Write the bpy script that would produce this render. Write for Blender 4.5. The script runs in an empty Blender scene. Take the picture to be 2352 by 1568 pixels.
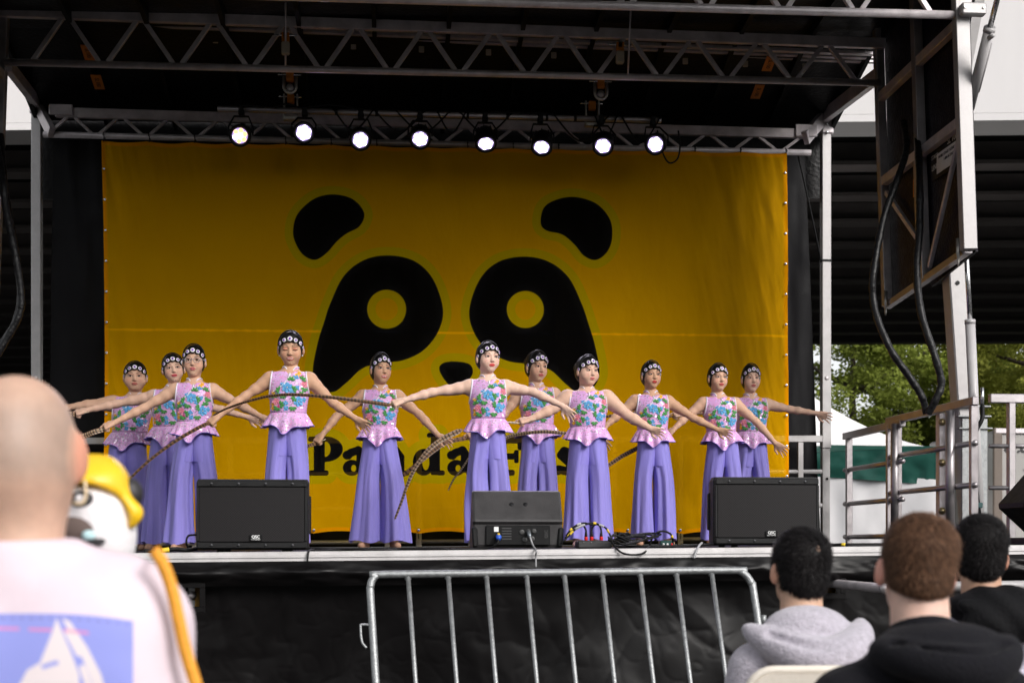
import bpy, math, random
import numpy as np
from mathutils import Vector, Matrix, Euler

# ------------------------------------------------------------------ camera, world, sun, exposure
scene = bpy.context.scene
COL = scene.collection
FPX, HOR, CX, WPX = 3370.0, 1245.0, 1176.0, 2352.0     # focal length, horizon row, centre column in a 2352 px wide frame
PSI = math.atan(FPX / 42000.0)                           # camera is turned this far to the right of the stage's normal
CAMZ = 1.25
cam_d = bpy.data.cameras.new('camera')
cam = bpy.data.objects.new('camera', cam_d); COL.objects.link(cam)
cam.location = (0, 0, CAMZ)
cam.rotation_euler = (math.radians(90), 0, -PSI)
cam_d.sensor_width = 36.0
cam_d.lens = FPX / WPX * 36.0
cam_d.shift_y = (HOR - 784.0) / WPX
cam_d.clip_start = 0.05; cam_d.clip_end = 2000
cam_d.dof.use_dof = True
cam_d.dof.focus_distance = 10.0
cam_d.dof.aperture_fstop = 4.5
scene.camera = cam

world = bpy.data.worlds.new('World'); scene.world = world
world.use_nodes = True
wn = world.node_tree.nodes; wl = world.node_tree.links
SUN_EL, SUN_AZ = 31.0, 145.0                              # azimuth the light comes from, clockwise from +Y
sky = wn.new('ShaderNodeTexSky'); sky.sky_type = 'NISHITA'; sky.sun_disc = False
sky.sun_elevation = math.radians(SUN_EL); sky.sun_rotation = math.radians(SUN_AZ)
sky.air_density = 1.0; sky.dust_density = 2.0; sky.ozone_density = 1.0
hsv = wn.new('ShaderNodeHueSaturation'); hsv.inputs['Saturation'].default_value = 0.12
wl.new(sky.outputs[0], hsv.inputs['Color'])
bg = wn['Background']; bg.inputs['Strength'].default_value = 0.12
wl.new(hsv.outputs[0], bg.inputs['Color'])

sun_d = bpy.data.lights.new('sun', 'SUN'); sun_d.energy = 1.5; sun_d.angle = math.radians(26); sun_d.color = (1.0, 0.95, 0.9)
sun = bpy.data.objects.new('sun', sun_d); COL.objects.link(sun)
el, az = math.radians(SUN_EL), math.radians(SUN_AZ)
sdir = Vector((math.sin(az) * math.cos(el), math.cos(az) * math.cos(el), math.sin(el)))
sun.rotation_euler = (-sdir).to_track_quat('-Z', 'Y').to_euler()
sun.location = sdir * 60

scene.view_settings.view_transform = 'Standard'
scene.view_settings.look = 'None'
scene.view_settings.exposure = 0.8
scene.view_settings.gamma = 1.0
scene.render.engine = 'CYCLES'
scene.cycles.max_bounces = 6
scene.cycles.transparent_max_bounces = 12
scene.cycles.use_denoising = True
scene.cycles.caustics_reflective = False
scene.cycles.caustics_refractive = False

# ------------------------------------------------------------------ helpers
CPS, SPS = math.cos(PSI), math.sin(PSI)
def P(x, y, Y):
    """point on the plane Y = const of the place that is seen at picture column x, row y (2352 px frame)"""
    u = (x - CX) / FPX; v = (y - HOR) / FPX
    t = Y / (CPS - u * SPS)
    return Vector((t * (u * CPS + SPS), Y, CAMZ - v * t))
def pxm(x, Y):
    u = (x - CX) / FPX
    return FPX / (Y / (CPS - u * SPS))

BASE = {}
def link(o):
    COL.objects.link(o); return o
def thing(name, label, cat, loc=(0, 0, 0), group=None):
    o = bpy.data.objects.new(name, None); link(o)
    o.location = loc; o.empty_display_size = .1
    o['label'] = label; o['category'] = cat
    if group: o['group'] = group
    BASE[o.name] = Vector(loc)
    return o
def tag(o, label, cat, group=None):
    o['label'] = label; o['category'] = cat
    if group: o['group'] = group
    return o
def mesh_from(name, V, F, smooth=False):
    me = bpy.data.meshes.new(name)
    if isinstance(F, np.ndarray):
        V = np.asarray(V, dtype=np.float32)
        n = len(V); m = len(F); k = F.shape[1]
        me.vertices.add(n); me.vertices.foreach_set('co', V.ravel())
        me.loops.add(m * k); me.loops.foreach_set('vertex_index', F.astype(np.int32).ravel())
        me.polygons.add(m)
        me.polygons.foreach_set('loop_start', np.arange(0, m * k, k, dtype=np.int32))
        me.polygons.foreach_set('loop_total', np.full(m, k, dtype=np.int32))
        me.update(calc_edges=True)
    else:
        me.from_pydata([tuple(v) for v in V], [], [tuple(f) for f in F])
        me.update()
    if smooth:
        me.polygons.foreach_set('use_smooth', np.ones(len(me.polygons), dtype=bool))
    return me
def put(name, me, mat=None, parent=None, loc=None):
    o = bpy.data.objects.new(name, me); link(o)
    if mat is not None and me is not None and len(me.materials) == 0: me.materials.append(mat)
    if parent is not None: o.parent = parent
    if loc is not None: o.location = loc
    return o
def world_mesh(name, V, F, mat, parent=None, smooth=False, kind=None):
    """mesh given in world coordinates; sits under parent without moving"""
    b = Vector((0, 0, 0))
    if parent is not None:
        b = BASE.get(parent.name, Vector((0, 0, 0)))
    V = np.asarray(V, dtype=np.float32) - np.array(b, dtype=np.float32)
    me = mesh_from(name, V, F, smooth)
    o = put(name, me, mat, parent)
    BASE[o.name] = b
    if kind: o['kind'] = kind
    return o
def color_attr(me, cols, name='Col'):
    a = me.attributes.new(name, 'FLOAT_COLOR', 'POINT')
    c = np.ones((len(me.vertices), 4), dtype=np.float32); c[:, :3] = cols
    a.data.foreach_set('color', c.ravel())
def float_attr(me, vals, name):
    a = me.attributes.new(name, 'FLOAT', 'POINT')
    a.data.foreach_set('value', np.asarray(vals, dtype=np.float32).ravel())

class MB:
    """collects solids; build() links them as one mesh object (world coordinates)"""
    def __init__(s): s.v = []; s.f = []
    def raw(s, V, F):
        b = len(s.v); s.v += [tuple(v) for v in V]; s.f += [tuple(i + b for i in f) for f in F]; return s
    def box(s, c, size, R=None, bev=0.0):
        hx, hy, hz = size[0] / 2, size[1] / 2, size[2] / 2
        R = R or Matrix.Identity(3); c = Vector(c)
        if bev <= 0:
            V = [c + R @ Vector((x * hx, y * hy, z * hz)) for z in (-1, 1) for y in (-1, 1) for x in (-1, 1)]
            F = [(0, 2, 3, 1), (4, 5, 7, 6), (0, 1, 5, 4), (2, 6, 7, 3), (0, 4, 6, 2), (1, 3, 7, 5)]
            return s.raw(V, F)
        b = min(bev, hx * .9, hy * .9, hz * .9)
        V = []; idx = {}
        for sx in (-1, 1):
            for sy in (-1, 1):
                for sz in (-1, 1):
                    for a in range(3):
                        q = [sx * (hx - b), sy * (hy - b), sz * (hz - b)]
                        q[a] = (sx * hx, sy * hy, sz * hz)[a]
                        idx[(sx, sy, sz, a)] = len(V); V.append(c + R @ Vector(q))
        F = []
        def face(l, n):
            p = [V[i] for i in l]
            nn = (p[1] - p[0]).cross(p[2] - p[0])
            F.append(tuple(l) if nn.dot(R @ Vector(n)) > 0 else tuple(reversed(l)))
        for a in range(3):
            o1, o2 = [i for i in range(3) if i != a]
            for sg in (-1, 1):
                l = []
                for (p, q) in ((-1, -1), (1, -1), (1, 1), (-1, 1)):
                    k = [0, 0, 0]; k[a] = sg; k[o1] = p; k[o2] = q
                    l.append(idx[(k[0], k[1], k[2], a)])
                n = [0, 0, 0]; n[a] = sg; face(l, n)
        for a in range(3):
            o1, o2 = [i for i in range(3) if i != a]
            for p in (-1, 1):
                for q in (-1, 1):
                    l = []
                    for (t, ax) in ((-1, o1), (1, o1), (1, o2), (-1, o2)):
                        k = [0, 0, 0]; k[a] = t; k[o1] = p; k[o2] = q
                        l.append(idx[(k[0], k[1], k[2], ax)])
                    n = [0, 0, 0]; n[o1] = p; n[o2] = q; face(l, n)
        for sx in (-1, 1):
            for sy in (-1, 1):
                for sz in (-1, 1):
                    face([idx[(sx, sy, sz, a)] for a in range(3)], (sx, sy, sz))
        return s.raw(V, F)
    def bar(s, a, b, w, h=None, up=(0, 0, 1), bev=0.0):
        a = Vector(a); b = Vector(b); h = h or w
        d = (b - a); L = d.length; d.normalize()
        up = Vector(up)
        if abs(d.dot(up)) > .98: up = Vector((0, 1, 0))
        x = d.cross(up).normalized(); z = x.cross(d).normalized()
        R = Matrix((x, d, z)).transposed()
        return s.box((a + b) / 2, (w, L, h), R, bev)
    def tube(s, pts, r, seg=10, closed=False, cap=True, flat=1.0):
        pts = [Vector(p) for p in pts]; n = len(pts)
        rr = r if hasattr(r, '__len__') else [r] * n
        V = []; F = []; prev = None
        for i, p in enumerate(pts):
            if closed: d = pts[(i + 1) % n] - pts[i - 1]
            else: d = pts[min(i + 1, n - 1)] - pts[max(i - 1, 0)]
            if d.length < 1e-9: d = Vector((0, 0, 1))
            d.normalize()
            if prev is None:
                u = Vector((0, 0, 1)) if abs(d.z) < .9 else Vector((1, 0, 0))
                x = d.cross(u).normalized()
            else:
                x = (prev - d * prev.dot(d)); x = x.normalized() if x.length > 1e-6 else d.orthogonal().normalized()
            prev = x; y = d.cross(x)
            for k in range(seg):
                a = 2 * math.pi * k / seg
                V.append(p + (x * math.cos(a) + y * math.sin(a) * flat) * rr[i])
        m = n if closed else n - 1
        for i in range(m):
            j = (i + 1) % n
            for k in range(seg):
                l = (k + 1) % seg
                F.append((i * seg + k, i * seg + l, j * seg + l, j * seg + k))
        if cap and not closed:
            F.append(tuple(range(seg - 1, -1, -1))); F.append(tuple((n - 1) * seg + k for k in range(seg)))
        return s.raw(V, F)
    def lathe(s, prof, M=None, seg=24):
        """profile of (radius, z) turned about local z, placed by matrix M (4x4)"""
        M = M or Matrix.Identity(4); V = []; F = []
        n = len(prof)
        for (r, z) in prof:
            for k in range(seg):
                a = 2 * math.pi * k / seg
                V.append(M @ Vector((r * math.cos(a), r * math.sin(a), z)))
        for i in range(n - 1):
            for k in range(seg):
                l = (k + 1) % seg
                F.append((i * seg + k, i * seg + l, (i + 1) * seg + l, (i + 1) * seg + k))
        F.append(tuple(range(seg - 1, -1, -1))); F.append(tuple((n - 1) * seg + k for k in range(seg)))
        return s.raw(V, F)
    def prism(s, poly, a, b):
        """poly of (p, q) -> extruded between two functions mapping (p, q) to points"""
        n = len(poly); V = [a(*p) for p in poly] + [b(*p) for p in poly]
        F = [tuple(range(n - 1, -1, -1)), tuple(range(n, 2 * n))]
        for i in range(n):
            j = (i + 1) % n; F.append((i, j, n + j, n + i))
        return s.raw(V, F)
    def build(s, name, mat, parent=None, smooth=False, kind=None):
        o = world_mesh(name, s.v, s.f, mat, parent, smooth, kind)
        if smooth == 'auto':
            me = o.data
            try: me.set_sharp_from_angle(angle=math.radians(26))
            except Exception: pass
        return o

def catmull(pts, n=8, closed=False):
    pts = [Vector(p) for p in pts]; out = []; N = len(pts)
    rng = range(N if closed else N - 1)
    for i in rng:
        if closed: p0, p1, p2, p3 = pts[i - 1], pts[i], pts[(i + 1) % N], pts[(i + 2) % N]
        else: p0, p1, p2, p3 = pts[max(i - 1, 0)], pts[i], pts[i + 1], pts[min(i + 2, N - 1)]
        for k in range(n):
            t = k / n
            out.append(.5 * ((2 * p1) + (p2 - p0) * t + (2 * p0 - 5 * p1 + 4 * p2 - p3) * t * t + (3 * p1 - p0 - 3 * p2 + p3) * t ** 3))
    if not closed: out.append(pts[-1])
    return out

# ---- implicit surfaces
class Field:
    def __init__(s, lo, hi, h):
        s.lo = np.array(lo, dtype=np.float32); s.h = h
        s.n = np.ceil((np.array(hi) - np.array(lo)) / h).astype(int) + 1
        s.f = np.full(s.n, 1e3, dtype=np.float32)
    def _grid(s, lo, hi):
        i0 = np.maximum(np.floor((np.array(lo) - s.lo) / s.h).astype(int), 0)
        i1 = np.minimum(np.ceil((np.array(hi) - s.lo) / s.h).astype(int) + 1, s.n)
        if np.any(i1 <= i0): return None
        ax = [(s.lo[k] + np.arange(i0[k], i1[k]) * s.h).astype(np.float32) for k in range(3)]
        sl = tuple(slice(i0[k], i1[k]) for k in range(3))
        return sl, ax[0][:, None, None], ax[1][None, :, None], ax[2][None, None, :]
    def _mix(s, sl, d, k, op):
        a = s.f[sl]
        if op == 'u':
            hh = np.maximum(k - np.abs(a - d), 0) / k
            s.f[sl] = np.minimum(a, d) - hh * hh * k * .25
        else:
            d = -d
            hh = np.maximum(k - np.abs(a - d), 0) / k
            s.f[sl] = np.maximum(a, d) + hh * hh * k * .25
    def cone(s, a, b, ra, rb, k=.012, op='u'):
        a = np.array(a, dtype=np.float32); b = np.array(b, dtype=np.float32)
        m = max(ra, rb) + k + 2.5 * s.h
        g = s._grid(np.minimum(a, b) - m, np.maximum(a, b) + m)
        if g is None: return s
        sl, x, y, z = g; ab = b - a; L2 = max(float(ab @ ab), 1e-10)
        t = np.clip(((x - a[0]) * ab[0] + (y - a[1]) * ab[1] + (z - a[2]) * ab[2]) / L2, 0, 1)
        d = np.sqrt((x - a[0] - t * ab[0]) ** 2 + (y - a[1] - t * ab[1]) ** 2 + (z - a[2] - t * ab[2]) ** 2) - (ra + (rb - ra) * t)
        s._mix(sl, d, k, op); return s
    def ell(s, c, r, k=.012, R=None, op='u'):
        c = np.array(c, dtype=np.float32); r = np.array(r, dtype=np.float32)
        m = float(r.max()) + k + 2.5 * s.h
        g = s._grid(c - m, c + m)
        if g is None: return s
        sl, x, y, z = g; q = [x - c[0], y - c[1], z - c[2]]
        if R is not None:
            R = np.array(R, dtype=np.float32)
            q = [R[0, i] * q[0] + R[1, i] * q[1] + R[2, i] * q[2] for i in range(3)]
        k0 = np.sqrt((q[0] / r[0]) ** 2 + (q[1] / r[1]) ** 2 + (q[2] / r[2]) ** 2)
        k1 = np.sqrt((q[0] / r[0] ** 2) ** 2 + (q[1] / r[1] ** 2) ** 2 + (q[2] / r[2] ** 2) ** 2)
        d = k0 * (k0 - 1) / np.maximum(k1, 1e-6)
        s._mix(sl, d, k, op); return s
    def cut(s, p, n, k=.004):
        """remove the half space on the side n points to"""
        g = s._grid(s.lo - 1, s.lo + s.n * s.h + 1); sl, x, y, z = g
        n = np.array(n, dtype=np.float32); n = n / np.linalg.norm(n)
        d = (x - p[0]) * n[0] + (y - p[1]) * n[1] + (z - p[2]) * n[2]
        s._mix(sl, -d, k, 's'); return s
    def func(s, fn):
        sl, x, y, z = s._grid(s.lo - 1, s.lo + s.n * s.h + 1)
        s.f = fn(s.f, x, y, z).astype(np.float32); return s
    def at(s, p):
        q = (np.array(p) - s.lo) / s.h
        i = np.clip(np.floor(q).astype(int), 0, s.n - 2); t = np.clip(q - i, 0, 1)
        c = s.f[i[0]:i[0] + 2, i[1]:i[1] + 2, i[2]:i[2] + 2]
        c = c[0] * (1 - t[0]) + c[1] * t[0]; c = c[0] * (1 - t[1]) + c[1] * t[1]
        return float(c[0] * (1 - t[2]) + c[1] * t[2])
    def cast(s, o, d, L=.6, step=None):
        """first point from o along d where the field turns negative"""
        o = np.array(o, float); d = np.array(d, float); d /= np.linalg.norm(d)
        step = step or s.h; t = 0.0; pv = s.at(o)
        while t < L:
            t += step; v = s.at(o + d * t)
            if v < 0 and pv >= 0:
                return o + d * (t - step * v / (v - pv))
            pv = v
        return None
    def exit(s, o, d, L=.4):
        o = np.array(o, float); d = np.array(d, float); d /= np.linalg.norm(d)
        t = 0.0; pv = s.at(o)
        while t < L:
            t += s.h; v = s.at(o + d * t)
            if v >= 0 and pv < 0: return o + d * (t - s.h * v / (v - pv))
            pv = v
        return None
    def grad(s, p):
        e = s.h; p = np.array(p, float); g = []
        for a in range(3):
            dp = np.zeros(3); dp[a] = e
            g.append(s.at(p + dp) - s.at(p - dp))
        g = np.array(g); return g / max(np.linalg.norm(g), 1e-9)
    def mesh(s, smooth_iter=0):
        f = np.clip(s.f, -1, 1); ins = f < 0
        nx, ny, nz = s.n
        cnt = np.zeros((nx - 1, ny - 1, nz - 1), dtype=np.int8)
        for dx in (0, 1):
            for dy in (0, 1):
                for dz in (0, 1):
                    cnt += ins[dx:nx - 1 + dx, dy:ny - 1 + dy, dz:nz - 1 + dz]
        act = (cnt > 0) & (cnt < 8)
        I = np.argwhere(act); N = len(I)
        ids = np.full(act.shape, -1, dtype=np.int32); ids[act] = np.arange(N)
        corners = [(a, b, c) for a in (0, 1) for b in (0, 1) for c in (0, 1)]
        vals = {c: f[I[:, 0] + c[0], I[:, 1] + c[1], I[:, 2] + c[2]] for c in corners}
        acc = np.zeros((N, 3), dtype=np.float32); num = np.zeros(N, dtype=np.float32)
        for c in corners:
            for a in range(3):
                if c[a] == 0:
                    e = list(c); e[a] = 1; e = tuple(e)
                    v0, v1 = vals[c], vals[e]
                    m = (v0 < 0) != (v1 < 0)
                    den = np.where(m, v0 - v1, 1.0)
                    t = np.where(m, v0 / den, 0)
                    p = np.tile(np.array(c, dtype=np.float32), (N, 1)); p[:, a] += t
                    acc += p * m[:, None]; num += m
        V = s.lo + (I + acc / np.maximum(num, 1)[:, None]) * s.h
        F = []
        for a in range(3):
            b, c = (a + 1) % 3, (a + 2) % 3
            sl0 = [slice(None)] * 3; sl1 = [slice(None)] * 3
            sl0[a] = slice(0, -1); sl1[a] = slice(1, None)
            s0 = ins[tuple(sl0)]; s1 = ins[tuple(sl1)]
            E = np.argwhere(s0 != s1)
            if len(E) == 0: continue
            ok = (E[:, b] > 0) & (E[:, c] > 0) & (E[:, b] < s.n[b] - 1) & (E[:, c] < s.n[c] - 1)
            E = E[ok]
            flip = s0[tuple(E.T)]
            def cell(db, dc):
                q = E.copy(); q[:, b] += db; q[:, c] += dc
                return ids[tuple(q.T)]
            q = np.stack([cell(-1, -1), cell(0, -1), cell(0, 0), cell(-1, 0)], axis=1)
            q[~flip] = q[~flip][:, ::-1]
            F.append(q)
        F = np.concatenate(F)
        F = F[(F >= 0).all(axis=1)]
        for _ in range(smooth_iter):
            A = np.zeros_like(V); W = np.zeros(len(V), dtype=np.float32)
            for i in range(4):
                a, b = F[:, i], F[:, (i + 1) % 4]
                for k in range(3):
                    A[:, k] += np.bincount(a, V[b, k], len(V)) + np.bincount(b, V[a, k], len(V))
                W += np.bincount(a, minlength=len(V)) + np.bincount(b, minlength=len(V))
            V = .5 * V + .5 * A / np.maximum(W, 1)[:, None]
        return V.astype(np.float32), F

# ---- materials
MATS = {}
def mat(name, col, rough=.6, metal=0.0, var=.12, scale=6.0, bump=0.0, bscale=60.0, rvar=.08, spec=.5, stretch=(1, 1, 1), **kw):
    if name in MATS: return MATS[name]
    m = bpy.data.materials.new(name); m.use_nodes = True
    nt = m.node_tree; n = nt.nodes; l = nt.links; b = n['Principled BSDF']
    b.inputs['Roughness'].default_value = rough; b.inputs['Metallic'].default_value = metal
    b.inputs['Specular IOR Level'].default_value = spec
    tc = n.new('ShaderNodeTexCoord'); mp = n.new('ShaderNodeMapping'); mp.inputs['Scale'].default_value = stretch
    l.new(tc.outputs['Object'], mp.inputs['Vector'])
    nz = n.new('ShaderNodeTexNoise'); nz.inputs['Scale'].default_value = scale; nz.inputs['Detail'].default_value = 6
    nz.inputs['Roughness'].default_value = .62
    l.new(mp.outputs[0], nz.inputs['Vector'])
    mr = n.new('ShaderNodeMapRange'); mr.inputs[1].default_value = .25; mr.inputs[2].default_value = .75
    mr.inputs[3].default_value = 1 - var; mr.inputs[4].default_value = 1 + var
    l.new(nz.outputs['Fac'], mr.inputs[0])
    mx = n.new('ShaderNodeVectorMath'); mx.operation = 'SCALE'
    if kw.get('attr'):
        at = n.new('ShaderNodeAttribute'); at.attribute_name = kw['attr']; l.new(at.outputs['Color'], mx.inputs[0])
    else:
        mx.inputs[0].default_value = col[:3]
    l.new(mr.outputs[0], mx.inputs['Scale']); l.new(mx.outputs[0], b.inputs['Base Color'])
    r2 = n.new('ShaderNodeMapRange'); r2.inputs[1].default_value = .3; r2.inputs[2].default_value = .7
    r2.inputs[3].default_value = max(rough - rvar, .02); r2.inputs[4].default_value = min(rough + rvar, 1)
    l.new(nz.outputs['Fac'], r2.inputs[0]); l.new(r2.outputs[0], b.inputs['Roughness'])
    if bump > 0:
        nb = n.new('ShaderNodeTexNoise'); nb.inputs['Scale'].default_value = bscale; nb.inputs['Detail'].default_value = 4
        l.new(mp.outputs[0], nb.inputs['Vector'])
        bp = n.new('ShaderNodeBump'); bp.inputs['Strength'].default_value = bump; bp.inputs['Distance'].default_value = .01
        l.new(nb.outputs['Fac'], bp.inputs['Height']); l.new(bp.outputs[0], b.inputs['Normal'])
    if kw.get('sheen'): b.inputs['Sheen Weight'].default_value = kw['sheen']
    if kw.get('sss'):
        b.inputs['Subsurface Weight'].default_value = kw['sss']; b.inputs['Subsurface Scale'].default_value = .012
        b.inputs['Subsurface Radius'].default_value = (1, .35, .2)
    if kw.get('emit'):
        b.inputs['Emission Color'].default_value = (*kw['emit'][:3], 1); b.inputs['Emission Strength'].default_value = kw['emit'][3]
    if kw.get('clear'):
        tr = n.new('ShaderNodeBsdfTransparent'); ms = n.new('ShaderNodeMixShader'); ms.inputs[0].default_value = kw['clear']
        l.new(b.outputs[0], ms.inputs[1]); l.new(tr.outputs[0], ms.inputs[2]); l.new(ms.outputs[0], n['Material Output'].inputs['Surface'])
    MATS[name] = m; m['bsdf'] = b.name
    return m

_tx = {}
def text_mesh(txt, size, key=None, extrude=.0008, bold=0.0):
    k = (txt, size, bold)
    if k not in _tx:
        c = bpy.data.curves.new('lettering', 'FONT'); c.body = txt; c.size = size; c.extrude = extrude; c.offset = bold
        c.align_x = 'CENTER'; c.align_y = 'CENTER'; c.resolution_u = 3
        o = bpy.data.objects.new('lettering', c); COL.objects.link(o)
        dg = bpy.context.evaluated_depsgraph_get()
        me = bpy.data.meshes.new_from_object(o.evaluated_get(dg))
        bpy.data.objects.remove(o); bpy.data.curves.remove(c)
        _tx[k] = me
    return _tx[k].copy()
def lettering(txt, size, M, material, parent, bold=0.0, name='lettering'):
    """flat writing placed by world matrix M (x along the line, z out of the surface)"""
    me = text_mesh(txt, size, bold=bold); me.transform(M)
    b = BASE.get(parent.name, Vector((0, 0, 0))); me.transform(Matrix.Translation(-b))
    me.materials.clear(); me.materials.append(material)
    o = put(name, me, None, parent); BASE[o.name] = b
    return o
def frame(o, x, z):
    """4x4 matrix at o with local x along x and local z along z"""
    z = Vector(z).normalized(); x = Vector(x); x = (x - z * x.dot(z)).normalized(); y = z.cross(x)
    M = Matrix((x, y, z)).transposed().to_4x4(); M.translation = Vector(o); return M

M_ALU = mat('aluminium', (.42, .39, .40), .42, .8, .2, 9, .08, 120)
M_ALU_D = mat('weathered_aluminium', (.60, .55, .565), .42, .35, .28, 7, .12, 90)
M_ALU_W = mat('pale_mill_aluminium', (.44, .425, .425), .5, .4, .16, 8, .1, 140)
M_GALV = mat('galvanised_steel', (.31, .32, .325), .5, .75, .3, 45, .25, 150)
M_STEEL = mat('bright_steel', (.62, .62, .63), .25, .95, .1, 20)
M_BLACK = mat('black_plastic', (.005, .005, .0055), .5, 0, .2, 20, .1, 200, spec=.25)
M_BLACKM = mat('black_metal', (.007, .007, .008), .45, .2, .25, 15, .1, 150, spec=.3)
M_RUBBER = mat('black_rubber', (.005, .005, .0055), .55, 0, .2, 30, .2, 120, spec=.22)
M_WHITE = mat('white_print', (.78, .78, .78), .5, 0, .04, 20)
M_GREYPRINT = mat('grey_print', (.35, .35, .36), .5, 0, .05, 20)
# ------------------------------------------------------------------ numeric noise for folds
_rs = np.random.RandomState(7)
_perm = _rs.rand(256, 256).astype(np.float32)
def vnoise(x, y):
    x = np.asarray(x, dtype=np.float64); y = np.asarray(y, dtype=np.float64)
    xi = np.floor(x).astype(int); yi = np.floor(y).astype(int); xf = x - xi; yf = y - yi
    u = xf * xf * (3 - 2 * xf); v = yf * yf * (3 - 2 * yf)
    g = lambda a, b: _perm[a % 256, b % 256]
    return (g(xi, yi) * (1 - u) + g(xi + 1, yi) * u) * (1 - v) + (g(xi, yi + 1) * (1 - u) + g(xi + 1, yi + 1) * u) * v - .5
def fbm(x, y, o=3):
    s = 0; a = 1
    for i in range(o):
        s = s + a * vnoise(x * 2 ** i + 17 * i, y * 2 ** i + 31 * i); a *= .5
    return s
def grid_faces(nu, nv, skip=None):
    i, j = np.meshgrid(np.arange(nu - 1), np.arange(nv - 1), indexing='ij')
    a = i * nv + j
    F = np.stack([a, a + nv, a + nv + 1, a + 1], axis=-1).reshape(-1, 4)
    if skip is not None: F = F[~skip.reshape(-1)]
    return F

# ------------------------------------------------------------------ ground and far setting
M_ASPH = mat('asphalt', (.055, .054, .053), .9, 0, .3, 3, .5, 180)
g = world_mesh('ground', [(-900, -300, 0), (900, -300, 0), (900, 1500, 0), (-900, 1500, 0)], [(0, 1, 2, 3)], M_ASPH)
g['kind'] = 'structure'

# hill-shaped arc added behind the camera to cut low sky light on the stage
hv = []; hn = 90
for i in range(hn + 1):
    a = math.radians(112 + 136 * i / hn)
    hh = 21 + 5 * math.sin(i * .37) + 3 * math.sin(i * 1.13 + 1) + 1.5 * math.sin(i * 2.7)
    for (r, z) in ((70, 0), (84, hh * .55), (98, hh), (125, hh * 1.15), (160, 0)):
        hv.append((math.sin(a) * r, math.cos(a) * r + 6, z - .02))
hf_ = [(i * 5 + k, i * 5 + k + 1, i * 5 + k + 6, i * 5 + k + 5) for i in range(hn) for k in range(4)]
h_ = world_mesh('added_sky_screen', hv, hf_, mat('screen_dark_green', (.05, .06, .035), .95, 0, .4, .2, .5, 1.0), None, True)
h_['kind'] = 'structure'
# elevated road behind the stage
VA = .115
ve = Vector((math.cos(VA), -math.sin(VA), 0)); vn = Vector((math.sin(VA), math.cos(VA), 0))
def VP(l, d, z): return ve * l + vn * d + Vector((0, 0, z))
M_CONC = mat('pale_concrete', (.62, .60, .60), .8, 0, .06, .6, .2, 8, stretch=(1, 1, .3))
M_GIRD = mat('dark_girder_paint', (.13, .115, .11), .75, 0, .25, 1.2, .2, 10)
M_SOFF = mat('near_black_concrete', (.008, .0075, .0075), .95, 0, .25, .5, .2, 6, spec=.1)  # one even near-black tone for the slabs and the wall
via = thing('elevated_road', 'concrete elevated road on dark girders crossing behind the stage', 'bridge', VP(0, 26, 0))
zt = 8.25
def vbox(m, l0, l1, d0, d1, z0, z1):
    V = [VP(l, d, z) for z in (z0, z1) for d in (d0, d1) for l in (l0, l1)]
    return m.raw(V, [(0, 2, 3, 1), (4, 5, 7, 6), (0, 1, 5, 4), (2, 6, 7, 3), (0, 4, 6, 2), (1, 3, 7, 5)])
for k in range(-6, 7):
    vbox(MB(), k * 12 + .012, k * 12 + 11.988, 24.2, 24.55, zt, 11.6).build('fascia_panel', M_CONC, via)
vbox(MB(), -72, 84, 24.56, 53.5, 8.75, 9.1).build('deck_slab', M_SOFF, via)
vbox(MB(), -72, 84, 24.2, 25.1, zt - .12, zt - .004).build('bearing_ledge', M_CONC, via)
for i in range(11):
    d = 27.5 + 2.45 * i
    m = MB(); vbox(m, -72, 84, d, d + .55, zt + .02, zt + .09); vbox(m, -72, 84, d + .22, d + .33, zt + .092, 8.74)
    m.build('girder', M_GIRD, via)
for i in range(7):
    d = 54.7 + 2.45 * i
    m = MB(); vbox(m, -90, 3, d, d + .55, zt + .02, zt + .09); vbox(m, -90, 3, d + .22, d + .33, zt + .092, 8.74)
    m.build('girder', M_GIRD, via)
vbox(MB(), -90, 3, 53.51, 71, 8.75, 9.1).build('deck_slab', M_SOFF, via)
vbox(MB(), -60, -16, 80, 82, 0, 9).build('retaining_wall', M_SOFF, via)
for l in (-30, 34):
    m = MB(); vbox(m, l - 1, l + 1, 38, 40, 0, zt - .3); vbox(m, l - 4, l + 4, 37.9, 40.1, zt - .29, zt + .01); m.build('pier', M_CONC, via)
m = MB(); m.lathe([(.05, 0), (.26, .02), (.3, .1), (.12, .2), (.05, .28)], Matrix.Translation(P(1912, 648, 46)), 16)
lamp = m.build('lamp', mat('lit_lamp', (.9, .9, .85), .4, emit=(1, .97, .9, 4.0)), via, smooth=True)

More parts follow.
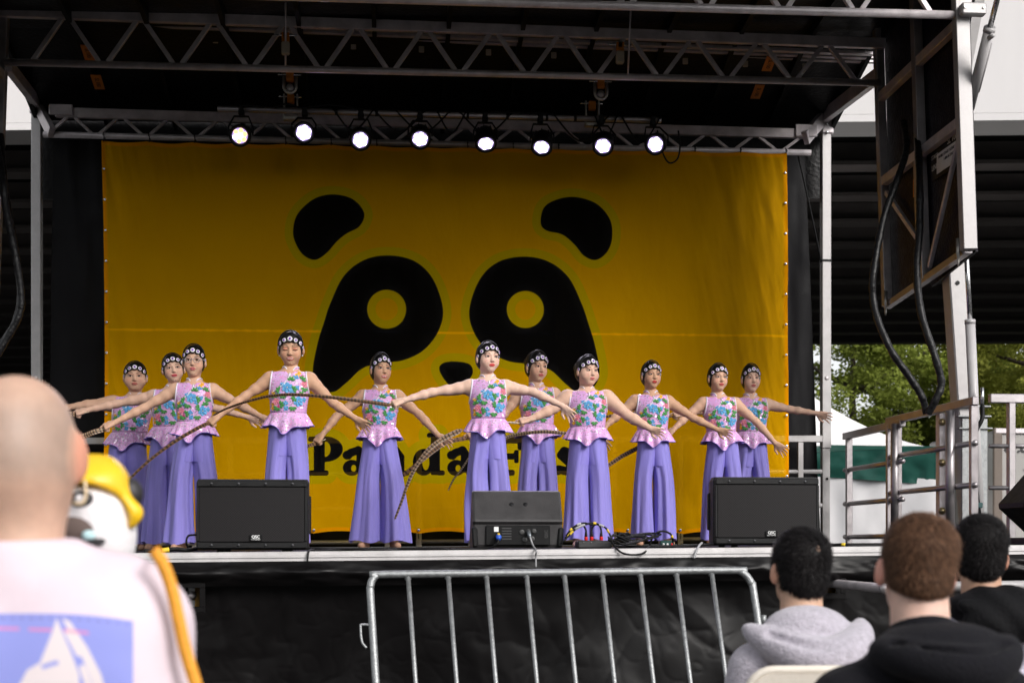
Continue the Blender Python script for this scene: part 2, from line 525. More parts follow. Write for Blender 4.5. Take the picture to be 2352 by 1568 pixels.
# trees beyond the road
def leaf_material(name, col):
    m = mat(name, col, .6, 0, .45, .9, 0, spec=.1)
    nt = m.node_tree; b = nt.nodes['Principled BSDF']; out = nt.nodes['Material Output']
    tr = nt.nodes.new('ShaderNodeBsdfTranslucent'); mx = nt.nodes.new('ShaderNodeMixShader'); mx.inputs[0].default_value = .5
    src = b.inputs['Base Color'].links[0].from_socket
    nt.links.new(src, tr.inputs['Color']); nt.links.new(b.outputs[0], mx.inputs[1]); nt.links.new(tr.outputs[0], mx.inputs[2])
    nt.links.new(mx.outputs[0], out.inputs['Surface']); return m
M_BARK = mat('bark', (.07, .055, .045), .9, 0, .3, 8, .6, 30)
M_LEAF = [leaf_material('oak_leaves', (.26, .31, .06)), leaf_material('lime_leaves', (.33, .35, .07)), leaf_material('deep_leaves', (.21, .26, .055))]
def tree(px, dist, h, rx, mi, seed, label, z0=2.4, n=11000, ls=.17):
    rs = np.random.RandomState(seed)
    base = P(px, HOR, dist); base.z = 0
    t = thing('tree', label, 'tree', base, 'trees beyond the elevated road')
    m = MB(); top = base + Vector((0, 0, h * .82))
    m.tube(catmull([base, base + Vector((.1, 0, h * .3)), base + Vector((-.1, .1, h * .55)), top], 5), [.32 - .27 * i / 15 for i in range(16)], 9)
    ends = []
    for k in range(9):
        a = rs.rand() * 6.28; z = h * (.25 + .5 * rs.rand()); L = rx * (.6 + .35 * rs.rand())
        s0 = base + Vector((0, 0, z)); e = s0 + Vector((math.cos(a) * L, math.sin(a) * L * .8, L * (.25 + .4 * rs.rand())))
        m.tube(catmull([s0, s0.lerp(e, .5) + Vector((0, 0, -.12 * L * rs.rand())), e], 4), [.13, .12, .1, .09, .08, .07, .06, .05, .04], 6); ends.append(e)
    m.build('trunk', M_BARK, t, True)
    # clumps through the volume, leaves round each clump
    C = []
    while len(C) < 130:
        q = rs.rand(3) * 2 - 1
        if q @ q > 1: continue
        if q @ q < .15 and rs.rand() < .7: continue
        C.append((q[0] * rx, q[1] * rx * .85, (q[2] * .5 + .5) * (h - z0) + z0))
    C = np.array(C); cr = .45 + .55 * rs.rand(len(C))
    ci = rs.randint(0, len(C), n)
    d = rs.normal(size=(n, 3)); d /= np.linalg.norm(d, axis=1)[:, None]
    rad = cr[ci] * (rs.rand(n) ** .5)
    c = C[ci] + d * rad[:, None] * np.array([1.15, 1.15, .8]) + np.array(base)
    a = rs.normal(size=(n, 3)); a[:, 2] *= .6; a /= np.linalg.norm(a, axis=1)[:, None]
    b = np.cross(a, rs.normal(size=(n, 3))); b /= np.linalg.norm(b, axis=1)[:, None]
    s = ls * (.6 + .7 * rs.rand(n))[:, None]
    V = np.stack([c - a * s * .6, c + b * s * .32, c + a * s * .6 , c - b * s * .32], axis=1).reshape(-1, 3)
    F = np.arange(n * 4).reshape(-1, 4)
    world_mesh('crown', V, F, M_LEAF[mi], t, kind='stuff')
    return t
tree(1965, 60, 13, 4.6, 0, 3, 'dense green tree seen just right of the curtain edge, beyond the white tent', n=36000)
tree(2130, 63, 13.5, 4.2, 2, 5, 'dark green tree whose crown is crossed by the black hoses', n=32000)
tree(2275, 66, 12.5, 3.4, 1, 9, 'light green tree just right of the hydraulic cylinder', z0=4.0, n=22000)
tree(2375, 58, 12.5, 4.0, 1, 11, 'light green tree above the grey trailer at the right edge', z0=3.5, n=28000)

# tents
M_TENTW = mat('white_tent_vinyl', (.90, .88, .89), .5, 0, .04, 2, .3, 5, spec=.4)
M_TENTG = mat('green_tent_vinyl', (.014, .085, .065), .4, 0, .2, 3, .5, 9, spec=.5)
def pleat(a, b, z0a, z0b, z1a, z1b, nu, nv, amp, freq, seed):
    """hanging cloth between ground points a and b with vertical folds"""
    a = Vector(a); b = Vector(b); d = (b - a).normalized(); nrm = Vector((d.y, -d.x, 0)); L = (b - a).length
    U, W = np.meshgrid(np.linspace(0, 1, nu), np.linspace(0, 1, nv), indexing='ij')
    zt_ = z1a + (z1b - z1a) * U; zb_ = z0a + (z0b - z0a) * U
    off = amp * (fbm(U * L * freq + seed, W * 1.3 + seed, 3) * (1.1 - .5 * W))
    X = a.x + (b.x - a.x) * U + nrm.x * off; Y = a.y + (b.y - a.y) * U + nrm.y * off; Z = zb_ + (zt_ - zb_) * W
    return np.stack([X, Y, Z], axis=-1).reshape(-1, 3), grid_faces(nu, nv)
TD = 20.0
tl, tr_ = P(1845, HOR, TD + .5), P(2167, HOR, TD - .5)
tl.z = tr_.z = 0
gt = thing('event_tent', 'green topped event tent with white side walls right of the stage', 'tent', (tl + tr_) / 2)
V, F = pleat(tl, tr_, .02, .02, 2.28, 2.1, 120, 24, .16, 1.1, 3); world_mesh('side_wall', V, F, M_TENTW, gt, True)
back = Vector((.3, 1, 0)).normalized() * 5
V, F = pleat(tr_, tr_ + back, .02, .02, 2.1, 2.2, 60, 16, .12, 1.1, 9); world_mesh('side_wall', V, F, M_TENTW, gt, True)
off = Vector((0, -.06, 0))
V, F = pleat(tl + off, tr_ + off + Vector((.04, 0, 0)), 2.2, 2.02, 2.52, 2.55, 130, 14, .07, 2.2, 5); world_mesh('valance', V, F, M_TENTG, gt, True)
V, F = pleat(tr_ + off + Vector((.05, 0, 0)), tr_ + back, 2.0, 2.1, 2.55, 2.55, 60, 14, .12, 3.2, 8); world_mesh('valance', V, F, M_TENTG, gt, True)
rid = [tl + Vector((.4, 2.4, 2.75)), tr_ + Vector((-.9, 2.2, 2.72))]
world_mesh('canopy', [tl + Vector((0, -.05, 2.525)), tr_ + Vector((.05, -.05, 2.555)), rid[1], rid[0], tr_ + back + Vector((0, 0, 2.55)), tl + back + Vector((0, 0, 2.55))],
           [(0, 1, 2, 3), (1, 4, 2), (4, 5, 3, 2), (5, 0, 3)], M_TENTG, gt)
for p in (tl, tr_):
    MB().tube([p + Vector((-.03, .12, 0)), p + Vector((-.03, .12, 2.5))], .03, 10).build('pole', M_ALU_W, gt, True)
wt = thing('event_tent', 'white peaked event tent behind the green topped one', 'tent', P(1850, HOR, 26) * Vector((1, 1, 0)))
c = P(1835, 0, 27); c.z = 0
hw = 2.6; apex = c + Vector((0, 0, 4.15)); zz = 2.75
cs = [c + Vector((sx * hw, sy * hw, zz)) for sx, sy in ((-1, -1), (1, -1), (1, 1), (-1, 1))]
Vv = []; Ff = []
for k in range(4):
    a, b = cs[k], cs[(k + 1) % 4]; n = 10; i0 = len(Vv)
    for i in range(n + 1):
        for j in range(n + 1):
            t = i / n; p = a.lerp(b, j / n).lerp(apex, t); p.z -= .55 * math.sin(math.pi * t) * .55; Vv.append(p)
    for i in range(n):
        for j in range(n):
            q = i0 + i * (n + 1) + j; Ff.append((q, q + 1, q + n + 2, q + n + 1))
world_mesh('canopy', Vv, Ff, M_TENTW, wt, True)
for q in cs: MB().tube([Vector((q.x, q.y, 0)), q], .03, 8).build('pole', M_ALU_W, wt, True)
for k in range(4):
    V, F = pleat(cs[k] * Vector((1, 1, 0)), cs[(k + 1) % 4] * Vector((1, 1, 0)), zz - .3, zz - .3, zz, zz, 20, 4, .02, 2, k); world_mesh('valance', V, F, M_TENTW, wt, True)

# box trailer at the right
M_TRAIL = mat('grey_trailer_paint', (.33, .315, .30), .5, 0, .1, 2, .1, 40)
M_DKPRINT = mat('black_print', (.02, .02, .022), .5)
tb = P(2284, HOR, 22); tb.z = 0
trl = thing('box_trailer', 'grey box trailer with black lettering parked at the right edge', 'trailer', tb)
MB().box(tb + Vector((2.6, 1.2, 1.62)), (5.2, 2.4, 1.9), bev=.03).build('body', M_TRAIL, trl)
MB().box(tb + Vector((.04, -.005, 1.6)), (.12, .05, 2.0), bev=.01).build('corner_rail', mat('brown_rail', (.14, .11, .09), .6), trl)
MB().box(tb + Vector((2.6, -.005, 2.56)), (5.2, .06, .07), bev=.01).build('top_rail', M_ALU_D, trl)
for x in (1.2, 2.0, 4.4):
    MB().lathe([(.2, -.1), (.33, -.09), (.34, 0), (.33, .09), (.2, .1)], frame(tb + Vector((x, .12, .34)), (1, 0, 0), (0, -1, 0)), 20).build('wheel', M_RUBBER, trl, True)
lettering('er.com', .2, frame(tb + Vector((.42, -.012, 2.34)), (1, 0, 0), (0, -1, 0)), M_DKPRINT, trl, .004)
arc = [tb + Vector((.95 - .55 * math.cos(a), -.014, 1.72 + .55 * math.sin(a))) for a in np.linspace(-.9, .9, 14)]
MB().tube(arc, [.012 + .055 * math.sin(math.pi * i / 13) for i in range(14)], 6, flat=.05).build('swoosh', M_DKPRINT, trl)
MB().prism([(.38, 2.05), (.95, 2.05), (.95, 1.9), (.7, 1.95)], lambda p, q: tb + Vector((p, -.016, q)), lambda p, q: tb + Vector((p, -.012, q))).build('swoosh', M_DKPRINT, trl)

trl.scale = (1.16, 1.16, 1.16)
# buildings far off at the right
M_BLDW = mat('far_white_wall', (.72, .72, .72), .8, 0, .05, .3)
M_GLASS = mat('far_window', (.12, .14, .16), .2, 0, .2, 2)
bp = P(2254, HOR, 150); bp.z = 0
bd = thing('office_building', 'distant white office tower seen between the post and the trailer', 'building', bp)
MB().box(bp + Vector((4, 5, 6)), (8, 10, 12)).build('wall', M_BLDW, bd)
for r in range(7):
    for cidx in range(5):
        MB().box(bp + Vector((.9 + cidx * 1.5, -.02, 4.6 + r * 1.0)), (.75, .1, .5)).build('window', M_GLASS, bd)
bp = P(2195, HOR, 48); bp.z = 0
lb = thing('low_building', 'low grey clapboard building behind the right railing', 'building', bp)
for k in range(14):
    MB().box(bp + Vector((1.6, .6 - .004 * (k % 2), .15 + k * .19)), (3.6, 1.2, .185)).build('board', mat('grey_siding', (.2, .21, .22), .7, 0, .15, 2), lb)
MB().box(bp + Vector((1.6, .5, 2.86)), (3.8, 1.6, .12)).build('roof', M_BLDW, lb)
lettering('LE', .42, frame(bp + Vector((1.25, -.03, 1.35)), (1, 0, 0), (0, -1, 0)), M_DKPRINT, lb)

# ------------------------------------------------------------------ mobile stage: deck
YF = 7.5
dl, dr = P(450, 1269, YF), P(1900, 1256, YF)
def deck(x): return dl.z + (dr.z - dl.z) * (x - dl.x) / (dr.x - dl.x)
DKX0, DKX1, DKY1 = -3.45, 4.7, 13.7
M_DECK = mat('black_deck', (.008, .0075, .0075), .6, 0, .3, 8, .35, 120, spec=.2)
st = thing('stage_deck', 'black mobile stage deck with a pale aluminium front edge', 'stage', (0.3, 10, 0))
npan = 7
xs = np.linspace(DKX0, DKX1, npan + 1)
for i in range(npan):
    a, b = xs[i] + .002, xs[i + 1] - .002
    V = [(a, YF + .06, deck(a) - .05), (b, YF + .06, deck(b) - .05), (b, DKY1, deck(b) - .05), (a, DKY1, deck(a) - .05),
         (a, YF + .06, deck(a)), (b, YF + .06, deck(b)), (b, DKY1, deck(b)), (a, DKY1, deck(a))]
    world_mesh('deck_panel', V, [(0, 3, 2, 1), (4, 5, 6, 7), (0, 1, 5, 4), (1, 2, 6, 5), (2, 3, 7, 6), (3, 0, 4, 7)], M_DECK, st)
m = MB()
for (y0, y1, z0, z1) in ((YF + .004, YF + .057, -.016, .002), (YF - .006, YF + .05, -.028, -.0165), (YF, YF + .045, -.05, -.0285)):
    V = [(x, y, deck(x) + z) for z in (z0, z1) for y in (y0, y1) for x in (DKX0, DKX1)]
    m.raw(V, [(0, 2, 3, 1), (4, 5, 7, 6), (0, 1, 5, 4), (2, 6, 7, 3), (0, 4, 6, 2), (1, 3, 7, 5)])
m.build('edge_trim', mat('bright_edge_extrusion', (.64, .62, .62), .45, .3, .12, 8, .1, 140), st)
for x in (-3.2, -1.2, .8, 2.8, 4.5):
    for y in (8.0, 10.5, 13.3):
        MB().box((x, y, .56), (.1, .1, 1.12)).build('leg', M_ALU_D, st)

# black vinyl skirt
M_VINYL = mat('black_vinyl', (.0035, .003, .0032), .4, 0, .25, 5, .05, 14, spec=.19)
M_VOID = mat('yellow_steel', (.45, .24, .02), .5, 0, .2, 6)
hl = (P(428, 1349, YF).x, P(459, 1349, YF).x, P(445, 1393, YF).z, P(445, 1349, YF).z)
hr = (P(1893, 1326, YF).x, P(1929, 1326, YF).x, P(1910, 1362, YF).z, P(1910, 1326, YF).z)
nu, nv = 760, 150
zs = 1 - np.linspace(0, 1, nv) ** 1.0
X, W = np.meshgrid(np.linspace(DKX0, DKX1, nu), np.linspace(0, 1, nv), indexing='ij')
ztop = np.array([deck(x) for x in np.linspace(DKX0, DKX1, nu)])[:, None] - .06
Z = ztop * W
fold = .08 * fbm(X * .55 + Z * .65, Z * .5 + 3, 2) + .045 * fbm(X * 1.2 - Z * 1.1, Z * .6 + 9, 2) + .02 * np.abs(fbm(X * 2.0 + Z * 1.6, Z * 1.2 - X * .6, 2)) + .003 * fbm(X * 7, Z * 6, 2)
wx = X + .35 * fbm(X * 1.1, Z * 1.3 + 2, 2); wz = Z + .3 * fbm(X * 1.3 + 7, Z * 1.1, 2)
rdg = lambda a: np.clip(1 - 5.0 * np.abs(a), 0, 1) ** 2
fold = fold + .0028 * rdg(fbm(wx * 2.1 + wz * 1.2, wz * 1.6 - wx * .5, 2)) + .0018 * rdg(fbm(wx * 4.3 - wz * 2.2 + 5, wz * 3.1 + 9, 2)) + .0009 * rdg(fbm(wx * 9 + wz * 3, wz * 8 + 3, 2))
fold *= 1.9 * (1.0 - .75 * W ** 6)
Yk = YF + .03 + fold
skip = np.zeros((nu - 1, nv - 1), bool)
xc = (X[:-1, :-1] + X[1:, 1:]) / 2; zc = (Z[:-1, :-1] + Z[1:, 1:]) / 2
for h_ in (hl, hr): skip |= (xc > h_[0]) & (xc < h_[1]) & (zc > h_[2]) & (zc < h_[3])
sk = thing('stage_skirt', 'wrinkled black vinyl skirt hanging from the stage front', 'skirt', (0.5, YF + .05, 0))
world_mesh('skirt_cloth', np.stack([X, Yk, Z], axis=-1).reshape(-1, 3), grid_faces(nu, nv, skip), M_VINYL, sk, True)
X, W = np.meshgrid(np.linspace(DKX0, DKX1, 520), np.linspace(0, 1, 14), indexing='ij')
zt_ = np.array([deck(x) for x in np.linspace(DKX0, DKX1, 520)])[:, None] - .046
Z = zt_ - .125 * (1 - W) + .006 * fbm(X * 3, X * 0, 2) * (1 - W)
bul = .026 * np.sin(np.pi * W) * (1 + 1.5 * fbm(X * 5, W * 2, 3)) + .03 * np.abs(fbm(X * 4.5 + W * 1.5, W * 1.6 + 5, 3)) * np.sin(np.pi * np.clip(W * .95, 0, 1))
world_mesh('valance', np.stack([X, YF - .004 - bul, Z], axis=-1).reshape(-1, 3), grid_faces(520, 14), M_VINYL, sk, True)
for h_ in (hl, hr):
    m = MB(); y = YF - .012; w = .028
    c = ((h_[0] + h_[1]) / 2, (h_[2] + h_[3]) / 2)
    m.box((c[0], y, h_[3] + w / 2), (h_[1] - h_[0] + 2 * w, .006, w), bev=.002)
    m.box((h_[1] + w / 2, y, c[1]), (w, .006, h_[3] - h_[2]), bev=.002)
    m.box((h_[0] - w / 2, y, c[1]), (w, .006, h_[3] - h_[2]), bev=.002)
    m.box((c[0], y, h_[2] - w / 2), (h_[1] - h_[0] + 2 * w, .006, w), bev=.002)
    m.build('window_binding', M_VINYL, sk)
og = thing('outrigger_beam', 'yellow outrigger steel inside the left opening of the skirt', 'outrigger', ((hl[0] + hl[1]) / 2, YF + .2, .8))
c = Vector(((hl[0] + hl[1]) / 2, YF + .18, (hl[2] + hl[3]) / 2))
MB().box(c + Vector((.012, 0, 0)), (.05, .04, .16), bev=.004).build('plate', M_VOID, og)
MB().tube([c + Vector((-.02, .05, 0)), c + Vector((-.035, -.1, .005))], .024, 14).build('pin', M_ALU, og, True)
og = thing('outrigger_pipe', 'grey steel pipe with open end sticking out of the right skirt opening', 'pipe', P(1900, 1340, YF))
a, b = P(1890, 1337, 7.75), P(2034, 1351, 6.75)
MB().tube([a, b], .0235, 20, cap=False).build('pipe', M_ALU_D, og, True)
MB().tube([b - (b - a).normalized() * .02, b + (b - a).normalized() * .006], .0265, 20).build('end_collar', M_ALU, og, True)
MB().box(P(1907, 1352, YF + .2), (.1, .05, .09), bev=.004).build('bracket', M_VOID, og)
a, b = P(2090, 1347, 6.2), P(2420, 1343, 6.2)
op = MB().tube([a, b], .0215, 20).build('rail_pipe', M_ALU_W, None, True)
tag(op, 'pale horizontal pipe running behind the person in the black hood', 'pipe')

# crowd barrier
bt = thing('crowd_barrier', 'galvanised steel crowd barrier with upright bars before the stage', 'barrier', P(1290, HOR, 6.9) * Vector((1, 1, 0)))
YB = 7.0
lean = Vector((.075, -.36, 0)) / 1.1
def bpnt(x, y, dz=0.0):
    p = P(x, y, YB); return p + lean * dz + Vector((0, 0, -dz))
def bdown(x, y, z):
    p = P(x, y, YB); return p + lean * (p.z - z) + Vector((0, 0, z - p.z))
tl0, tr0 = P(885, 1319, YB), P(1688, 1309, YB)
arcL = [bpnt(848, 1319, .1), bpnt(849, 1319, .06), bpnt(853, 1319, .03), bpnt(864, 1319, .006), P(885, 1318.5, YB)]
arcR = [P(1680, 1309, YB), bpnt(1702, 1309, .008), bpnt(1714, 1309, .03), bpnt(1722, 1309, .065), bpnt(1724, 1309, .11)]
lo_l, lo_r = bdown(848, 1319, .12), bdown(1724, 1309, .12)
m = MB(); m.tube(catmull([lo_l, (lo_l + arcL[0]) / 2] + arcL + [(tl0 + tr0) / 2] + arcR + [(lo_r + arcR[-1]) / 2, lo_r], 6), .0185, 12)
m.tube([lo_l, lo_r], .0185, 12); m.build('frame', M_GALV, bt, True)
for i, x in enumerate([937, 1029, 1117, 1209, 1296, 1383, 1470, 1553, 1634]):
    y = 1319 - 10 * (x - 885) / 800
    MB().tube([P(x, y, YB), bdown(x, y, .12)], .0115, 10).build('bar', M_GALV, bt, True)
    MB().lathe([(.0125, -.012), (.0165, -.004), (.015, .01), (.0122, .02)], Matrix.Translation(P(x, y + 8, YB)), 10).build('weld', M_GALV, bt, True)
hk = [bpnt(848, 1319, .235), bpnt(824, 1319, .233), bpnt(821, 1319, .245), bpnt(822, 1319, .31), bpnt(832, 1319, .34)]
MB().tube(catmull(hk, 5), .0065, 8).build('hook', M_GALV, bt, True)
c = bpnt(1737, 1309, .235)
MB().tube([c + Vector((-.004, 0, -.022)), c + Vector((-.001, 0, .022))], .022, 14, flat=.7).build('socket', M_GALV, bt, True)
for q in (lo_l, lo_r):
    MB().tube(catmull([q + Vector((0, -.25, -.1)), q + Vector((0, -.2, -.05)), q, q + Vector((0, .2, -.05)), q + Vector((0, .25, -.1))], 4), .016, 10).build('foot', M_GALV, bt, True)

# ------------------------------------------------------------------ stage roof, trusses, posts
YR, YM, YT = 13.05, 11.9, 10.2
M_ROOF = mat('black_roof_panel', (.005, .0045, .005), .45, 0, .35, 5, .6, 30, spec=.25)
M_RIB = mat('black_rib', (.003, .003, .0035), .5, 0, .3, 9, .1, 40, spec=.2)
XL, XR = -3.12, 4.0
def roofz(x, y):
    pts = [(13.5, 5.08), (YM + .3, 5.46), (YT, 5.62), (6.7, 5.82)]
    sl = (deck(x) - deck(.4)) * 1.2
    for (y0, z0), (y1, z1) in zip(pts[:-1], pts[1:]):
        if y <= y0 and y >= y1 - 1e-6: return z0 + (z1 - z0) * (y0 - y) / (y0 - y1) + sl
    return pts[0][1] + sl
rf = thing('stage_roof', 'black ribbed roof panels over the mobile stage', 'roof', (.4, 11, 5.5))
nb = 12
xs = np.linspace(XL - .05, XR + .05, nb + 1)
for (y0, y1) in ((13.5, 12.2), (12.2, 10.2), (10.2, 8.5), (8.5, 6.7)):
    for i in range(nb):
        a, b = xs[i] + .004, xs[i + 1] - .004
        V = [(x, y, roofz(x, y) + dz) for dz in (0, .04) for (x, y) in ((a, y0), (b, y0), (b, y1), (a, y1))]
        world_mesh('roof_panel', V, [(3, 2, 1, 0), (4, 5, 6, 7), (0, 1, 5, 4), (1, 2, 6, 5), (2, 3, 7, 6), (3, 0, 4, 7)], M_ROOF, rf)
    for i in range(nb + 1):
        x = xs[i]
        MB().bar((x, y0 - .003, roofz(x, y0) - .045), (x, y1 + .003, roofz(x, y1) - .045), .035, .085).build('rib', M_RIB, rf)
ob = MB()
xa, xb = XL - .12, XR + .1
world_mesh('rear_panel', [(xa, 13.56, 4.35), (xb, 13.56, 4.5), (xb, 13.56, roofz(xb, 13.5) + .03), (xa, 13.56, roofz(xa, 13.5) + .03), (xa, 13.6, 4.35), (xb, 13.6, 4.5), (xb, 13.6, roofz(xb, 13.5) + .03), (xa, 13.6, roofz(xa, 13.5) + .03)],
           [(0, 1, 2, 3), (7, 6, 5, 4), (0, 4, 5, 1), (1, 5, 6, 2), (2, 6, 7, 3), (3, 7, 4, 0)], M_ROOF, rf)
M_CLIP = mat('cream_clip', (.5, .44, .34), .5)
M_ORANGE = mat('orange_sticker', (.62, .2, .015), .5, 0, .1, 30)
M_STKTXT = mat('sticker_print', (.06, .03, .01), .6)
def sticker(px, py, px2, py2, Y, txt):
    a, b = P(px, py, Y), P(px2, py2, Y - .25)
    a.z = b.z = 0; c = (a + b) / 2
    z = roofz(c.x, c.y) - .1
    c.z = z
    w = .1
    o = MB().box(c, (.06, .2, .008), bev=.002).build('sticker', M_ORANGE, rf)
    lettering(txt, .045, frame(c + Vector((0, 0, -.0055)), (0, 1, 0), (0, 0, -1)), M_STKTXT, o)
for (x, yy) in ((-2.52, 12.75), (-2.52, 12.35), (3.2, 12.75), (3.2, 12.35)):
    c = Vector((x, yy, roofz(x, yy) - .1))
    R = Matrix.Rotation(math.radians(-18), 3, 'X')
    o = MB().box(c, (.085, .2, .006), R).build('sticker', M_ORANGE, rf)
    nrm = R @ Vector((0, 0, -1))
    lettering('SL100', .05, frame(c + nrm * .0045, R @ Vector((0, 1, 0)), nrm), M_STKTXT, o)

def truss(name, label, Y, bl, br, tl, tr, nodes_b, first_up, chord_t, chord_b, diag, mm, group='roof trusses'):
    """bl.. are picture positions of chord ends; nodes_b the bottom node columns"""
    a, b, c, d = P(*bl, Y), P(*br, Y), P(*tl, Y), P(*tr, Y)
    t = thing(name, label, 'truss', (a + b) / 2, group)
    MB().bar(c, d, chord_t[0], chord_t[1], bev=.004).build('top_chord', mm, t)
    MB().tube([a, b], chord_b, 16).build('bottom_chord', mm, t, True)
    def on(p, q, X): return p + (q - p) * ((X - p.x) / (q.x - p.x))
    Xn = [P(x, (bl[1] + br[1]) / 2, Y).x for x in nodes_b]
    for i in range(len(Xn)):
        nx = Xn[i + 1] if i + 1 < len(Xn) else 2 * Xn[i] - Xn[i - 1]
        pv = Xn[i - 1] if i else 2 * Xn[0] - Xn[1]
        g_ = .032
        for (mid, s) in (((Xn[i] + nx) / 2, 1), ((Xn[i] + pv) / 2, -1)):
            if mid > d.x or mid < c.x: continue
            p0 = on(a, b, Xn[i] + s * g_) + Vector((0, 0, chord_b * .6)); p1 = on(c, d, mid - s * g_) - Vector((0, 0, chord_t[1] * .45))
            MB().bar(p0, p1, diag, diag, up=(0, 1, 0), bev=.003).build('diagonal', mm, t)
    return t
tm = truss('roof_truss', 'middle aluminium roof truss spanning the stage above the light bar', YM, (10, 143), (2022, 191), (-6, 27), (2032, 101),
           [66, 238, 408, 575, 740, 898, 1055, 1213, 1366, 1517, 1669, 1822, 1972], True, (.05, .085), .028, .036, M_ALU_D)
tf = truss('roof_truss', 'front roof truss cut off by the top of the picture', YT, (-260, -34), (2212, 36), (-260, -160), (2212, -85),
           [1080, 1260, 1440, 1621, 1798, 1968, 2145], True, (.05, .085), .03, .036, M_ALU_D)
tr3 = truss('roof_truss', 'rear roof truss that carries the yellow banner', YR, (100, 309), (1862, 351), (128, 259), (1852, 308),
            [106, 220, 335, 449, 563, 676, 789, 902, 1014, 1126, 1238, 1349, 1460, 1570, 1680, 1790], True, (.05, .085), .027, .026, M_ALU_D)
# long roof beams behind the middle truss and hanging rods and hooks
for (ya, yb, Y, w) in ((46, 124, 12.15, .03), (56, 133, 12.3, .03), (66, 141, 12.45, .035)):
    o = MB().bar(P(14, ya, Y), P(2012, yb, Y), .05, w, bev=.003).build('roof_beam', M_ALU_D, rf)
for i, x in enumerate((172, 337, 495, 812, 968, 1122, 1272, 1574, 1712, 1849)):
    y = 72 + (x - 172) * .045
    MB().box(P(x, y + 6, 12.35), (.045, .02, .05), bev=.004).build('clip', M_CLIP, rf)
for x, y0, y1 in ((656, 0, 152), (1450, 25, 172)):
    o = MB().tube([P(x, y0 - 30, 11.6), P(x - 8 * (x > 1000), y1, 11.86)], .008, 8).build('hanger_rod', M_ALU_D, tm, True)
M_ZINC = mat('zinc_steel', (.45, .43, .4), .4, .7, .2, 20)
def hook_thing(x, y, Y, label, second):
    p = P(x, y, Y)
    t = thing('hoist_shackle', label, 'shackle', p, 'roof hoist fittings')
    MB().box(p + Vector((0, 0, .055)), (.06, .05, .075), bev=.006).build('strap', M_ORANGE, t)
    if second == 'hook':
        ring = [p + Vector((.05 * math.cos(a), 0, -.02 + .055 * math.sin(a))) for a in np.linspace(math.pi, 2 * math.pi, 10)]
        MB().tube([p + Vector((-.05, 0, .06))] + ring + [p + Vector((.05, 0, .06))], .014, 8).build('shackle', M_ZINC, t, True)
        MB().lathe([(.008, -.012), (.03, -.01), (.03, .01), (.008, .012)], frame(p + Vector((0, 0, -.03)), (1, 0, 0), (0, -1, 0)), 14).build('eye', M_ALU_W, t, True)
    elif second == 'clamp':
        for s in (-1, 1): MB().box(p + Vector((s * .055, 0, -.005)), (.014, .05, .2), bev=.003).build('cheek', M_ZINC, t)
        MB().box(p + Vector((0, 0, -.11)), (.13, .07, .035), bev=.008).build('saddle', M_ZINC, t)
    else:
        MB().box(p + Vector((0, 0, -.03)), (.065, .06, .1), bev=.01).build('block', M_CLIP, t)
        MB().box(p + Vector((0, 0, .07)), (.045, .05, .06), bev=.008).build('neck', M_ZINC, t)
    MB().tube([p + Vector((-.1, 0, .075)), p + Vector((.09, 0, .075))], .007, 8).build('pin', M_STEEL, t, True)
hook_thing(666, 193, 12.2, 'orange strapped steel shackle hanging left above the light bar', 'hook')
hook_thing(668, 243, 12.5, 'steel clamp with orange tag holding the light bar at its left', 'clamp')
hook_thing(1380, 208, 12.2, 'orange strapped steel shackle hanging right above the light bar', 'hook')
hook_thing(1360, 258, 12.5, 'steel clamp with orange tag holding the light bar at its right', 'clamp')
hook_thing(656, 103, 11.8, 'cream block hanging behind the middle truss at left', 'block')
hook_thing(1424, 124, 11.8, 'cream block hanging behind the middle truss at right', 'block')

# side edges of the roof, sloping down to the rear posts
def edge_beam(pa, Ya, pb, Yb, w, h, nm, par, mm=M_ALU_D):
    MB().bar(P(*pa, Ya), P(*pb, Yb), w, h, bev=.004).build(nm, mm, par)
edge_beam((86, 238), 13.3, (18, 150), 11.95, .06, .1, 'side_beam', rf)
edge_beam((1893, 268), 13.3, (2018, 172), 11.95, .06, .12, 'side_beam', rf)
edge_beam((1850, 318), 13.0, (1897, 262), 13.35, .05, .12, 'corner_brace', rf)
edge_beam((118, 305), 13.0, (84, 238), 13.35, .05, .1, 'corner_brace', rf)
MB().box(P(140, 252, YR - .04), (.2, .02, .09), bev=.004).build('gusset', M_ALU_D, rf)
MB().box(P(1852, 300, YR - .04), (.2, .02, .11), bev=.004).build('gusset', M_ALU_D, rf)

M_POST = M_ALU_W
def post(px, top, Y, w, label):
    p = P(px, top, Y); z0 = deck(p.x) - .02
    t = thing('support_post', label, 'post', (p.x, Y, z0), 'rear stage posts')
    MB().box((p.x, Y, (p.z + z0) / 2 + .45), (w, w, p.z - z0 - .9), bev=.006).build('upper_tube', M_POST, t)
    MB().box((p.x - .003, Y, z0 + .45), (w - .012, w - .012, .9), bev=.005).build('lower_tube', M_POST, t)
    MB().box((p.x, Y, z0 + .012), (w + .08, w + .08, .02), bev=.003).build('base_plate', M_ALU_D, t)
    MB().box((p.x + .005, Y, p.z + .02), (w + .04, w + .03, .18), bev=.02).build('head_bracket', M_ALU_D, t)
    for dz in (0.0, -.07):
        MB().lathe([(.014, 0), (.014, .012), (.008, .016)], frame((p.x, Y - w / 2 - .015, p.z + .02 + dz), (1, 0, 0), (0, -1, 0)), 6).build('bolt', M_STEEL, t)
    MB().lathe([(.018, 0), (.018, .004), (.009, .008)], frame((p.x, Y - w / 2, z0 + 1.55), (1, 0, 0), (0, -1, 0)), 14).build('button', M_ALU_D, t, True)
    MB().lathe([(.012, 0), (.012, .004)], frame((p.x + .005, Y - w / 2 + .004, z0 + .62), (1, 0, 0), (0, -1, 0)), 14).build('hole', M_BLACKM, t, True)
    return t
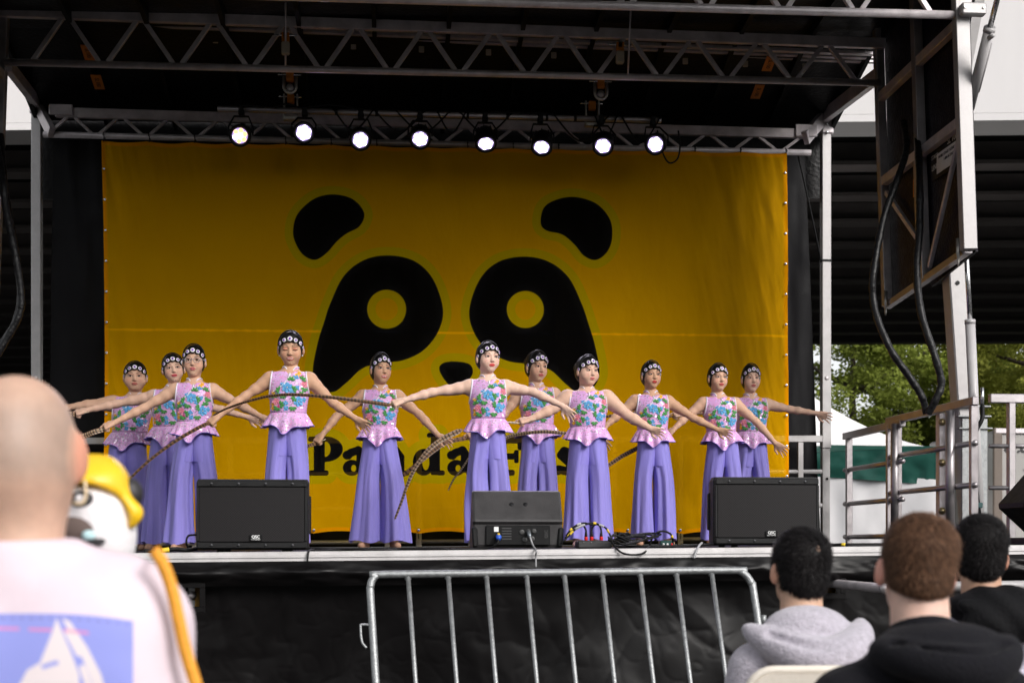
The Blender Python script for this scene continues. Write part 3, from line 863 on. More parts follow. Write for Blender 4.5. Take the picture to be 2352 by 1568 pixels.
post(85, 248, 13.35, .085, 'square aluminium post at the left rear corner of the stage')
pr = post(1896, 295, 13.35, .085, 'square aluminium post at the right rear corner of the stage')
q = P(1896, 600, 13.35)
MB().tube(catmull([P(1832, 352, 13.1), P(1850, 430, 13.15), P(1878, 560, 13.25), P(1884, 598, 13.3)], 6), .008, 8).build('cable', M_RUBBER, pr, True)
MB().box(q + Vector((0, 0, 0)), (.095, .095, .022), bev=.003).build('tape', M_BLACK, pr)

# folded side wings hanging from the roof
M_WING = mat('purple_black_wing_panel', (.007, .004, .010), .45, 0, .35, 12, .8, 45, spec=.16)
def wing(side, label):
    sx = 1 if side > 0 else -1
    t = thing('side_wing', label, 'stage wing', ((XR if sx > 0 else XL), 11, 3.6), 'folded side wings')
    X0 = 4.03 if sx > 0 else -3.1
    ya, yb = 11.95, 10.2
    def W(f, z):                                    # f 0 rear .. 1 front, lower end swings a little outwards
        y = ya + (yb - ya) * f
        return Vector((X0 + sx * .035 * (5.2 - z), y, z))
    zt_, zb_ = 5.75, 3.22
    zb = lambda f: zb_ + .12 * f
    th = Vector((sx * .05, 0, 0))
    for (f0, f1) in ((0, .499), (.501, 1)):
        for (z0, z1) in ((zb_ + .01, 4.25), (4.252, 4.95), (4.952, 5.75)):
            V = [W(f0, z0) + th, W(f1, z0 + (.1 if z0 < 3.5 else 0)) + th, W(f1, z1) + th, W(f0, z1) + th]
            V += [v + Vector((sx * .02, 0, 0)) for v in V]
            world_mesh('wing_panel', V, [(0, 1, 2, 3), (7, 6, 5, 4), (0, 4, 5, 1), (1, 5, 6, 2), (2, 6, 7, 3), (3, 7, 4, 0)], M_WING, t)
    for f in (0, .5, 1):
        mm = M_ALU_W if f == 1 else M_ALU
        w = .1 if f == 1 else .07
        MB().bar(W(f, zb(f)), W(f, zt_), w, .085, up=(0, 1, 0), bev=.004).build('upright', mm, t)
    MB().bar(W(.46, zb(.5)), W(.46, 4.25), .05, .07, up=(0, 1, 0), bev=.004).build('upright', M_ALU, t)
    for z in (4.25, 4.95, 5.65):
        MB().bar(W(.02, z), W(.98, z + .02), .06, .075, bev=.004).build('rail', M_ALU_D, t)
    MB().bar(W(0, zb_), W(1, zb_ + .12), .06, .05, bev=.004).build('rail', M_ALU, t)
    MB().bar(W(.04, 4.15), W(.45, 3.6), .03, .04, bev=.003).build('brace', M_ALU_D, t)
    MB().bar(W(.96, 4.2), W(.56, 3.36), .03, .04, bev=.003).build('brace', M_ALU_D, t)
    for f in (.06, .96):
        p = W(f, zb(f)); MB().lathe([(.006, -.1), (.01, -.07), (.01, -.04), (.016, -.03), (.016, .1)], Matrix.Translation(p + Vector((-sx * .05, 0, 0))), 10).build('latch_pin', M_ZINC, t, True)
    if sx > 0:
        n = Vector((-1, 0, 0)); pl = W(.76, 4.12) + Vector((.035, 0, 0))
        sg = MB().box(pl + Vector((0, 0, .02)), (.006, .62, .27)).build('sign_plate', M_BLACK, t)
        o = MB().box(pl + Vector((-.006, -.05, -.01)), (.004, .5, .15)).build('sign_field', M_WHITE, t)
        lettering('SL 100', .07, frame(pl + Vector((-.0045, -.1, .105)), (0, -1, 0), n), M_WHITE, t)
        lettering('MOBILE STAGE / SCÈNE MOBILE', .03, frame(pl + Vector((-.0095, -.05, .03)), (0, -1, 0), n), M_DKPRINT, t)
        lettering('1-800-26-STAGE', .03, frame(pl + Vector((-.0095, -.05, -.01)), (0, -1, 0), n), M_DKPRINT, t)
        lettering('STAGE', .045, frame(pl + Vector((-.0045, .25, .06)), (0, -1, 0), n), M_WHITE, t)
        lettering('LINE', .06, frame(pl + Vector((-.0045, .25, -.02)), (0, -1, 0), n), M_WHITE, t)
        o = MB().box(W(.38, 4.05) + Vector((.03, 0, 0)), (.006, .1, .14)).build('sticker', M_ORANGE, t)
    return t
wing(1, 'folded right side wing with black panels in an aluminium frame')
wing(-1, 'folded left side wing at the left edge of the picture')
# tower, cylinders and corner post at the right
M_HYD = mat('white_cylinder_paint', (.46, .445, .45), .35, 0, .08, 6)
tw = thing('stage_tower', 'tall galvanised steel mast behind the right railing', 'mast', P(2200, HOR, 10.9) * Vector((1, 1, 0)))
a, b = P(2236, 1240, 10.9), P(2174, 330, 10.9)
MB().bar(a, b, .16, .16, up=(0, 1, 0), bev=.01).build('mast_tube', M_ALU_W, tw)
for t_ in (.28, .31, .335): MB().box(a.lerp(b, t_) + Vector((.03, -.09, 0)), (.26, .06, .012), bev=.002).build('flange', M_GALV, tw)
MB().box(a.lerp(b, .14) + Vector((0, -.09, 0)), (.2, .02, 1.0), bev=.004).build('face_plate', M_GALV, tw)
MB().lathe([(.016, 0), (.016, .004)], frame(P(2190, 654, 10.9) + Vector((0, -.083, 0)), (1, 0, 0), (0, -1, 0)), 12).build('hole', M_BLACKM, tw)
cy = thing('hydraulic_cylinder', 'pale hydraulic cylinder standing beside the right mast', 'cylinder', P(2240, HOR, 10.6) * Vector((1, 1, 0)), 'hydraulic cylinders')
a, b, c = P(2252, 1250, 10.6), P(2228, 738, 10.6), P(2217, 540, 10.6)
MB().tube([a, b], .037, 18).build('barrel', M_HYD, cy, True); MB().tube([b, c], .018, 14).build('rod', M_STEEL, cy, True)
MB().tube([b - Vector((0, 0, .02)), b + Vector((0, 0, .012))], .04, 18).build('gland', M_HYD, cy, True)
MB().tube(catmull([P(2256, 930, 10.5), P(2256, 960, 10.45), P(2244, 985, 10.45), P(2236, 1010, 10.45), P(2240, 1100, 10.45), P(2249, 1180, 10.45)], 6), .016, 10).build('hose', M_RUBBER, cy, True)
MB().tube([P(2256, 890, 10.5), P(2256, 932, 10.5)], .014, 8).build('fitting', M_STEEL, cy, True)
MB().box(P(2246, 1160, 10.42), (.06, .05, .04), bev=.006).build('clamp', mat('dark_teal_plastic', (.02, .07, .07), .5), cy)
cy = thing('hydraulic_cylinder', 'slanted hydraulic cylinder at the top right corner before the white fascia', 'cylinder', P(2260, 200, 9.9), 'hydraulic cylinders')
a, b, c = P(2226, 250, 10.3), P(2274, 62, 9.9), P(2306, -60, 9.6)
MB().tube([a, b], .037, 18).build('barrel', M_HYD, cy, True); MB().tube([b, c], .02, 14).build('rod', M_STEEL, cy, True)
MB().tube([b.lerp(a, .06), b], .042, 18).build('gland', M_HYD, cy, True)
MB().lathe([(.02, 0), (.02, .03), (.012, .05)], frame(b.lerp(a, .14) + Vector((0, -.03, 0)), (1, 0, 0), (.4, -1, 0)), 10).build('port', M_HYD, cy, True)
MB().tube([b.lerp(a, .2) + Vector((.035, -.02, 0)), b.lerp(a, .8) + Vector((.03, -.02, 0))], .01, 8).build('pipe', M_HYD, cy, True)
cp = thing('truss_corner', 'white end block joining the front truss to the right upright', 'bracket', P(2222, 30, YT))
MB().box(P(2218, 32, YT) + Vector((.02, -.08, 0)), (.18, .07, .085), bev=.01).build('block', M_ALU_W, cp)
for dx in (-.05, .085): MB().lathe([(.01, 0), (.01, .006)], frame(P(2218, 32, YT) + Vector((dx, -.117, .005)), (1, 0, 0), (0, -1, 0)), 8).build('bolt', M_ZINC, cp)
MB().bar(P(2212, 20, YT) + Vector((.0, 0, 0)), P(2214, -120, YT), .09, .09, up=(0, 1, 0)).build('stub', M_ALU_W, cp)
MB().bar(P(2236, 20, YT + .2), P(2258, -120, YT + .1), .07, .07, up=(0, 1, 0)).build('stub', M_ALU_W, cp)
MB().bar(P(2215, 170, YT + .25), P(2258, -60, YT + .1), .07, .07, up=(0, 1, 0)).build('stay', M_ALU_W, cp)

# sleeved hoses
M_SLEEVE = mat('wrapped_black_sleeve', (.006, .006, .007), .45, 0, .3, 20, .9, 26, spec=.35)
def sleeve(pts, r, label, seed):
    rs = random.Random(seed); q = catmull(pts, 22); n = len(q)
    m = MB(); m.tube(q, [r * (1 + .05 * math.sin(i * .45) + .10 * rs.random()) for i in range(n)], 10)
    o = m.build('sleeved_hose', M_SLEEVE, None, True)
    tag(o, label, 'hose', 'black sleeved hoses')
sleeve([P(2075, 280, 11.3), P(2082, 340, 11.0), P(2062, 410, 10.8), P(2030, 500, 10.7), P(2007, 620, 10.6), P(2005, 680, 10.6), P(2018, 740, 10.55), P(2050, 810, 10.5), P(2085, 860, 10.5), P(2117, 910, 10.5), P(2128, 950, 10.5)], .025, 'black hose bowing out left below the right side wing', 1)
sleeve([P(2105, 280, 11.3), P(2112, 400, 10.75), P(2112, 520, 10.6), P(2106, 620, 10.5), P(2116, 720, 10.45), P(2148, 820, 10.4), P(2162, 880, 10.4), P(2150, 915, 10.4), P(2132, 950, 10.45)], .026, 'black hose hanging from the right side wing nearest the mast', 2)
sleeve([P(-14, 300, 11.6), P(4, 400, 11.2), P(14, 480, 11.1), P(36, 590, 11), P(48, 670, 11), P(45, 720, 11), P(20, 770, 11), P(-16, 830, 11)], .026, 'black hose curving at the left edge, outer strand', 3)
sleeve([P(2, 310, 11.7), P(10, 420, 11.5), P(26, 520, 11.35), P(42, 620, 11.3), P(46, 690, 11.3), P(30, 750, 11.3), P(-6, 800, 11.3)], .024, 'black hose curving at the left edge, inner strand', 4)

# handrails
def rail_section(name, label, posts, heights, ext, r=.0215, group='stage handrails', cap=True, extra=None):
    t = thing(name, label, 'handrail', posts[0], group)
    a, b = Vector(posts[0]), Vector(posts[-1]); d = (b - a).normalized()
    for p in posts:
        p = Vector(p); MB().bar(p, p + Vector((0, 0, heights[0] - .03)), .055, .045, up=d, bev=.004).build('post', M_ALU, t)
    up = Vector((0, 0, heights[0]))
    MB().bar(a + up - d * ext, b + up + d * ext, .05, .06, bev=.005).build('top_rail', M_ALU, t)
    for h in heights[1:]:
        MB().tube([a + Vector((0, 0, h)) - d * ext, b + Vector((0, 0, h)) + d * ext], r, 12).build('rail', M_ALU, t, True)
    return t
def dz(x, y): return Vector((x, y, deck(x)))
XS = 4.12
rail_section('handrail', 'side handrail at the right rear of the stage before the white tent', [dz(XS, 13.05), dz(XS, 11.75)], (.98, .67, .36, .06), .12)
rh = rail_section('handrail', 'nearer side handrail at the right with thick round stanchions', [dz(XS, 11.95), dz(XS + .02, 10.22)], (1.02, .72, .42), .04)
for y in (11.7, 10.5): MB().tube([dz(XS - .045, y) + Vector((0, 0, .02)), dz(XS - .045, y) + Vector((0, 0, .98))], .032, 16).build('stanchion', M_ALU, rh, True)
sq = dz(XS + .08, 11.0)
MB().bar(sq, sq + Vector((0, 0, 1.0)), .08, .06, up=(1, 0, 0), bev=.004).build('stanchion', M_ALU_D, rh)
for z in (.25, .62, .93): MB().lathe([(.028, 0), (.028, .01), (.014, .012), (.014, .03)], frame(sq + Vector((-.01, -.042, z)), (1, 0, 0), (-.3, -1, 0)), 14).build('lock_bolt', mat('brass_zinc', (.5, .4, .22), .35, .8, .15, 20), rh, True)
a = P(2300, 915, 9.6); zr = deck(a.x)
rail_section('handrail', 'front facing handrail at the right edge beside the trailer', [Vector((P(2322, 915, 9.6).x, 9.6, zr)), Vector((P(2420, 915, 9.6).x, 9.6, zr))], (a.z - zr, P(2300, 1024, 9.6).z - zr, P(2300, 1120, 9.6).z - zr), .15, .0145)
# rear handrails, seen through the banner
Y0 = 13.2
def rear(px0, px1, posts, label):
    pts = [Vector((P(x, 1200, Y0).x, Y0, deck(P(x, 1200, Y0).x))) for x in posts]
    t = thing('handrail', label, 'handrail', pts[0], 'stage handrails')
    a, b = P(px0, 1, Y0), P(px1, 1, Y0)
    za = lambda X, h: Vector((X, Y0, deck(X) + h))
    for p in pts: MB().box(p + Vector((0, 0, .47)), (.05, .04, .94), bev=.004).build('post', M_ALU_W, t)
    MB().bar(za(a.x, .96), za(b.x, .96), .05, .06, bev=.005).build('top_rail', M_ALU_W, t)
    for h in (.66, .35, .05): MB().tube([za(a.x, h), za(b.x, h)], .02, 10).build('rail', M_ALU_W, t, True)
rear(130, 480, (172, 448), 'rear handrail at the far left behind the banner edge')
rear(500, 945, (530, 700, 890), 'rear handrail behind the banner, left of centre')
rear(955, 1395, (962, 1082, 1375), 'rear handrail behind the middle of the banner')
rear(1405, 1888, (1410, 1562, 1838), 'rear handrail at the right ending before the black curtain')
# ------------------------------------------------------------------ curtain and banner
YC, YBN = 13.42, 12.9
M_CURT = mat('black_curtain_cloth', (.0045, .0042, .0055), .6, 0, .15, 6, .15, 90, spec=.16)
nu, nv = 360, 60
U, W = np.meshgrid(np.linspace(0, 1, nu), np.linspace(0, 1, nv), indexing='ij')
cl, cr_ = P(119, 318, YC).x, P(1850, 360, YC).x
clb, crb = P(112, 1250, YC).x, P(1884, 1250, YC).x
X = (cl + (cr_ - cl) * U) * W + (clb + (crb - clb) * U) * (1 - W)
ztop = P(119, 318, YC).z + (P(1850, 358, YC).z - P(119, 318, YC).z) * U
zbot = np.vectorize(deck)(X) + .005
Z = zbot + (ztop - zbot) * W
Yc = YC + .10 * fbm(X * 1.7 + .25 * W, W * .8, 2) + .02 * fbm(X * 6, W * 3, 3) + .03 * np.abs(fbm(X * 2.5 + W, W * 2.0, 2))
cu = world_mesh('black_curtain', np.stack([X, Yc, Z], axis=-1).reshape(-1, 3), grid_faces(nu, nv), M_CURT, None, True)
tag(cu, 'black curtain hanging behind the yellow banner with both edges showing', 'curtain')

# print on the banner: signed distances in picture columns and rows
def poly_sdf(px, py, pts):
    pts = np.array([(p[0], p[1]) for p in pts]); d = np.full(px.shape, 1e9); s = np.ones(px.shape)
    n = len(pts); j = n - 1
    for i in range(n):
        a, b = pts[i], pts[j]
        ex, ey = b[0] - a[0], b[1] - a[1]; wx, wy = px - a[0], py - a[1]
        t = np.clip((wx * ex + wy * ey) / (ex * ex + ey * ey), 0, 1)
        d = np.minimum(d, (wx - ex * t) ** 2 + (wy - ey * t) ** 2)
        c1 = py >= a[1]; c2 = py < b[1]; c3 = ex * wy > ey * wx
        s = np.where((c1 & c2 & c3) | (~c1 & ~c2 & ~c3), -s, s); j = i
    return s * np.sqrt(d)
def smooth_poly(pts, n=6): return [(p.x, p.y) for p in catmull([(a, b, 0) for a, b in pts], n, True)]
def ellp(px, py, c, r):
    k0 = np.sqrt(((px - c[0]) / r[0]) ** 2 + ((py - c[1]) / r[1]) ** 2); k1 = np.sqrt(((px - c[0]) / r[0] ** 2) ** 2 + ((py - c[1]) / r[1] ** 2) ** 2)
    return k0 * (k0 - 1) / np.maximum(k1, 1e-6)
def rbox(px, py, x0, x1, y0, y1, r=8):
    qx = np.abs(px - (x0 + x1) / 2) - (x1 - x0) / 2 + r; qy = np.abs(py - (y0 + y1) / 2) - (y1 - y0) / 2 + r
    return np.sqrt(np.maximum(qx, 0) ** 2 + np.maximum(qy, 0) ** 2) + np.minimum(np.maximum(qx, qy), 0) - r
def seg(px, py, a, b, r0, r1=None):
    r1 = r0 if r1 is None else r1
    ex, ey = b[0] - a[0], b[1] - a[1]; t = np.clip(((px - a[0]) * ex + (py - a[1]) * ey) / (ex * ex + ey * ey), 0, 1)
    return np.sqrt((px - a[0] - ex * t) ** 2 + (py - a[1] - ey * t) ** 2) - (r0 + (r1 - r0) * t)
def face_sdf(x, y):
    u = (x - 229.7) / .708; v = (y - 287) / .708
    earL = poly_sdf(u, v, smooth_poly([(626, 345), (640, 290), (690, 242), (752, 225), (820, 240), (857, 285), (842, 328), (800, 352), (768, 378), (735, 415), (698, 437), (660, 422), (635, 385)]))
    earR = poly_sdf(u, v, smooth_poly([(1430, 318), (1440, 268), (1480, 242), (1540, 233), (1610, 255), (1655, 308), (1661, 370), (1643, 415), (1608, 438), (1570, 424), (1540, 388), (1500, 355), (1450, 342)]))
    L = [(748, 575), (790, 490), (855, 438), (935, 422), (1020, 440), (1080, 498), (1113, 595), (1098, 668), (1052, 728), (985, 762), (910, 772), (850, 790), (800, 835), (755, 866), (712, 848), (690, 800), (705, 710), (726, 640)]
    eyeL = np.maximum(poly_sdf(u, v, smooth_poly(L)), -(np.hypot(u - 930, v - 597) - 63))
    R = [(2311 - a, b + 4) for a, b in L]
    eyeR = np.maximum(poly_sdf(u, v, smooth_poly(R)), -(np.hypot(u - 1380, v - 598) - 60))
    nose = poly_sdf(u, v, smooth_poly([(1101, 795), (1112, 772), (1155, 766), (1198, 775), (1210, 800), (1195, 828), (1160, 850), (1128, 838)]))
    return np.minimum.reduce([earL, earR, eyeL, eyeR, nose]) * .708
def text_sdf(x, y):
    u = (x - 677.6) / .2856; v = (y - 947.5) / .2856; D = []
    B = lambda *a: D.append(rbox(u, v, *a)); S = lambda *a: D.append(seg(u, v, *a))
    # P
    bowl = np.maximum(np.maximum(ellp(u, v, (245, 292), (140, 102)), -ellp(u, v, (240, 292), (45, 62))), 190 - u)
    B(150, 240, 190, 505, 12); B(105, 270, 462, 505, 16); B(105, 210, 190, 232, 16); D.append(bowl)
    def a_(o):
        D.append(np.maximum(ellp(u, v, (o + 68, 442), (72, 64)), -ellp(u, v, (o + 84, 446), (20, 28))))
        B(o + 105, o + 180, 330, 480, 20); S((o + 60, 322), (o + 120, 300), 34, 30); S((o + 120, 300), (o + 150, 345), 34, 32); S((o + 30, 340), (o + 40, 340), 36); B(o + 150, o + 232, 465, 505, 18)
    def n_(o):
        B(o + 40, o + 115, 275, 500, 12); B(o, o + 110, 275, 315, 14); B(o + 5, o + 140, 465, 505, 16)
        S((o + 110, 335), (o + 180, 308), 26, 38); S((o + 180, 310), (o + 215, 360), 38, 38); B(o + 177, o + 252, 345, 500, 12); B(o + 155, o + 290, 465, 505, 16)
    a_(388); n_(628); a_(1228)
    D.append(np.maximum(ellp(u, v, (1035, 397), (88, 108)), -ellp(u, v, (1052, 397), (28, 64))))
    B(1092, 1166, 160, 500, 14); B(1060, 1140, 160, 200, 16); B(1140, 1206, 462, 503, 16)
    # F e s t
    B(1605, 1700, 192, 505, 12); B(1562, 1768, 458, 505, 18); B(1562, 1842, 192, 246, 18); B(1790, 1842, 200, 300, 20); B(1690, 1800, 325, 376, 16); B(1762, 1800, 298, 405, 14)
    ring = np.maximum(ellp(u, v, (1965, 392), (112, 112)), -ellp(u, v, (1972, 372), (34, 52)))
    D.append(np.maximum(ring, -rbox(u, v, 1975, 2095, 415, 452, 6))); B(1900, 2060, 378, 414, 8)
    for a, b in (((2215, 325), (2165, 305)), ((2165, 305), (2140, 340)), ((2140, 340), (2205, 400)), ((2205, 400), (2230, 440)), ((2230, 440), (2185, 470)), ((2185, 470), (2130, 455))): S(a, b, 34, 34)
    B(2215, 2250, 285, 360, 12); B(2100, 2135, 420, 500, 12)
    B(2320, 2395, 215, 470, 14); S((2358, 450), (2420, 470), 36, 28); B(2285, 2440, 275, 318, 12)
    return np.minimum.reduce(D) * .2856
M_BAN = bpy.data.materials.new('printed_banner'); M_BAN.use_nodes = True
nt = M_BAN.node_tree; n = nt.nodes; l = nt.links; b = n['Principled BSDF']; b.inputs['Roughness'].default_value = .62
b.inputs['Specular IOR Level'].default_value = .02
def attr_node(nm):
    a = n.new('ShaderNodeAttribute'); a.attribute_name = nm; return a.outputs['Fac']
def ramp(src, a, b_):
    m_ = n.new('ShaderNodeMapRange'); m_.clamp = True; l.new(src, m_.inputs[0]); m_.inputs[1].default_value = a; m_.inputs[2].default_value = b_; return m_.outputs[0]
def mixc(f, c0, c1):
    x = n.new('ShaderNodeMix'); x.data_type = 'RGBA'; l.new(f, x.inputs[0])
    for i, c in ((6, c0), (7, c1)):
        if isinstance(c, tuple): x.inputs[i].default_value = (*c, 1)
        else: l.new(c, x.inputs[i])
    return x.outputs[2]
sd, hem, seam = attr_node('ink'), attr_node('hem'), attr_node('seam')
halo = ramp(sd, 19.5, 18.5); ink = ramp(sd, .6, -.6)
tc = n.new('ShaderNodeTexCoord'); nz = n.new('ShaderNodeTexNoise'); nz.inputs['Scale'].default_value = 3; nz.inputs['Detail'].default_value = 5; l.new(tc.outputs['Object'], nz.inputs['Vector'])
c = mixc(ramp(nz.outputs['Fac'], .3, .7), (.94, .465, .0), (.97, .49, .0))
c = mixc(halo, c, (.75, .525, .0)); c = mixc(hem, c, (.92, .36, .0))
blk = mixc(ramp(sd, -4, -20), (.009, .009, .010), (.003, .003, .0035))
c = mixc(seam, c, (1.0, .50, .0)); c = mixc(ink, c, blk)
l.new(c, b.inputs['Base Color'])
nb_ = n.new('ShaderNodeTexNoise'); nb_.inputs['Scale'].default_value = 2.2; nb_.inputs['Detail'].default_value = 6; nb_.inputs['Distortion'].default_value = .6
mp = n.new('ShaderNodeMapping'); mp.inputs['Scale'].default_value = (1.3, 1, .45); mp.inputs['Rotation'].default_value = (0, .3, 0); l.new(tc.outputs['Object'], mp.inputs[0]); l.new(mp.outputs[0], nb_.inputs['Vector'])
bu = n.new('ShaderNodeBump'); bu.inputs['Strength'].default_value = .45; bu.inputs['Distance'].default_value = .06; l.new(nb_.outputs['Fac'], bu.inputs['Height']); l.new(bu.outputs[0], b.inputs['Normal'])
trl_ = n.new('ShaderNodeBsdfTranslucent'); l.new(c, trl_.inputs['Color'])
m1 = n.new('ShaderNodeMixShader'); m1.inputs[0].default_value = .1; l.new(b.outputs[0], m1.inputs[1]); l.new(trl_.outputs[0], m1.inputs[2])
tp = n.new('ShaderNodeBsdfTransparent'); tp.inputs[0].default_value = (1, .78, .25, 1)
m2 = n.new('ShaderNodeMixShader'); l.new(m1.outputs[0], m2.inputs[1]); l.new(tp.outputs[0], m2.inputs[2])
mul = n.new('ShaderNodeMath'); mul.operation = 'MULTIPLY'; mul.inputs[1].default_value = .26
inv = n.new('ShaderNodeMath'); inv.operation = 'SUBTRACT'; inv.inputs[0].default_value = 1; mxx = n.new('ShaderNodeMath'); mxx.operation = 'MAXIMUM'; l.new(hem, mxx.inputs[0]); l.new(seam, mxx.inputs[1]); l.new(mxx.outputs[0], inv.inputs[1]); l.new(inv.outputs[0], mul.inputs[0]); l.new(mul.outputs[0], m2.inputs[0])
l.new(m2.outputs[0], n['Material Output'].inputs['Surface'])

nu, nv = 560, 330
U, W = np.meshgrid(np.linspace(0, 1, nu), np.linspace(0, 1, nv), indexing='ij')
xl = 235 + 6 * np.sin(W * 3.0) - 3 * W; xr = 1808 + 5 * (1 - W)
PX = xl + (xr - xl) * U
ytop = 323 + 28 * U + 4.0 * np.abs(np.sin(U * math.pi * 15)) * (1 - .3 * U)
ybot = 1219 + 2 * U - 6 * np.abs(np.sin(U * math.pi * 13.0)) ** .8 + 5
PY = ytop + (ybot - ytop) * (1 - W)
VV = np.array([P(x, y, YBN) for x, y in zip(PX.ravel(), PY.ravel())], dtype=np.float32)
xx, zz_ = VV[:, 0], VV[:, 2]
uu, ww = U.ravel(), W.ravel()
edge = np.exp(-((1 - uu) / .10) ** 2) + np.exp(-(uu / .10) ** 2)
fo = .03 * fbm(xx * 1.1 + zz_ * .2, zz_ * .35, 2) + .024 * edge * fbm(xx * 9 + zz_ * 1.6, zz_ * 1.2, 3) + .016 * np.exp(-ww / .05) * fbm(xx * 8, zz_ * 6, 2) + .010 * np.exp(-(1 - ww) / .05) * fbm(xx * 7 + zz_ * 5, zz_ * 3, 2)
fo += .03 * fbm(xx * 2.6 - zz_ * 1.2, zz_ * .7, 3) * edge + .008 * fbm(xx * 2.4 + zz_ * .9, zz_ * 1.1 + 4, 3)
VV[:, 1] += fo - .03 * np.exp(-ww / .03) * 0
ban = world_mesh('banner', VV, grid_faces(nu, nv), M_BAN, None, True)
x_, y_ = PX.ravel(), PY.ravel()
float_attr(ban.data, np.minimum(face_sdf(x_, y_), text_sdf(x_, y_)), 'ink')
hw_ = np.minimum.reduce([uu * 1573, (1 - uu) * 1573, ww * 880, (1 - ww) * 880])
float_attr(ban.data, np.clip((10 - hw_) / 3, 0, 1), 'hem')
float_attr(ban.data, np.clip(2.6 - np.abs(y_ - (755.5 + 16 * uu)), 0, 1), 'seam')
bn = thing('stage_banner', 'large yellow banner printed with a black panda face and lettering', 'banner', (0, 0, 0))
ban.parent = bn; ban.name = 'cloth'
for i in range(12):
    for s in (0, 1):
        w_ = .06 + .08 * i
        x = (235 + 6 * math.sin(w_ * 3) - 3 * w_ + 5) if s == 0 else (1808 + 5 * (1 - w_) - 5)
        p = P(x, 1215 - (880 - 10 * s) * w_, YBN - .012)
        MB().lathe([(.006, 0), (.011, .001), (.011, .004), (.006, .005)], frame(p, (1, 0, 0), (0, -1, 0)), 10).build('grommet', M_STEEL, bn)
for i in range(16):
    u = i / 15
    a = P(238 + 1568 * u, 325 + 27 * u, YBN - .012); c_ = P(238 + 1568 * u, 308 + 38 * u + 4, YR)
    MB().tube([a, a + Vector((0, .02, .05)), c_ + Vector((0, -.035, 0)), c_ + Vector((0, 0, .035)), c_ + Vector((0, .035, 0)), a + Vector((.01, .03, .02))], .0045, 6).build('cable_tie', M_BLACK, bn)
    if i % 1 == 0 and i < 14:
        x = 240 + 1563 * (i / 13); p = P(x, 1217, YBN - .012)
        MB().lathe([(.006, 0), (.012, .001), (.012, .004), (.006, .005)], frame(p, (1, 0, 0), (0, -1, 0)), 10).build('grommet', M_STEEL, bn)
        MB().tube([p, P(x, 1236, YBN + .1)], .004, 5).build('cable_tie', M_BLACK, bn)

# ------------------------------------------------------------------ light bar and LED par lights
YL = 12.45
a, b = P(500, 250, YL), P(1518, 277, YL)
lbt = thing('light_bar', 'grey aluminium pipe carrying the row of stage lights', 'pipe', (a + b) / 2)
MB().tube([a, b], .024, 16).build('pipe', M_ALU, lbt, True)
for t in (.26, .35, .45, .555, .645, .735, .80): MB().tube([a.lerp(b, t), a.lerp(b, t + .006)], .0262, 14).build('tape', M_BLACK, lbt, True)
rs = random.Random(4)
def barp(px): return a.lerp(b, (P(px, 260, YL).x - a.x) / (b.x - a.x))
for i in range(13):
    x0 = 560 + i * 72 + rs.uniform(-20, 20); x1 = x0 + rs.uniform(50, 130); p0, p1 = barp(x0), barp(min(x1, 1516))
    mid = (p0 + p1) / 2 + Vector((0, -.02, rs.choice([.05, -.12, -.16, .03, -.2])))
    MB().tube(catmull([p0 + Vector((0, -.02, .02)), mid, p1 + Vector((0, -.02, .02))], 8), .008, 6).build('cable', M_RUBBER, lbt, True)
MB().tube(catmull([P(1510, 300, YL), P(1522, 350, YL - .1), P(1537, 374, YL - .12), P(1556, 365, YL - .1), P(1562, 335, YL), P(1558, 300, YL)], 6), .0075, 6).build('cable', M_RUBBER, lbt, True)
M_LENS = mat('lit_led_white', (.9, .9, .95), .2, emit=(.80, .70, 1.0, 4.0))
M_LENSW = mat('lit_led_amber', (.95, .8, .6), .2, emit=(1.0, .50, .16, 1.6))
M_LENSR = mat('lens_reflector', (.5, .45, .6), .25, .3, emit=(.55, .42, 1.0, .55))
LIGHTS = [(551, 312, -6, 4, 1), (698, 305, 0, 2, 0), (828, 322, 4, 14, 0), (965, 320, 0, 24, 0), (1116, 331, 4, 40, 0), (1244, 339, -2, 38, 0), (1385, 336, -4, 26, 0), (1505, 332, -10, 8, 0)]
ORD = ['leftmost', 'second from left', 'third from left', 'fourth from left', 'fourth from right', 'third from right', 'second from right', 'rightmost']
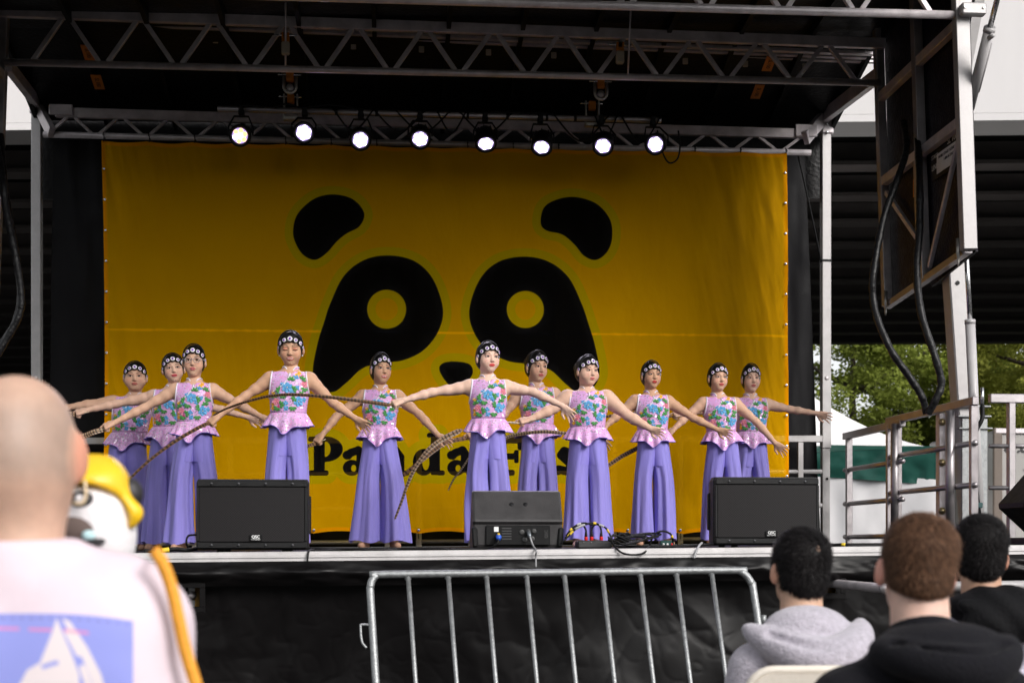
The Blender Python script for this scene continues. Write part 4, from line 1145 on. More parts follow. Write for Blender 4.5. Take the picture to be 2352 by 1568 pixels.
for i, (x, y, yaw, tilt, warm) in enumerate(LIGHTS):
    c = P(x, y, YL - .12)
    d = (Vector((0, 0, CAMZ)) - c).normalized()
    yw, tl_ = math.radians(yaw), math.radians(tilt)
    d = Vector((d.x + math.sin(yw), d.y, d.z)).normalized()
    ax = Vector((1, 0, 0)); d = (Matrix.Rotation(tl_, 3, ax) @ d).normalized()
    lab = ('warm glowing stage light, leftmost in the row' if warm else 'lit white stage light, %s in the row' % ORD[i])
    t = thing('stage_light', lab, 'stage light', c, 'row of LED stage lights')
    Mx = frame(c, (1, 0, 0), d)
    MB().lathe([(.03, -.17), (.06, -.165), (.082, -.12), (.09, -.05), (.092, .005), (.086, .012), (.072, .006), (.064, -.004)], Mx, 28).build('housing', M_BLACK, t, True)
    for k in range(8):
        an = k * math.pi / 4 + .2; q = Mx @ Vector((.086 * math.cos(an), .086 * math.sin(an), -.09)); q2 = Mx @ Vector((.07 * math.cos(an), .07 * math.sin(an), -.16))
        MB().bar(q, q2, .006, .016, up=q - c).build('fin', M_BLACKM, t)
    MB().lathe([(.064, -.006), (.064, -.003)], Mx, 28).build('reflector', M_LENSR, t)
    for k in range(7):
        r = 0 if k == 6 else .042; an = k * math.pi / 3 + .3
        Mk = Mx @ Matrix.Translation((r * math.cos(an), r * math.sin(an), -.002))
        mm = M_LENS
        if warm and k in (0, 1, 2, 4, 5): mm = M_LENSW
        MB().lathe([(.0198, 0), (.0185, .004), (.013, .008), (.004, .0095)], Mk, 16).build('led_lens', mm, t, True)
    top = barp(x)
    up = Vector((0, 0, 1))
    side = Vector((1, 0, 0))
    yk = [c + side * .1 - d * .06, c + side * .1 - d * .06 + up * .07, Vector((c.x + .06, top.y, top.z - .06)), Vector((c.x - .06, top.y, top.z - .06)), c - side * .1 - d * .06 + up * .07, c - side * .1 - d * .06]
    MB().tube(yk, .012, 8, flat=.6).build('yoke', M_BLACKM, t, True)
    MB().box(Vector((c.x, top.y, top.z - .012)), (.05, .06, .085), bev=.01).build('clamp', M_BLACK, t)
    ld = bpy.data.lights.new('beam', 'SPOT'); ld.energy = 40; ld.color = (1, .78, .55) if warm else (.86, .80, 1.0); ld.spot_size = math.radians(55); ld.spot_blend = .8; ld.shadow_soft_size = .07
    lo_ = bpy.data.objects.new('beam', ld); link(lo_); lo_.parent = t; lo_.location = d * .03
    lo_.rotation_euler = d.to_track_quat('-Z', 'Y').to_euler()

# ------------------------------------------------------------------ loudspeakers
M_CAB = mat('textured_black_cabinet', (.008, .008, .0085), .5, 0, .25, 25, .25, 260, spec=.3)
M_GRILL = bpy.data.materials.new('perforated_grille'); M_GRILL.use_nodes = True
nt = M_GRILL.node_tree; n = nt.nodes; l = nt.links; b = n['Principled BSDF']; b.inputs['Roughness'].default_value = .5; b.inputs['Specular IOR Level'].default_value = .2
tc = n.new('ShaderNodeTexCoord'); vo = n.new('ShaderNodeTexVoronoi'); vo.inputs['Scale'].default_value = 110; vo.inputs['Randomness'].default_value = 0; vo.voronoi_dimensions = '2D'
mp = n.new('ShaderNodeMapping'); mp.inputs['Rotation'].default_value = (math.radians(90), 0, 0); l.new(tc.outputs['Object'], mp.inputs[0])
mp2 = n.new('ShaderNodeMapping'); mp2.inputs['Rotation'].default_value = (0, 0, math.radians(45)); l.new(mp.outputs[0], mp2.inputs[0]); l.new(mp2.outputs[0], vo.inputs['Vector'])
cr = n.new('ShaderNodeMapRange'); l.new(vo.outputs['Distance'], cr.inputs[0]); cr.inputs[1].default_value = .22; cr.inputs[2].default_value = .42
mx = n.new('ShaderNodeMix'); mx.data_type = 'RGBA'; l.new(cr.outputs[0], mx.inputs[0]); mx.inputs[6].default_value = (.002, .002, .002, 1); mx.inputs[7].default_value = (.022, .020, .021, 1)
l.new(mx.outputs[2], b.inputs['Base Color'])
def speaker(cx_px, base_y, Y, w, label, yaw=0.0):
    p = P(cx_px, base_y, Y); p.z = deck(p.x) + .012
    H, D = .365, .42
    R = Matrix.Rotation(yaw, 3, 'Z')
    L = lambda x, y, z: p + R @ Vector((x, y, z))
    t = thing('loudspeaker', label, 'loudspeaker', p, 'line array loudspeakers on the stage front')
    # cabinet: wide front, narrower back, leaning sides
    hw, hb = w / 2, w / 2 - .08
    prof = [(-hw + .012, .012), (hw - .012, .012), (hw, .03), (hw, .10), (hb + .02, D - .01), (hb, D), (-hb, D), (-hb - .02, D - .01), (-hw, .10), (-hw, .03)]
    m = MB(); n_ = len(prof); V = []; rings = [(0, .985), (.012, 1.0), (H - .02, 1.0), (H, .975)]
    for (z, k) in rings: V += [L(x * k, (y - .2) * k + .2, z) for x, y in prof]
    F = [tuple(range(n_ - 1, -1, -1)), tuple(range(3 * n_, 4 * n_))]
    for r in range(3):
        for i in range(n_):
            j = (i + 1) % n_; F.append((r * n_ + i, r * n_ + j, (r + 1) * n_ + j, (r + 1) * n_ + i))
    m.raw(V, F).build('cabinet', M_CAB, t)
    # front bezel strips and grille
    for (z0, z1) in ((.006, .042), (H - .042, H - .006)):
        MB().box(L(0, .006, (z0 + z1) / 2), (w - .012, .02, z1 - z0), R, .006).build('bezel', M_CAB, t)
    for s in (-1, 1): MB().box(L(s * (hw - .012), .006, H / 2), (.016, .018, H - .086), R, .004).build('bezel', M_CAB, t)
    nx = 16; V = []; F = []
    for i in range(nx + 1):
        x = (-hw + .02) + (w - .04) * i / nx; yy = -.004 - .006 * math.cos(math.pi * (i / nx - .5))
        V += [L(x, yy, .043), L(x, yy, H - .043)]
    for i in range(nx): F.append((2 * i, 2 * i + 2, 2 * i + 3, 2 * i + 1))
    # grille kept in its own axes so that the perforation follows the face
    world_mesh('grille', V, F, M_GRILL, t, True)
    bx = .02 if yaw == 0 else .07
    bdg = MB().box(L(.02, -.014, .062), (.068, .006, .03), R, .003).build('badge', M_BLACK, t)
    Mt = frame(L(.02, -.0178, .067), R @ Vector((1, 0, 0)), R @ Vector((0, -1, 0)))
    lettering('QSC', .021, Mt, M_WHITE, bdg, .0006)
    Mt = frame(L(.02, -.0178, .0535), R @ Vector((1, 0, 0)), R @ Vector((0, -1, 0)))
    lettering('KLA SERIES', .0095, Mt, M_WHITE, bdg)
    for z in (.024, H - .024):
        for k in (-.36, -.12, .12, .36):
            MB().lathe([(.0075, 0), (.0075, .003), (.003, .004)], frame(L(k * w, -.004, z), (1, 0, 0), R @ Vector((0, -1, 0))), 10).build('screw', mat('dark_screw', (.08, .08, .085), .35, .8), t, True)
    for s in (-1, 1):
        q0, q1 = L(s * (hw - .004), .13, .1), L(s * (hw - .028), .27, .1)
        MB().bar(L(s * (hw + .0), .12, H / 2), L(s * (hw - .035), .3, H / 2), .02, .2, bev=.006).build('side_handle', M_BLACKM, t)
    for sx in (-.8, .8):
        for yy in (.05, .36): MB().lathe([(.018, -.013), (.018, .002)], Matrix.Translation(L(sx * hb, yy, 0)), 10).build('rubber_foot', M_RUBBER, t)
    return t
speaker(579, 1268, 7.66, .575, 'black grilled loudspeaker at the left of the stage front')
speaker(1762, 1254, 7.72, .575, 'black grilled loudspeaker at the right of the stage front')

# wedge monitor seen from behind
p = P(1190, 1258, 7.72); p.z = deck(p.x) + .008
WM = thing('stage_monitor', 'black wedge floor monitor at centre, seen from its back', 'stage monitor', p)
w = .475
prof = [(.03, 0), (.02, .02), (.015, .125), (0, .14), (.005, .152), (.12, .302), (.14, .308), (.155, .3), (.40, .03), (.4, 0)]
def side(sx, k=1.0): return lambda y, z: p + Vector((sx * w / 2 * k, y, z))
m = MB(); n_ = len(prof)
V = []
for (sx, k, ins) in ((-1, 1, .02), (-.955, 1, 0), (.955, 1, 0), (1, 1, .02)):
    cy, cz = .16, .14
    V += [p + Vector((sx * w / 2, y + (cy - y) * ins * 2, z + (cz - z) * ins * 1.5)) for y, z in prof]
F = [tuple(range(n_)), tuple(range(4 * n_ - 1, 3 * n_ - 1, -1))]
for r in range(3):
    for i in range(n_):
        j = (i + 1) % n_; F.append((r * n_ + j, r * n_ + i, (r + 1) * n_ + i, (r + 1) * n_ + j))
m.raw(V, F); m.build('cabinet', mat('worn_black_cabinet', (.035, .033, .034), .5, 0, .4, 7, .25, 200, spec=.4), WM)
MB().box(p + Vector((0, .012, .068)), (w * .72, .014, .105), bev=.004).build('connector_panel', M_BLACK, WM)
M_DIM = mat('panel_legend', (.06, .06, .06), .5)
cpn = WM
for i, (x, z, r) in enumerate(((.02, .085, .014), (.055, .088, .013), (.085, .09, .013), (.035, .045, .014), (.075, .05, .014))):
    MB().lathe([(r, 0), (r, .004), (r * .6, .005)], frame(p + Vector((x, .005, z)), (1, 0, 0), (0, -1, 0)), 16).build('socket', mat('dark_socket', (.05, .05, .05), .4), WM, True)
MB().box(p + Vector((-.115, .0035, .1)), (.024, .002, .026)).build('rating_label', M_WHITE, WM)
for k in range(5): MB().box(p + Vector((-.06, .0042, .105 - k * .014)), (.05, .0016, .005)).build('legend', M_DIM, WM)
lettering('QSC', .022, frame(p + Vector((.15, .0045, .075)), (0, 0, 1), (0, -1, 0)), M_DIM, WM)
for x in (-.03, .045):
    sl = Vector((0, -.152, .115)).normalized(); q = p + Vector((x, .0685, .232)) + sl * .001
    MB().lathe([(.012, 0), (.012, .003), (.006, .004)], frame(q, (1, 0, 0), Vector((0, -.79, .61))), 14).build('mount_point', M_BLACKM, WM, True)
for s in (-1, 1):
    MB().bar(p + Vector((s * w * .47, .03, .005)), p + Vector((s * w * .485, .03, .11)), .03, .05, up=(0, 1, 0), bev=.008).build('corner_guard', M_CAB, WM)
M_BLUE = mat('blue_plug', (.02, .09, .5), .4)
pc = thing('power_cable', 'black cable with a blue power plug in the back of the centre monitor', 'cable', p + Vector((-.1, 0, 0)))
q = p + Vector((-.105, 0, .062))
MB().tube([q + Vector((0, .006, .0)), q + Vector((0, -.03, -.004)), q + Vector((-.002, -.045, -.015))], [.015, .016, .011], 12).build('plug', M_BLUE, pc, True)
MB().box(q + Vector((0, -.028, .012)), (.012, .02, .01), bev=.002).build('latch', mat('yellow_latch', (.75, .5, .02), .5), pc)
zc = p.z - .002
MB().tube(catmull([q + Vector((-.002, -.045, -.015)), Vector((q.x - .015, q.y - .05, zc + .02)), Vector((q.x - .08, q.y - .03, zc)), Vector((q.x - .3, q.y - .02, zc)), Vector((q.x - .6, q.y + .03, zc)), Vector((q.x - .95, q.y + .02, zc)), Vector((q.x - 1.0, q.y + .2, zc))], 8), .006, 7).build('cord', M_RUBBER, pc, True)
sc = thing('signal_cable', 'signal cable with a grey connector hanging over the stage edge at the centre monitor', 'cable', p + Vector((.06, 0, 0)))
q = p + Vector((.055, 0, .088))
MB().tube([q, q + Vector((0, -.03, -.012)), q + Vector((.004, -.05, -.03))], [.011, .011, .007], 10).build('plug', mat('grey_connector', (.2, .22, .24), .35, .6), sc, True)
MB().tube(catmull([q + Vector((.004, -.05, -.03)), q + Vector((.014, -.09, -.07)), q + Vector((.016, -.26, -.1)), Vector((q.x + .016, YF - .02, deck(q.x) - .03)), Vector((q.x + .016, YF - .02, deck(q.x) - .09))], 6), .005, 7).build('cord', mat('grey_cord', (.3, .3, .31), .5), sc, True)

# speaker leaning into the picture at the right edge
p = P(2422, 1165, 8.2); p.z = deck(p.x)
sp = thing('loudspeaker', 'black tilted loudspeaker cut off by the right edge', 'loudspeaker', p)
c = p + Vector((0, .1, .26)); R = Matrix.Rotation(math.radians(42), 3, 'Y')
MB().box(c, (.30, .38, .36), R, .02).build('cabinet', M_CAB, sp)
MB().box(c + Vector((0, -.192, 0)), (.25, .01, .31), R, .004).build('grille', M_GRILL, sp)
MB().lathe([(.014, 0), (.014, .006), (.007, .008)], frame(c + R @ Vector((-.115, -.198, -.15)), (1, 0, 0), (0, -1, 0)), 12).build('screw', M_STEEL, sp, True)
MB().box(p + Vector((.05, .1, .02)), (.4, .4, .04), bev=.005).build('stand', M_BLACKM, sp)

# stage box, connectors, cables on the stage front
def onstage(px, Y, h=0.0):
    q = P(px, 1250, Y); return Vector((q.x, Y, deck(q.x) + h))
sb = thing('stage_box', 'black steel stage box with three red connectors', 'stage box', onstage(1364, 7.75))
a_, b_ = onstage(1327, 7.75), onstage(1406, 7.75); c = (a_ + b_) / 2
MB().box(c + Vector((0, .07, .024)), ((b_ - a_).length, .14, .043), bev=.008).build('case', mat('charcoal_powder_coat', (.03, .03, .032), .5, 0, .2, 30, .3, 300), sb)
for x in (-.06, -.02): MB().lathe([(.003, 0), (.003, .002)], frame(c + Vector((x, -.001, .036)), (1, 0, 0), (0, -1, 0)), 8).build('screw', M_STEEL, sb)
M_RED = mat('red_plug', (.6, .012, .012), .4)
M_YTAPE = mat('yellow_tape', (.72, .5, .02), .5)
for px, tint in ((1346, 0), (1359, 0), (1381, 1)):
    q = onstage(px, 7.8, .046)
    xc = thing('connector', 'red cable plug standing on the stage box, ' + {1346: 'leftmost', 1359: 'middle', 1381: 'rightmost'}[px] + ' of three', 'plug', q, 'red plugs on the stage box')
    MB().lathe([(.0085, 0), (.0095, .002), (.0095, .018), (.009, .02)], Matrix.Translation(q), 12).build('collar', M_RED, xc, True)
    MB().lathe([(.0085, .02), (.0075, .03), (.005, .05), (.004, .055)], Matrix.Translation(q), 12).build('boot', M_BLACK, xc, True)
def cable(pts, r, label, tapes=(), mm=None, group='cables on the stage front', n=8):
    q = catmull(pts, n); t = thing('cable', label, 'cable', q[0], group)
    MB().tube(q, r, 7).build('cord', mm or M_RUBBER, t, True)
    for (f, L_, tm_) in tapes:
        i = int(f * (len(q) - 3)); j = min(i + L_, len(q) - 1); MB().tube(q[i:j + 1], r * 1.25, 8).build('tape', tm_, t, True)
o_ = onstage
cable([o_(1346, 7.8, .1), o_(1340, 7.8, .125), o_(1328, 7.78, .128), o_(1315, 7.75, .1), o_(1306, 7.72, .075), o_(1298, 7.7, .06)], .005, 'black cable with yellow tape arching left from the first red plug', [(.8, 5, M_YTAPE)])
cable([o_(1359, 7.8, .1), o_(1362, 7.8, .12), o_(1372, 7.8, .132), o_(1392, 7.8, .11), o_(1404, 7.8, .06), o_(1412, 7.72, .02), o_(1430, 7.7, .015)], .005, 'black cable with pale and yellow tape arching right from the middle red plug', [(.35, 6, M_GREYPRINT), (.55, 3, M_YTAPE)])
cable([o_(1381, 7.8, .1), o_(1376, 7.8, .128), o_(1362, 7.78, .138), o_(1340, 7.76, .128), o_(1318, 7.74, .1), o_(1300, 7.7, .055), o_(1288, 7.7, .03)], .0055, 'black and white banded cable crossing above the red plugs', [(.3, 3, M_YTAPE), (.5, 8, M_GREYPRINT), (.72, 3, M_YTAPE)])
cable([o_(1300, 7.68, .07), o_(1316, 7.68, .115), o_(1340, 7.7, .138), o_(1364, 7.7, .125)], .005, 'thin banded cable running up from the centre monitor to the plugs', [(.25, 2, M_YTAPE), (.5, 3, M_GREYPRINT)])
rs = random.Random(12); coil = []
for k in range(6):
    cx, rxp = 1440 + 6 * k + rs.uniform(-4, 4), 34 + rs.uniform(-8, 10)
    for j in range(14):
        an = 2 * math.pi * j / 14
        coil.append(o_(cx + rxp * math.cos(an) * 1.1, 7.66 + .035 * math.sin(an) + .012 * k, .022 + .02 * (1 + math.sin(an + .6)) + .004 * k + (.03 if math.cos(an) < -.6 else 0) * rs.random()))
cable(coil, .0052, 'coiled black cable lying in loops beside the stage box', [], n=3)
cable([o_(1408, 7.62, .075), o_(1404, 7.56, .05), o_(1415, 7.5, .005), o_(1432, 7.47, -.022), o_(1456, 7.47, -.03), o_(1478, 7.48, -.022), o_(1490, 7.56, .006), o_(1500, 7.62, .01)], .0055, 'black cable loop sagging over the pale stage edge')
cable([o_(1492, 7.72, .01), o_(1496, 7.72, .045), o_(1506, 7.72, .08), o_(1522, 7.72, .092), o_(1538, 7.72, .08), o_(1544, 7.72, .06), o_(1546, 7.74, .03)], .0055, 'black cable arching over to the small green box', [(.82, 4, M_YTAPE)])
cable([o_(1420, 7.7, .01), o_(1470, 7.66, .012), o_(1520, 7.66, .011), o_(1580, 7.68, .012), o_(1630, 7.7, .02), o_(1650, 7.9, .02)], .007, 'thick black cable running along the stage edge to the right loudspeaker')
cable([o_(1612, 7.62, .028), o_(1606, 7.55, .014), o_(1600, 7.49, -.012), o_(1594, 7.47, -.05)], .006, 'short grey cable hanging over the stage edge by the right loudspeaker', mm=mat('grey_cord', (.1, .1, .1), .5))
cable([o_(722, 7.64, .01), o_(712, 7.55, .008), o_(708, 7.49, -.005), o_(706, 7.475, -.045)], .0055, 'thin black cable hanging over the stage edge by the left loudspeaker')
cable([o_(722, 7.62, .006), o_(800, 7.75, .006), o_(880, 7.7, .006), o_(960, 7.78, .006), o_(1040, 7.66, .006), o_(1072, 7.64, .006)], .005, 'thin black cable lying along the stage between left speaker and centre monitor')
cable([o_(330, 7.62, .01), o_(372, 7.64, .012), o_(402, 7.66, .02), o_(430, 7.68, .014), o_(452, 7.8, .02)], .011, 'thick black cable with a yellow sleeve left of the left loudspeaker', [(.28, 4, M_YTAPE)])
cable([o_(436, 7.72, .01), o_(428, 7.7, .05), o_(432, 7.7, .085), o_(444, 7.7, .092), o_(456, 7.8, .09)], .0055, 'thin black cable looping up beside the left loudspeaker')
cable([o_(1905, 7.7, .006), o_(1930, 7.66, .012), o_(1955, 7.64, .008), o_(1990, 7.66, .006), o_(2060, 7.68, .006)], .008, 'black cable with yellow tape lying right of the right loudspeaker', [(.3, 3, M_YTAPE)])
gb = thing('direct_box', 'small dark green box with knobs behind the coiled cable', 'box', onstage(1530, 7.85))
c = onstage(1530, 7.85, .022)
MB().box(c, (.075, .07, .042), bev=.004).build('case', mat('dark_green_paint', (.01, .05, .045), .4), gb)
for x in (-.022, .0, .024): MB().lathe([(.006, 0), (.006, .006), (.003, .008)], frame(c + Vector((x, -.036, 0)), (1, 0, 0), (0, -1, 0)), 10).build('knob', M_RED if x > .01 else M_WHITE, gb, True)
# ------------------------------------------------------------------ dancers
M_SKIN = mat('skin', (.5, .3, .2), .6, 0, .08, 25, .05, 200, attr='Col', sss=.08, spec=.3)
M_HAIRB = mat('slick_black_hair', (.004, .0035, .004), .36, 0, .2, 30, .35, 60, stretch=(3, .6, 1))
M_BAND = mat('black_velvet_band', (.003, .003, .0035), .5, 0, .1, 30, spec=.25)
M_CRYST = mat('crystal_rim', (.88, .85, .90), .2, .15, .22, 260, .8, 400)
M_GEM = mat('purple_gem', (.2, .04, .5), .1, .1, .4, 120)
M_TRIM = mat('white_satin_trim', (.72, .68, .76), .4)
M_SHOE = mat('tan_dance_shoe', (.45, .25, .16), .6)
M_SHOEP = mat('pink_dance_shoe', (.62, .38, .36), .6)
M_PEARL = mat('pearl', (.8, .78, .76), .15)
def fabric_tunic():
    m = bpy.data.materials.new('pink_sequin_cloth'); m.use_nodes = True
    nt = m.node_tree; n = nt.nodes; l = nt.links; b = n['Principled BSDF']
    tc = n.new('ShaderNodeTexCoord')
    nz = n.new('ShaderNodeTexNoise'); nz.inputs['Scale'].default_value = 75; nz.inputs['Detail'].default_value = .5; nz.inputs['Distortion'].default_value = 1.2
    l.new(tc.outputs['Object'], nz.inputs['Vector'])
    ab = n.new('ShaderNodeMath'); ab.operation = 'SUBTRACT'; ab.inputs[1].default_value = .5; l.new(nz.outputs['Fac'], ab.inputs[0])
    a2 = n.new('ShaderNodeMath'); a2.operation = 'ABSOLUTE'; l.new(ab.outputs[0], a2.inputs[0])
    line = n.new('ShaderNodeMapRange'); line.inputs[1].default_value = .055; line.inputs[2].default_value = .03; l.new(a2.outputs[0], line.inputs[0])
    vo = n.new('ShaderNodeTexVoronoi'); vo.inputs['Scale'].default_value = 125; l.new(tc.outputs['Object'], vo.inputs['Vector'])
    mx = n.new('ShaderNodeMix'); mx.data_type = 'RGBA'; l.new(line.outputs[0], mx.inputs[0]); mx.inputs[6].default_value = (.62, .37, .68, 1); mx.inputs[7].default_value = (.72, .28, .58, 1)
    # iridescent sequins: tilted little mirrors whose tint follows the view angle through thin film
    vs = n.new('ShaderNodeVectorMath'); vs.operation = 'SUBTRACT'; vs.inputs[1].default_value = (.5, .5, .5); l.new(vo.outputs['Color'], vs.inputs[0])
    sc_ = n.new('ShaderNodeVectorMath'); sc_.operation = 'SCALE'; sc_.inputs['Scale'].default_value = .95; l.new(vs.outputs[0], sc_.inputs[0])
    ge = n.new('ShaderNodeNewGeometry'); ad = n.new('ShaderNodeVectorMath'); ad.operation = 'ADD'; l.new(ge.outputs['Normal'], ad.inputs[0]); l.new(sc_.outputs[0], ad.inputs[1])
    no = n.new('ShaderNodeVectorMath'); no.operation = 'NORMALIZE'; l.new(ad.outputs[0], no.inputs[0])
    l.new(mx.outputs[2], b.inputs['Base Color']); b.inputs['Roughness'].default_value = .5
    g2 = n.new('ShaderNodeBsdfPrincipled'); g2.inputs['Base Color'].default_value = (.93, .82, .97, 1); g2.inputs['Metallic'].default_value = .6; g2.inputs['Roughness'].default_value = .16
    l.new(no.outputs[0], g2.inputs['Normal'])
    sp = n.new('ShaderNodeSeparateColor'); l.new(vo.outputs['Color'], sp.inputs[0])
    n3 = n.new('ShaderNodeTexNoise'); n3.inputs['Scale'].default_value = 11; l.new(tc.outputs['Object'], n3.inputs['Vector'])
    th = n.new('ShaderNodeMapRange'); th.inputs[1].default_value = .42; th.inputs[2].default_value = .62; th.inputs[3].default_value = .10; th.inputs[4].default_value = .5; l.new(n3.outputs['Fac'], th.inputs[0])
    cmp_ = n.new('ShaderNodeMath'); cmp_.operation = 'LESS_THAN'; l.new(sp.outputs[0], cmp_.inputs[0]); l.new(th.outputs[0], cmp_.inputs[1])
    iv = n.new('ShaderNodeMath'); iv.operation = 'SUBTRACT'; iv.inputs[0].default_value = 1; l.new(line.outputs[0], iv.inputs[1])
    mu = n.new('ShaderNodeMath'); mu.operation = 'MULTIPLY'; l.new(cmp_.outputs[0], mu.inputs[0]); l.new(iv.outputs[0], mu.inputs[1])
    ms = n.new('ShaderNodeMixShader'); l.new(mu.outputs[0], ms.inputs[0]); l.new(b.outputs[0], ms.inputs[1]); l.new(g2.outputs[0], ms.inputs[2])
    l.new(ms.outputs[0], n['Material Output'].inputs['Surface']); return m
M_TUNIC = fabric_tunic()
M_LILAC = mat('lilac_lining', (.19, .14, .50), .6, 0, .1, 20)
M_PANTS = mat('sheer_lavender_chiffon', (.27, .235, .68), .65, 0, .10, 14, .15, 45, stretch=(2.5, 2.5, .25), sheen=.15, clear=.14)
M_SHORT = mat('lavender_lining_shorts', (.23, .195, .60), .6, 0, .08, 14)

# embroidered flowers as small shared meshes
def rosette(rings, seed, cin, cout, ccen):
    rs = np.random.RandomState(seed); V = []; F = []; C = []
    for (npet, r0, r1, z, tilt, wdt) in rings:
        ph = rs.rand() * 6.28
        for k in range(npet):
            a = ph + 2 * math.pi * k / npet + rs.uniform(-.1, .1); R_ = r1 * rs.uniform(.88, 1.08); i0 = len(V)
            for i in range(4):
                t = i / 3; rr = r0 + (R_ - r0) * t; w = wdt * r1 * math.sin(math.pi * (.22 + .66 * t)); zz = z + tilt * t * t
                for s in (-1, 0, 1):
                    V.append((rr * math.cos(a) - s * w * math.sin(a), rr * math.sin(a) + s * w * math.cos(a), zz - .0016 * abs(s)))
                    C.append([cin[q] * (1 - t) + cout[q] * t for q in range(3)])
            for i in range(3):
                for s in (0, 1):
                    p = i0 + i * 3 + s; F.append((p, p + 3, p + 4, p + 1))
    i0 = len(V); 
    for k in range(6):
        V.append((.14 * rings[-1][2] * 1.6 * math.cos(k * 1.047), .14 * rings[-1][2] * 1.6 * math.sin(k * 1.047), rings[-1][3] + .004)); C.append(ccen)
    F.append(tuple(range(i0, i0 + 6)))
    return V, F, C
M_EMB = mat('embroidery_thread', (.5, .5, .5), .55, 0, .15, 400, .3, 500, attr='Col', sheen=.2)
def emb(name, V, F, C):
    me = mesh_from(name, V, F, False); color_attr(me, np.array(C)); me.materials.append(M_EMB); return me
FL = {
    'blue_flower': emb('blue_flower', *rosette([(6, .006, .036, .001, .003, .42), (6, .004, .026, .004, .003, .42), (5, .002, .016, .007, .003, .45)], 1, (.02, .16, .48), (.14, .46, .76), (.8, .65, .25))),
    'pink_flower': emb('pink_flower', *rosette([(5, .004, .026, .001, .003, .42), (5, .002, .015, .004, .002, .4)], 2, (.6, .04, .16), (.82, .35, .42), (.85, .5, .3))),
    'yellow_flower': emb('yellow_flower', *rosette([(5, .002, .014, .002, .002, .5)], 3, (.75, .3, .01), (.85, .5, .02), (.8, .35, .01))),
    'small_blue_flower': emb('small_blue_flower', *rosette([(4, .002, .017, .001, .002, .48), (4, .001, .010, .004, .002, .45)], 4, (.03, .2, .5), (.13, .44, .72), (.4, .6, .75))),
    'red_bud': emb('red_bud', *rosette([(3, .001, .012, .002, .002, .4)], 6, (.5, .01, .12), (.7, .06, .25), (.6, .02, .1))),
}
def leaves(seed):
    rs = np.random.RandomState(seed); V = []; F = []; C = []
    for k in range(4):
        a = -1.2 + k * .8 + rs.uniform(-.15, .15); L = .027 * rs.uniform(.85, 1.15); i0 = len(V)
        for i in range(5):
            t = i / 4; w = L * .26 * math.sin(math.pi * min(t * .97 + .03, 1)); zz = .002 + .003 * math.sin(math.pi * t)
            for s in (-1, 0, 1):
                V.append((L * t * math.cos(a) - s * w * math.sin(a), L * t * math.sin(a) + s * w * math.cos(a), zz + (.0012 if s == 0 else 0)))
                C.append((.03, .16, .04) if s == 0 else (.06, .36, .05))
        for i in range(4):
            for s in (0, 1): p = i0 + i * 3 + s; F.append((p, p + 3, p + 4, p + 1))
    return V, F, C
FL['leaf_spray'] = emb('leaf_spray', *leaves(5))
MOTIF = [('blue_flower', -.006, 1.03, 0), ('blue_flower', .066, .945, 1), ('pink_flower', -.073, .943, 2), ('pink_flower', .098, 1.055, .5),
         ('yellow_flower', .062, 1.125, 0), ('yellow_flower', .048, 1.112, 1), ('yellow_flower', -.094, .93, 0), ('yellow_flower', -.094, .903, 1), ('yellow_flower', -.094, 1.0, 1),
         ('small_blue_flower', .046, 1.098, 0), ('small_blue_flower', .056, 1.03, 1), ('small_blue_flower', -.06, .992, 2), ('small_blue_flower', -.013, .932, 0), ('small_blue_flower', -.008, .9, 1), ('small_blue_flower', .1, .958, 2),
         ('red_bud', .082, 1.105, 1), ('red_bud', -.058, .912, 2),
         ('leaf_spray', .014, 1.078, 1.4), ('leaf_spray', .082, 1.085, 1.0), ('leaf_spray', -.03, .985, 4.4), ('leaf_spray', .082, .985, 1.6), ('leaf_spray', .034, .908, 4.6), ('leaf_spray', -.055, 1.012, 3.0), ('leaf_spray', -.046, .925, .2), ('leaf_spray', -.062, .905, 4.3), ('leaf_spray', .03, 1.02, .3), ('leaf_spray', .045, .965, 3.4), ('leaf_spray', .1, 1.03, 4.4), ('small_blue_flower', .028, 1.0, .4), ('red_bud', .1, 1.08, .2), ('small_blue_flower', -.036, 1.05, 1.2), ('leaf_spray', -.085, .97, 1.8)]

# head shape, built once: origin at the middle of the head, face towards -y
def head_field(fat=0.0):
    f = Field((-.1, -.13, -.19), (.1, .12, .13), .0027)
    f.ell((0, .012, .028), (.071, .086, .084), .02)
    f.ell((0, -.016, -.03), (.058 + fat * .012, .064, .073), .03)
    f.ell((0, -.046, -.086), (.024 + fat * .008, .022, .018), .03)
    for s in (-1, 1):
        f.ell((s * (.034 + fat * .006), -.046, -.036), (.026 + fat * .006, .026, .03), .03)
        f.ell((s * .03, -.083, .004), (.02, .012, .011), .014, op='s')
        f.ell((s * .030, -.068, .0015), (.0175, .012, .0095), .006)
        f.ell((s * .029, -.07, .021), (.021, .010, .006), .014)
        f.ell((s * .0085, -.081, -.031), (.0075, .0075, .006), .006)
        f.ell((s * .076, .006, -.012), (.010, .017, .029), .008, R=Matrix.Rotation(s * .35, 3, 'Z'))
    f.cone((0, -.074, .010), (0, -.0885, -.026), .006, .0095, .012)
    f.ell((0, -.0765, -.0535), (.0205, .0085, .0055), .006)
    f.ell((0, -.0755, -.0625), (.017, .0085, .006), .006)
    f.ell((0, -.083, -.0575), (.021, .006, .0013), .003, op='s')
    f.cone((0, .018, -.075), (0, .02, -.17), .042, .041, .03)
    return f
_HEAD = {}
def head_mesh(fat):
    if fat not in _HEAD: _HEAD[fat] = head_field(fat).mesh(1)
    return _HEAD[fat]
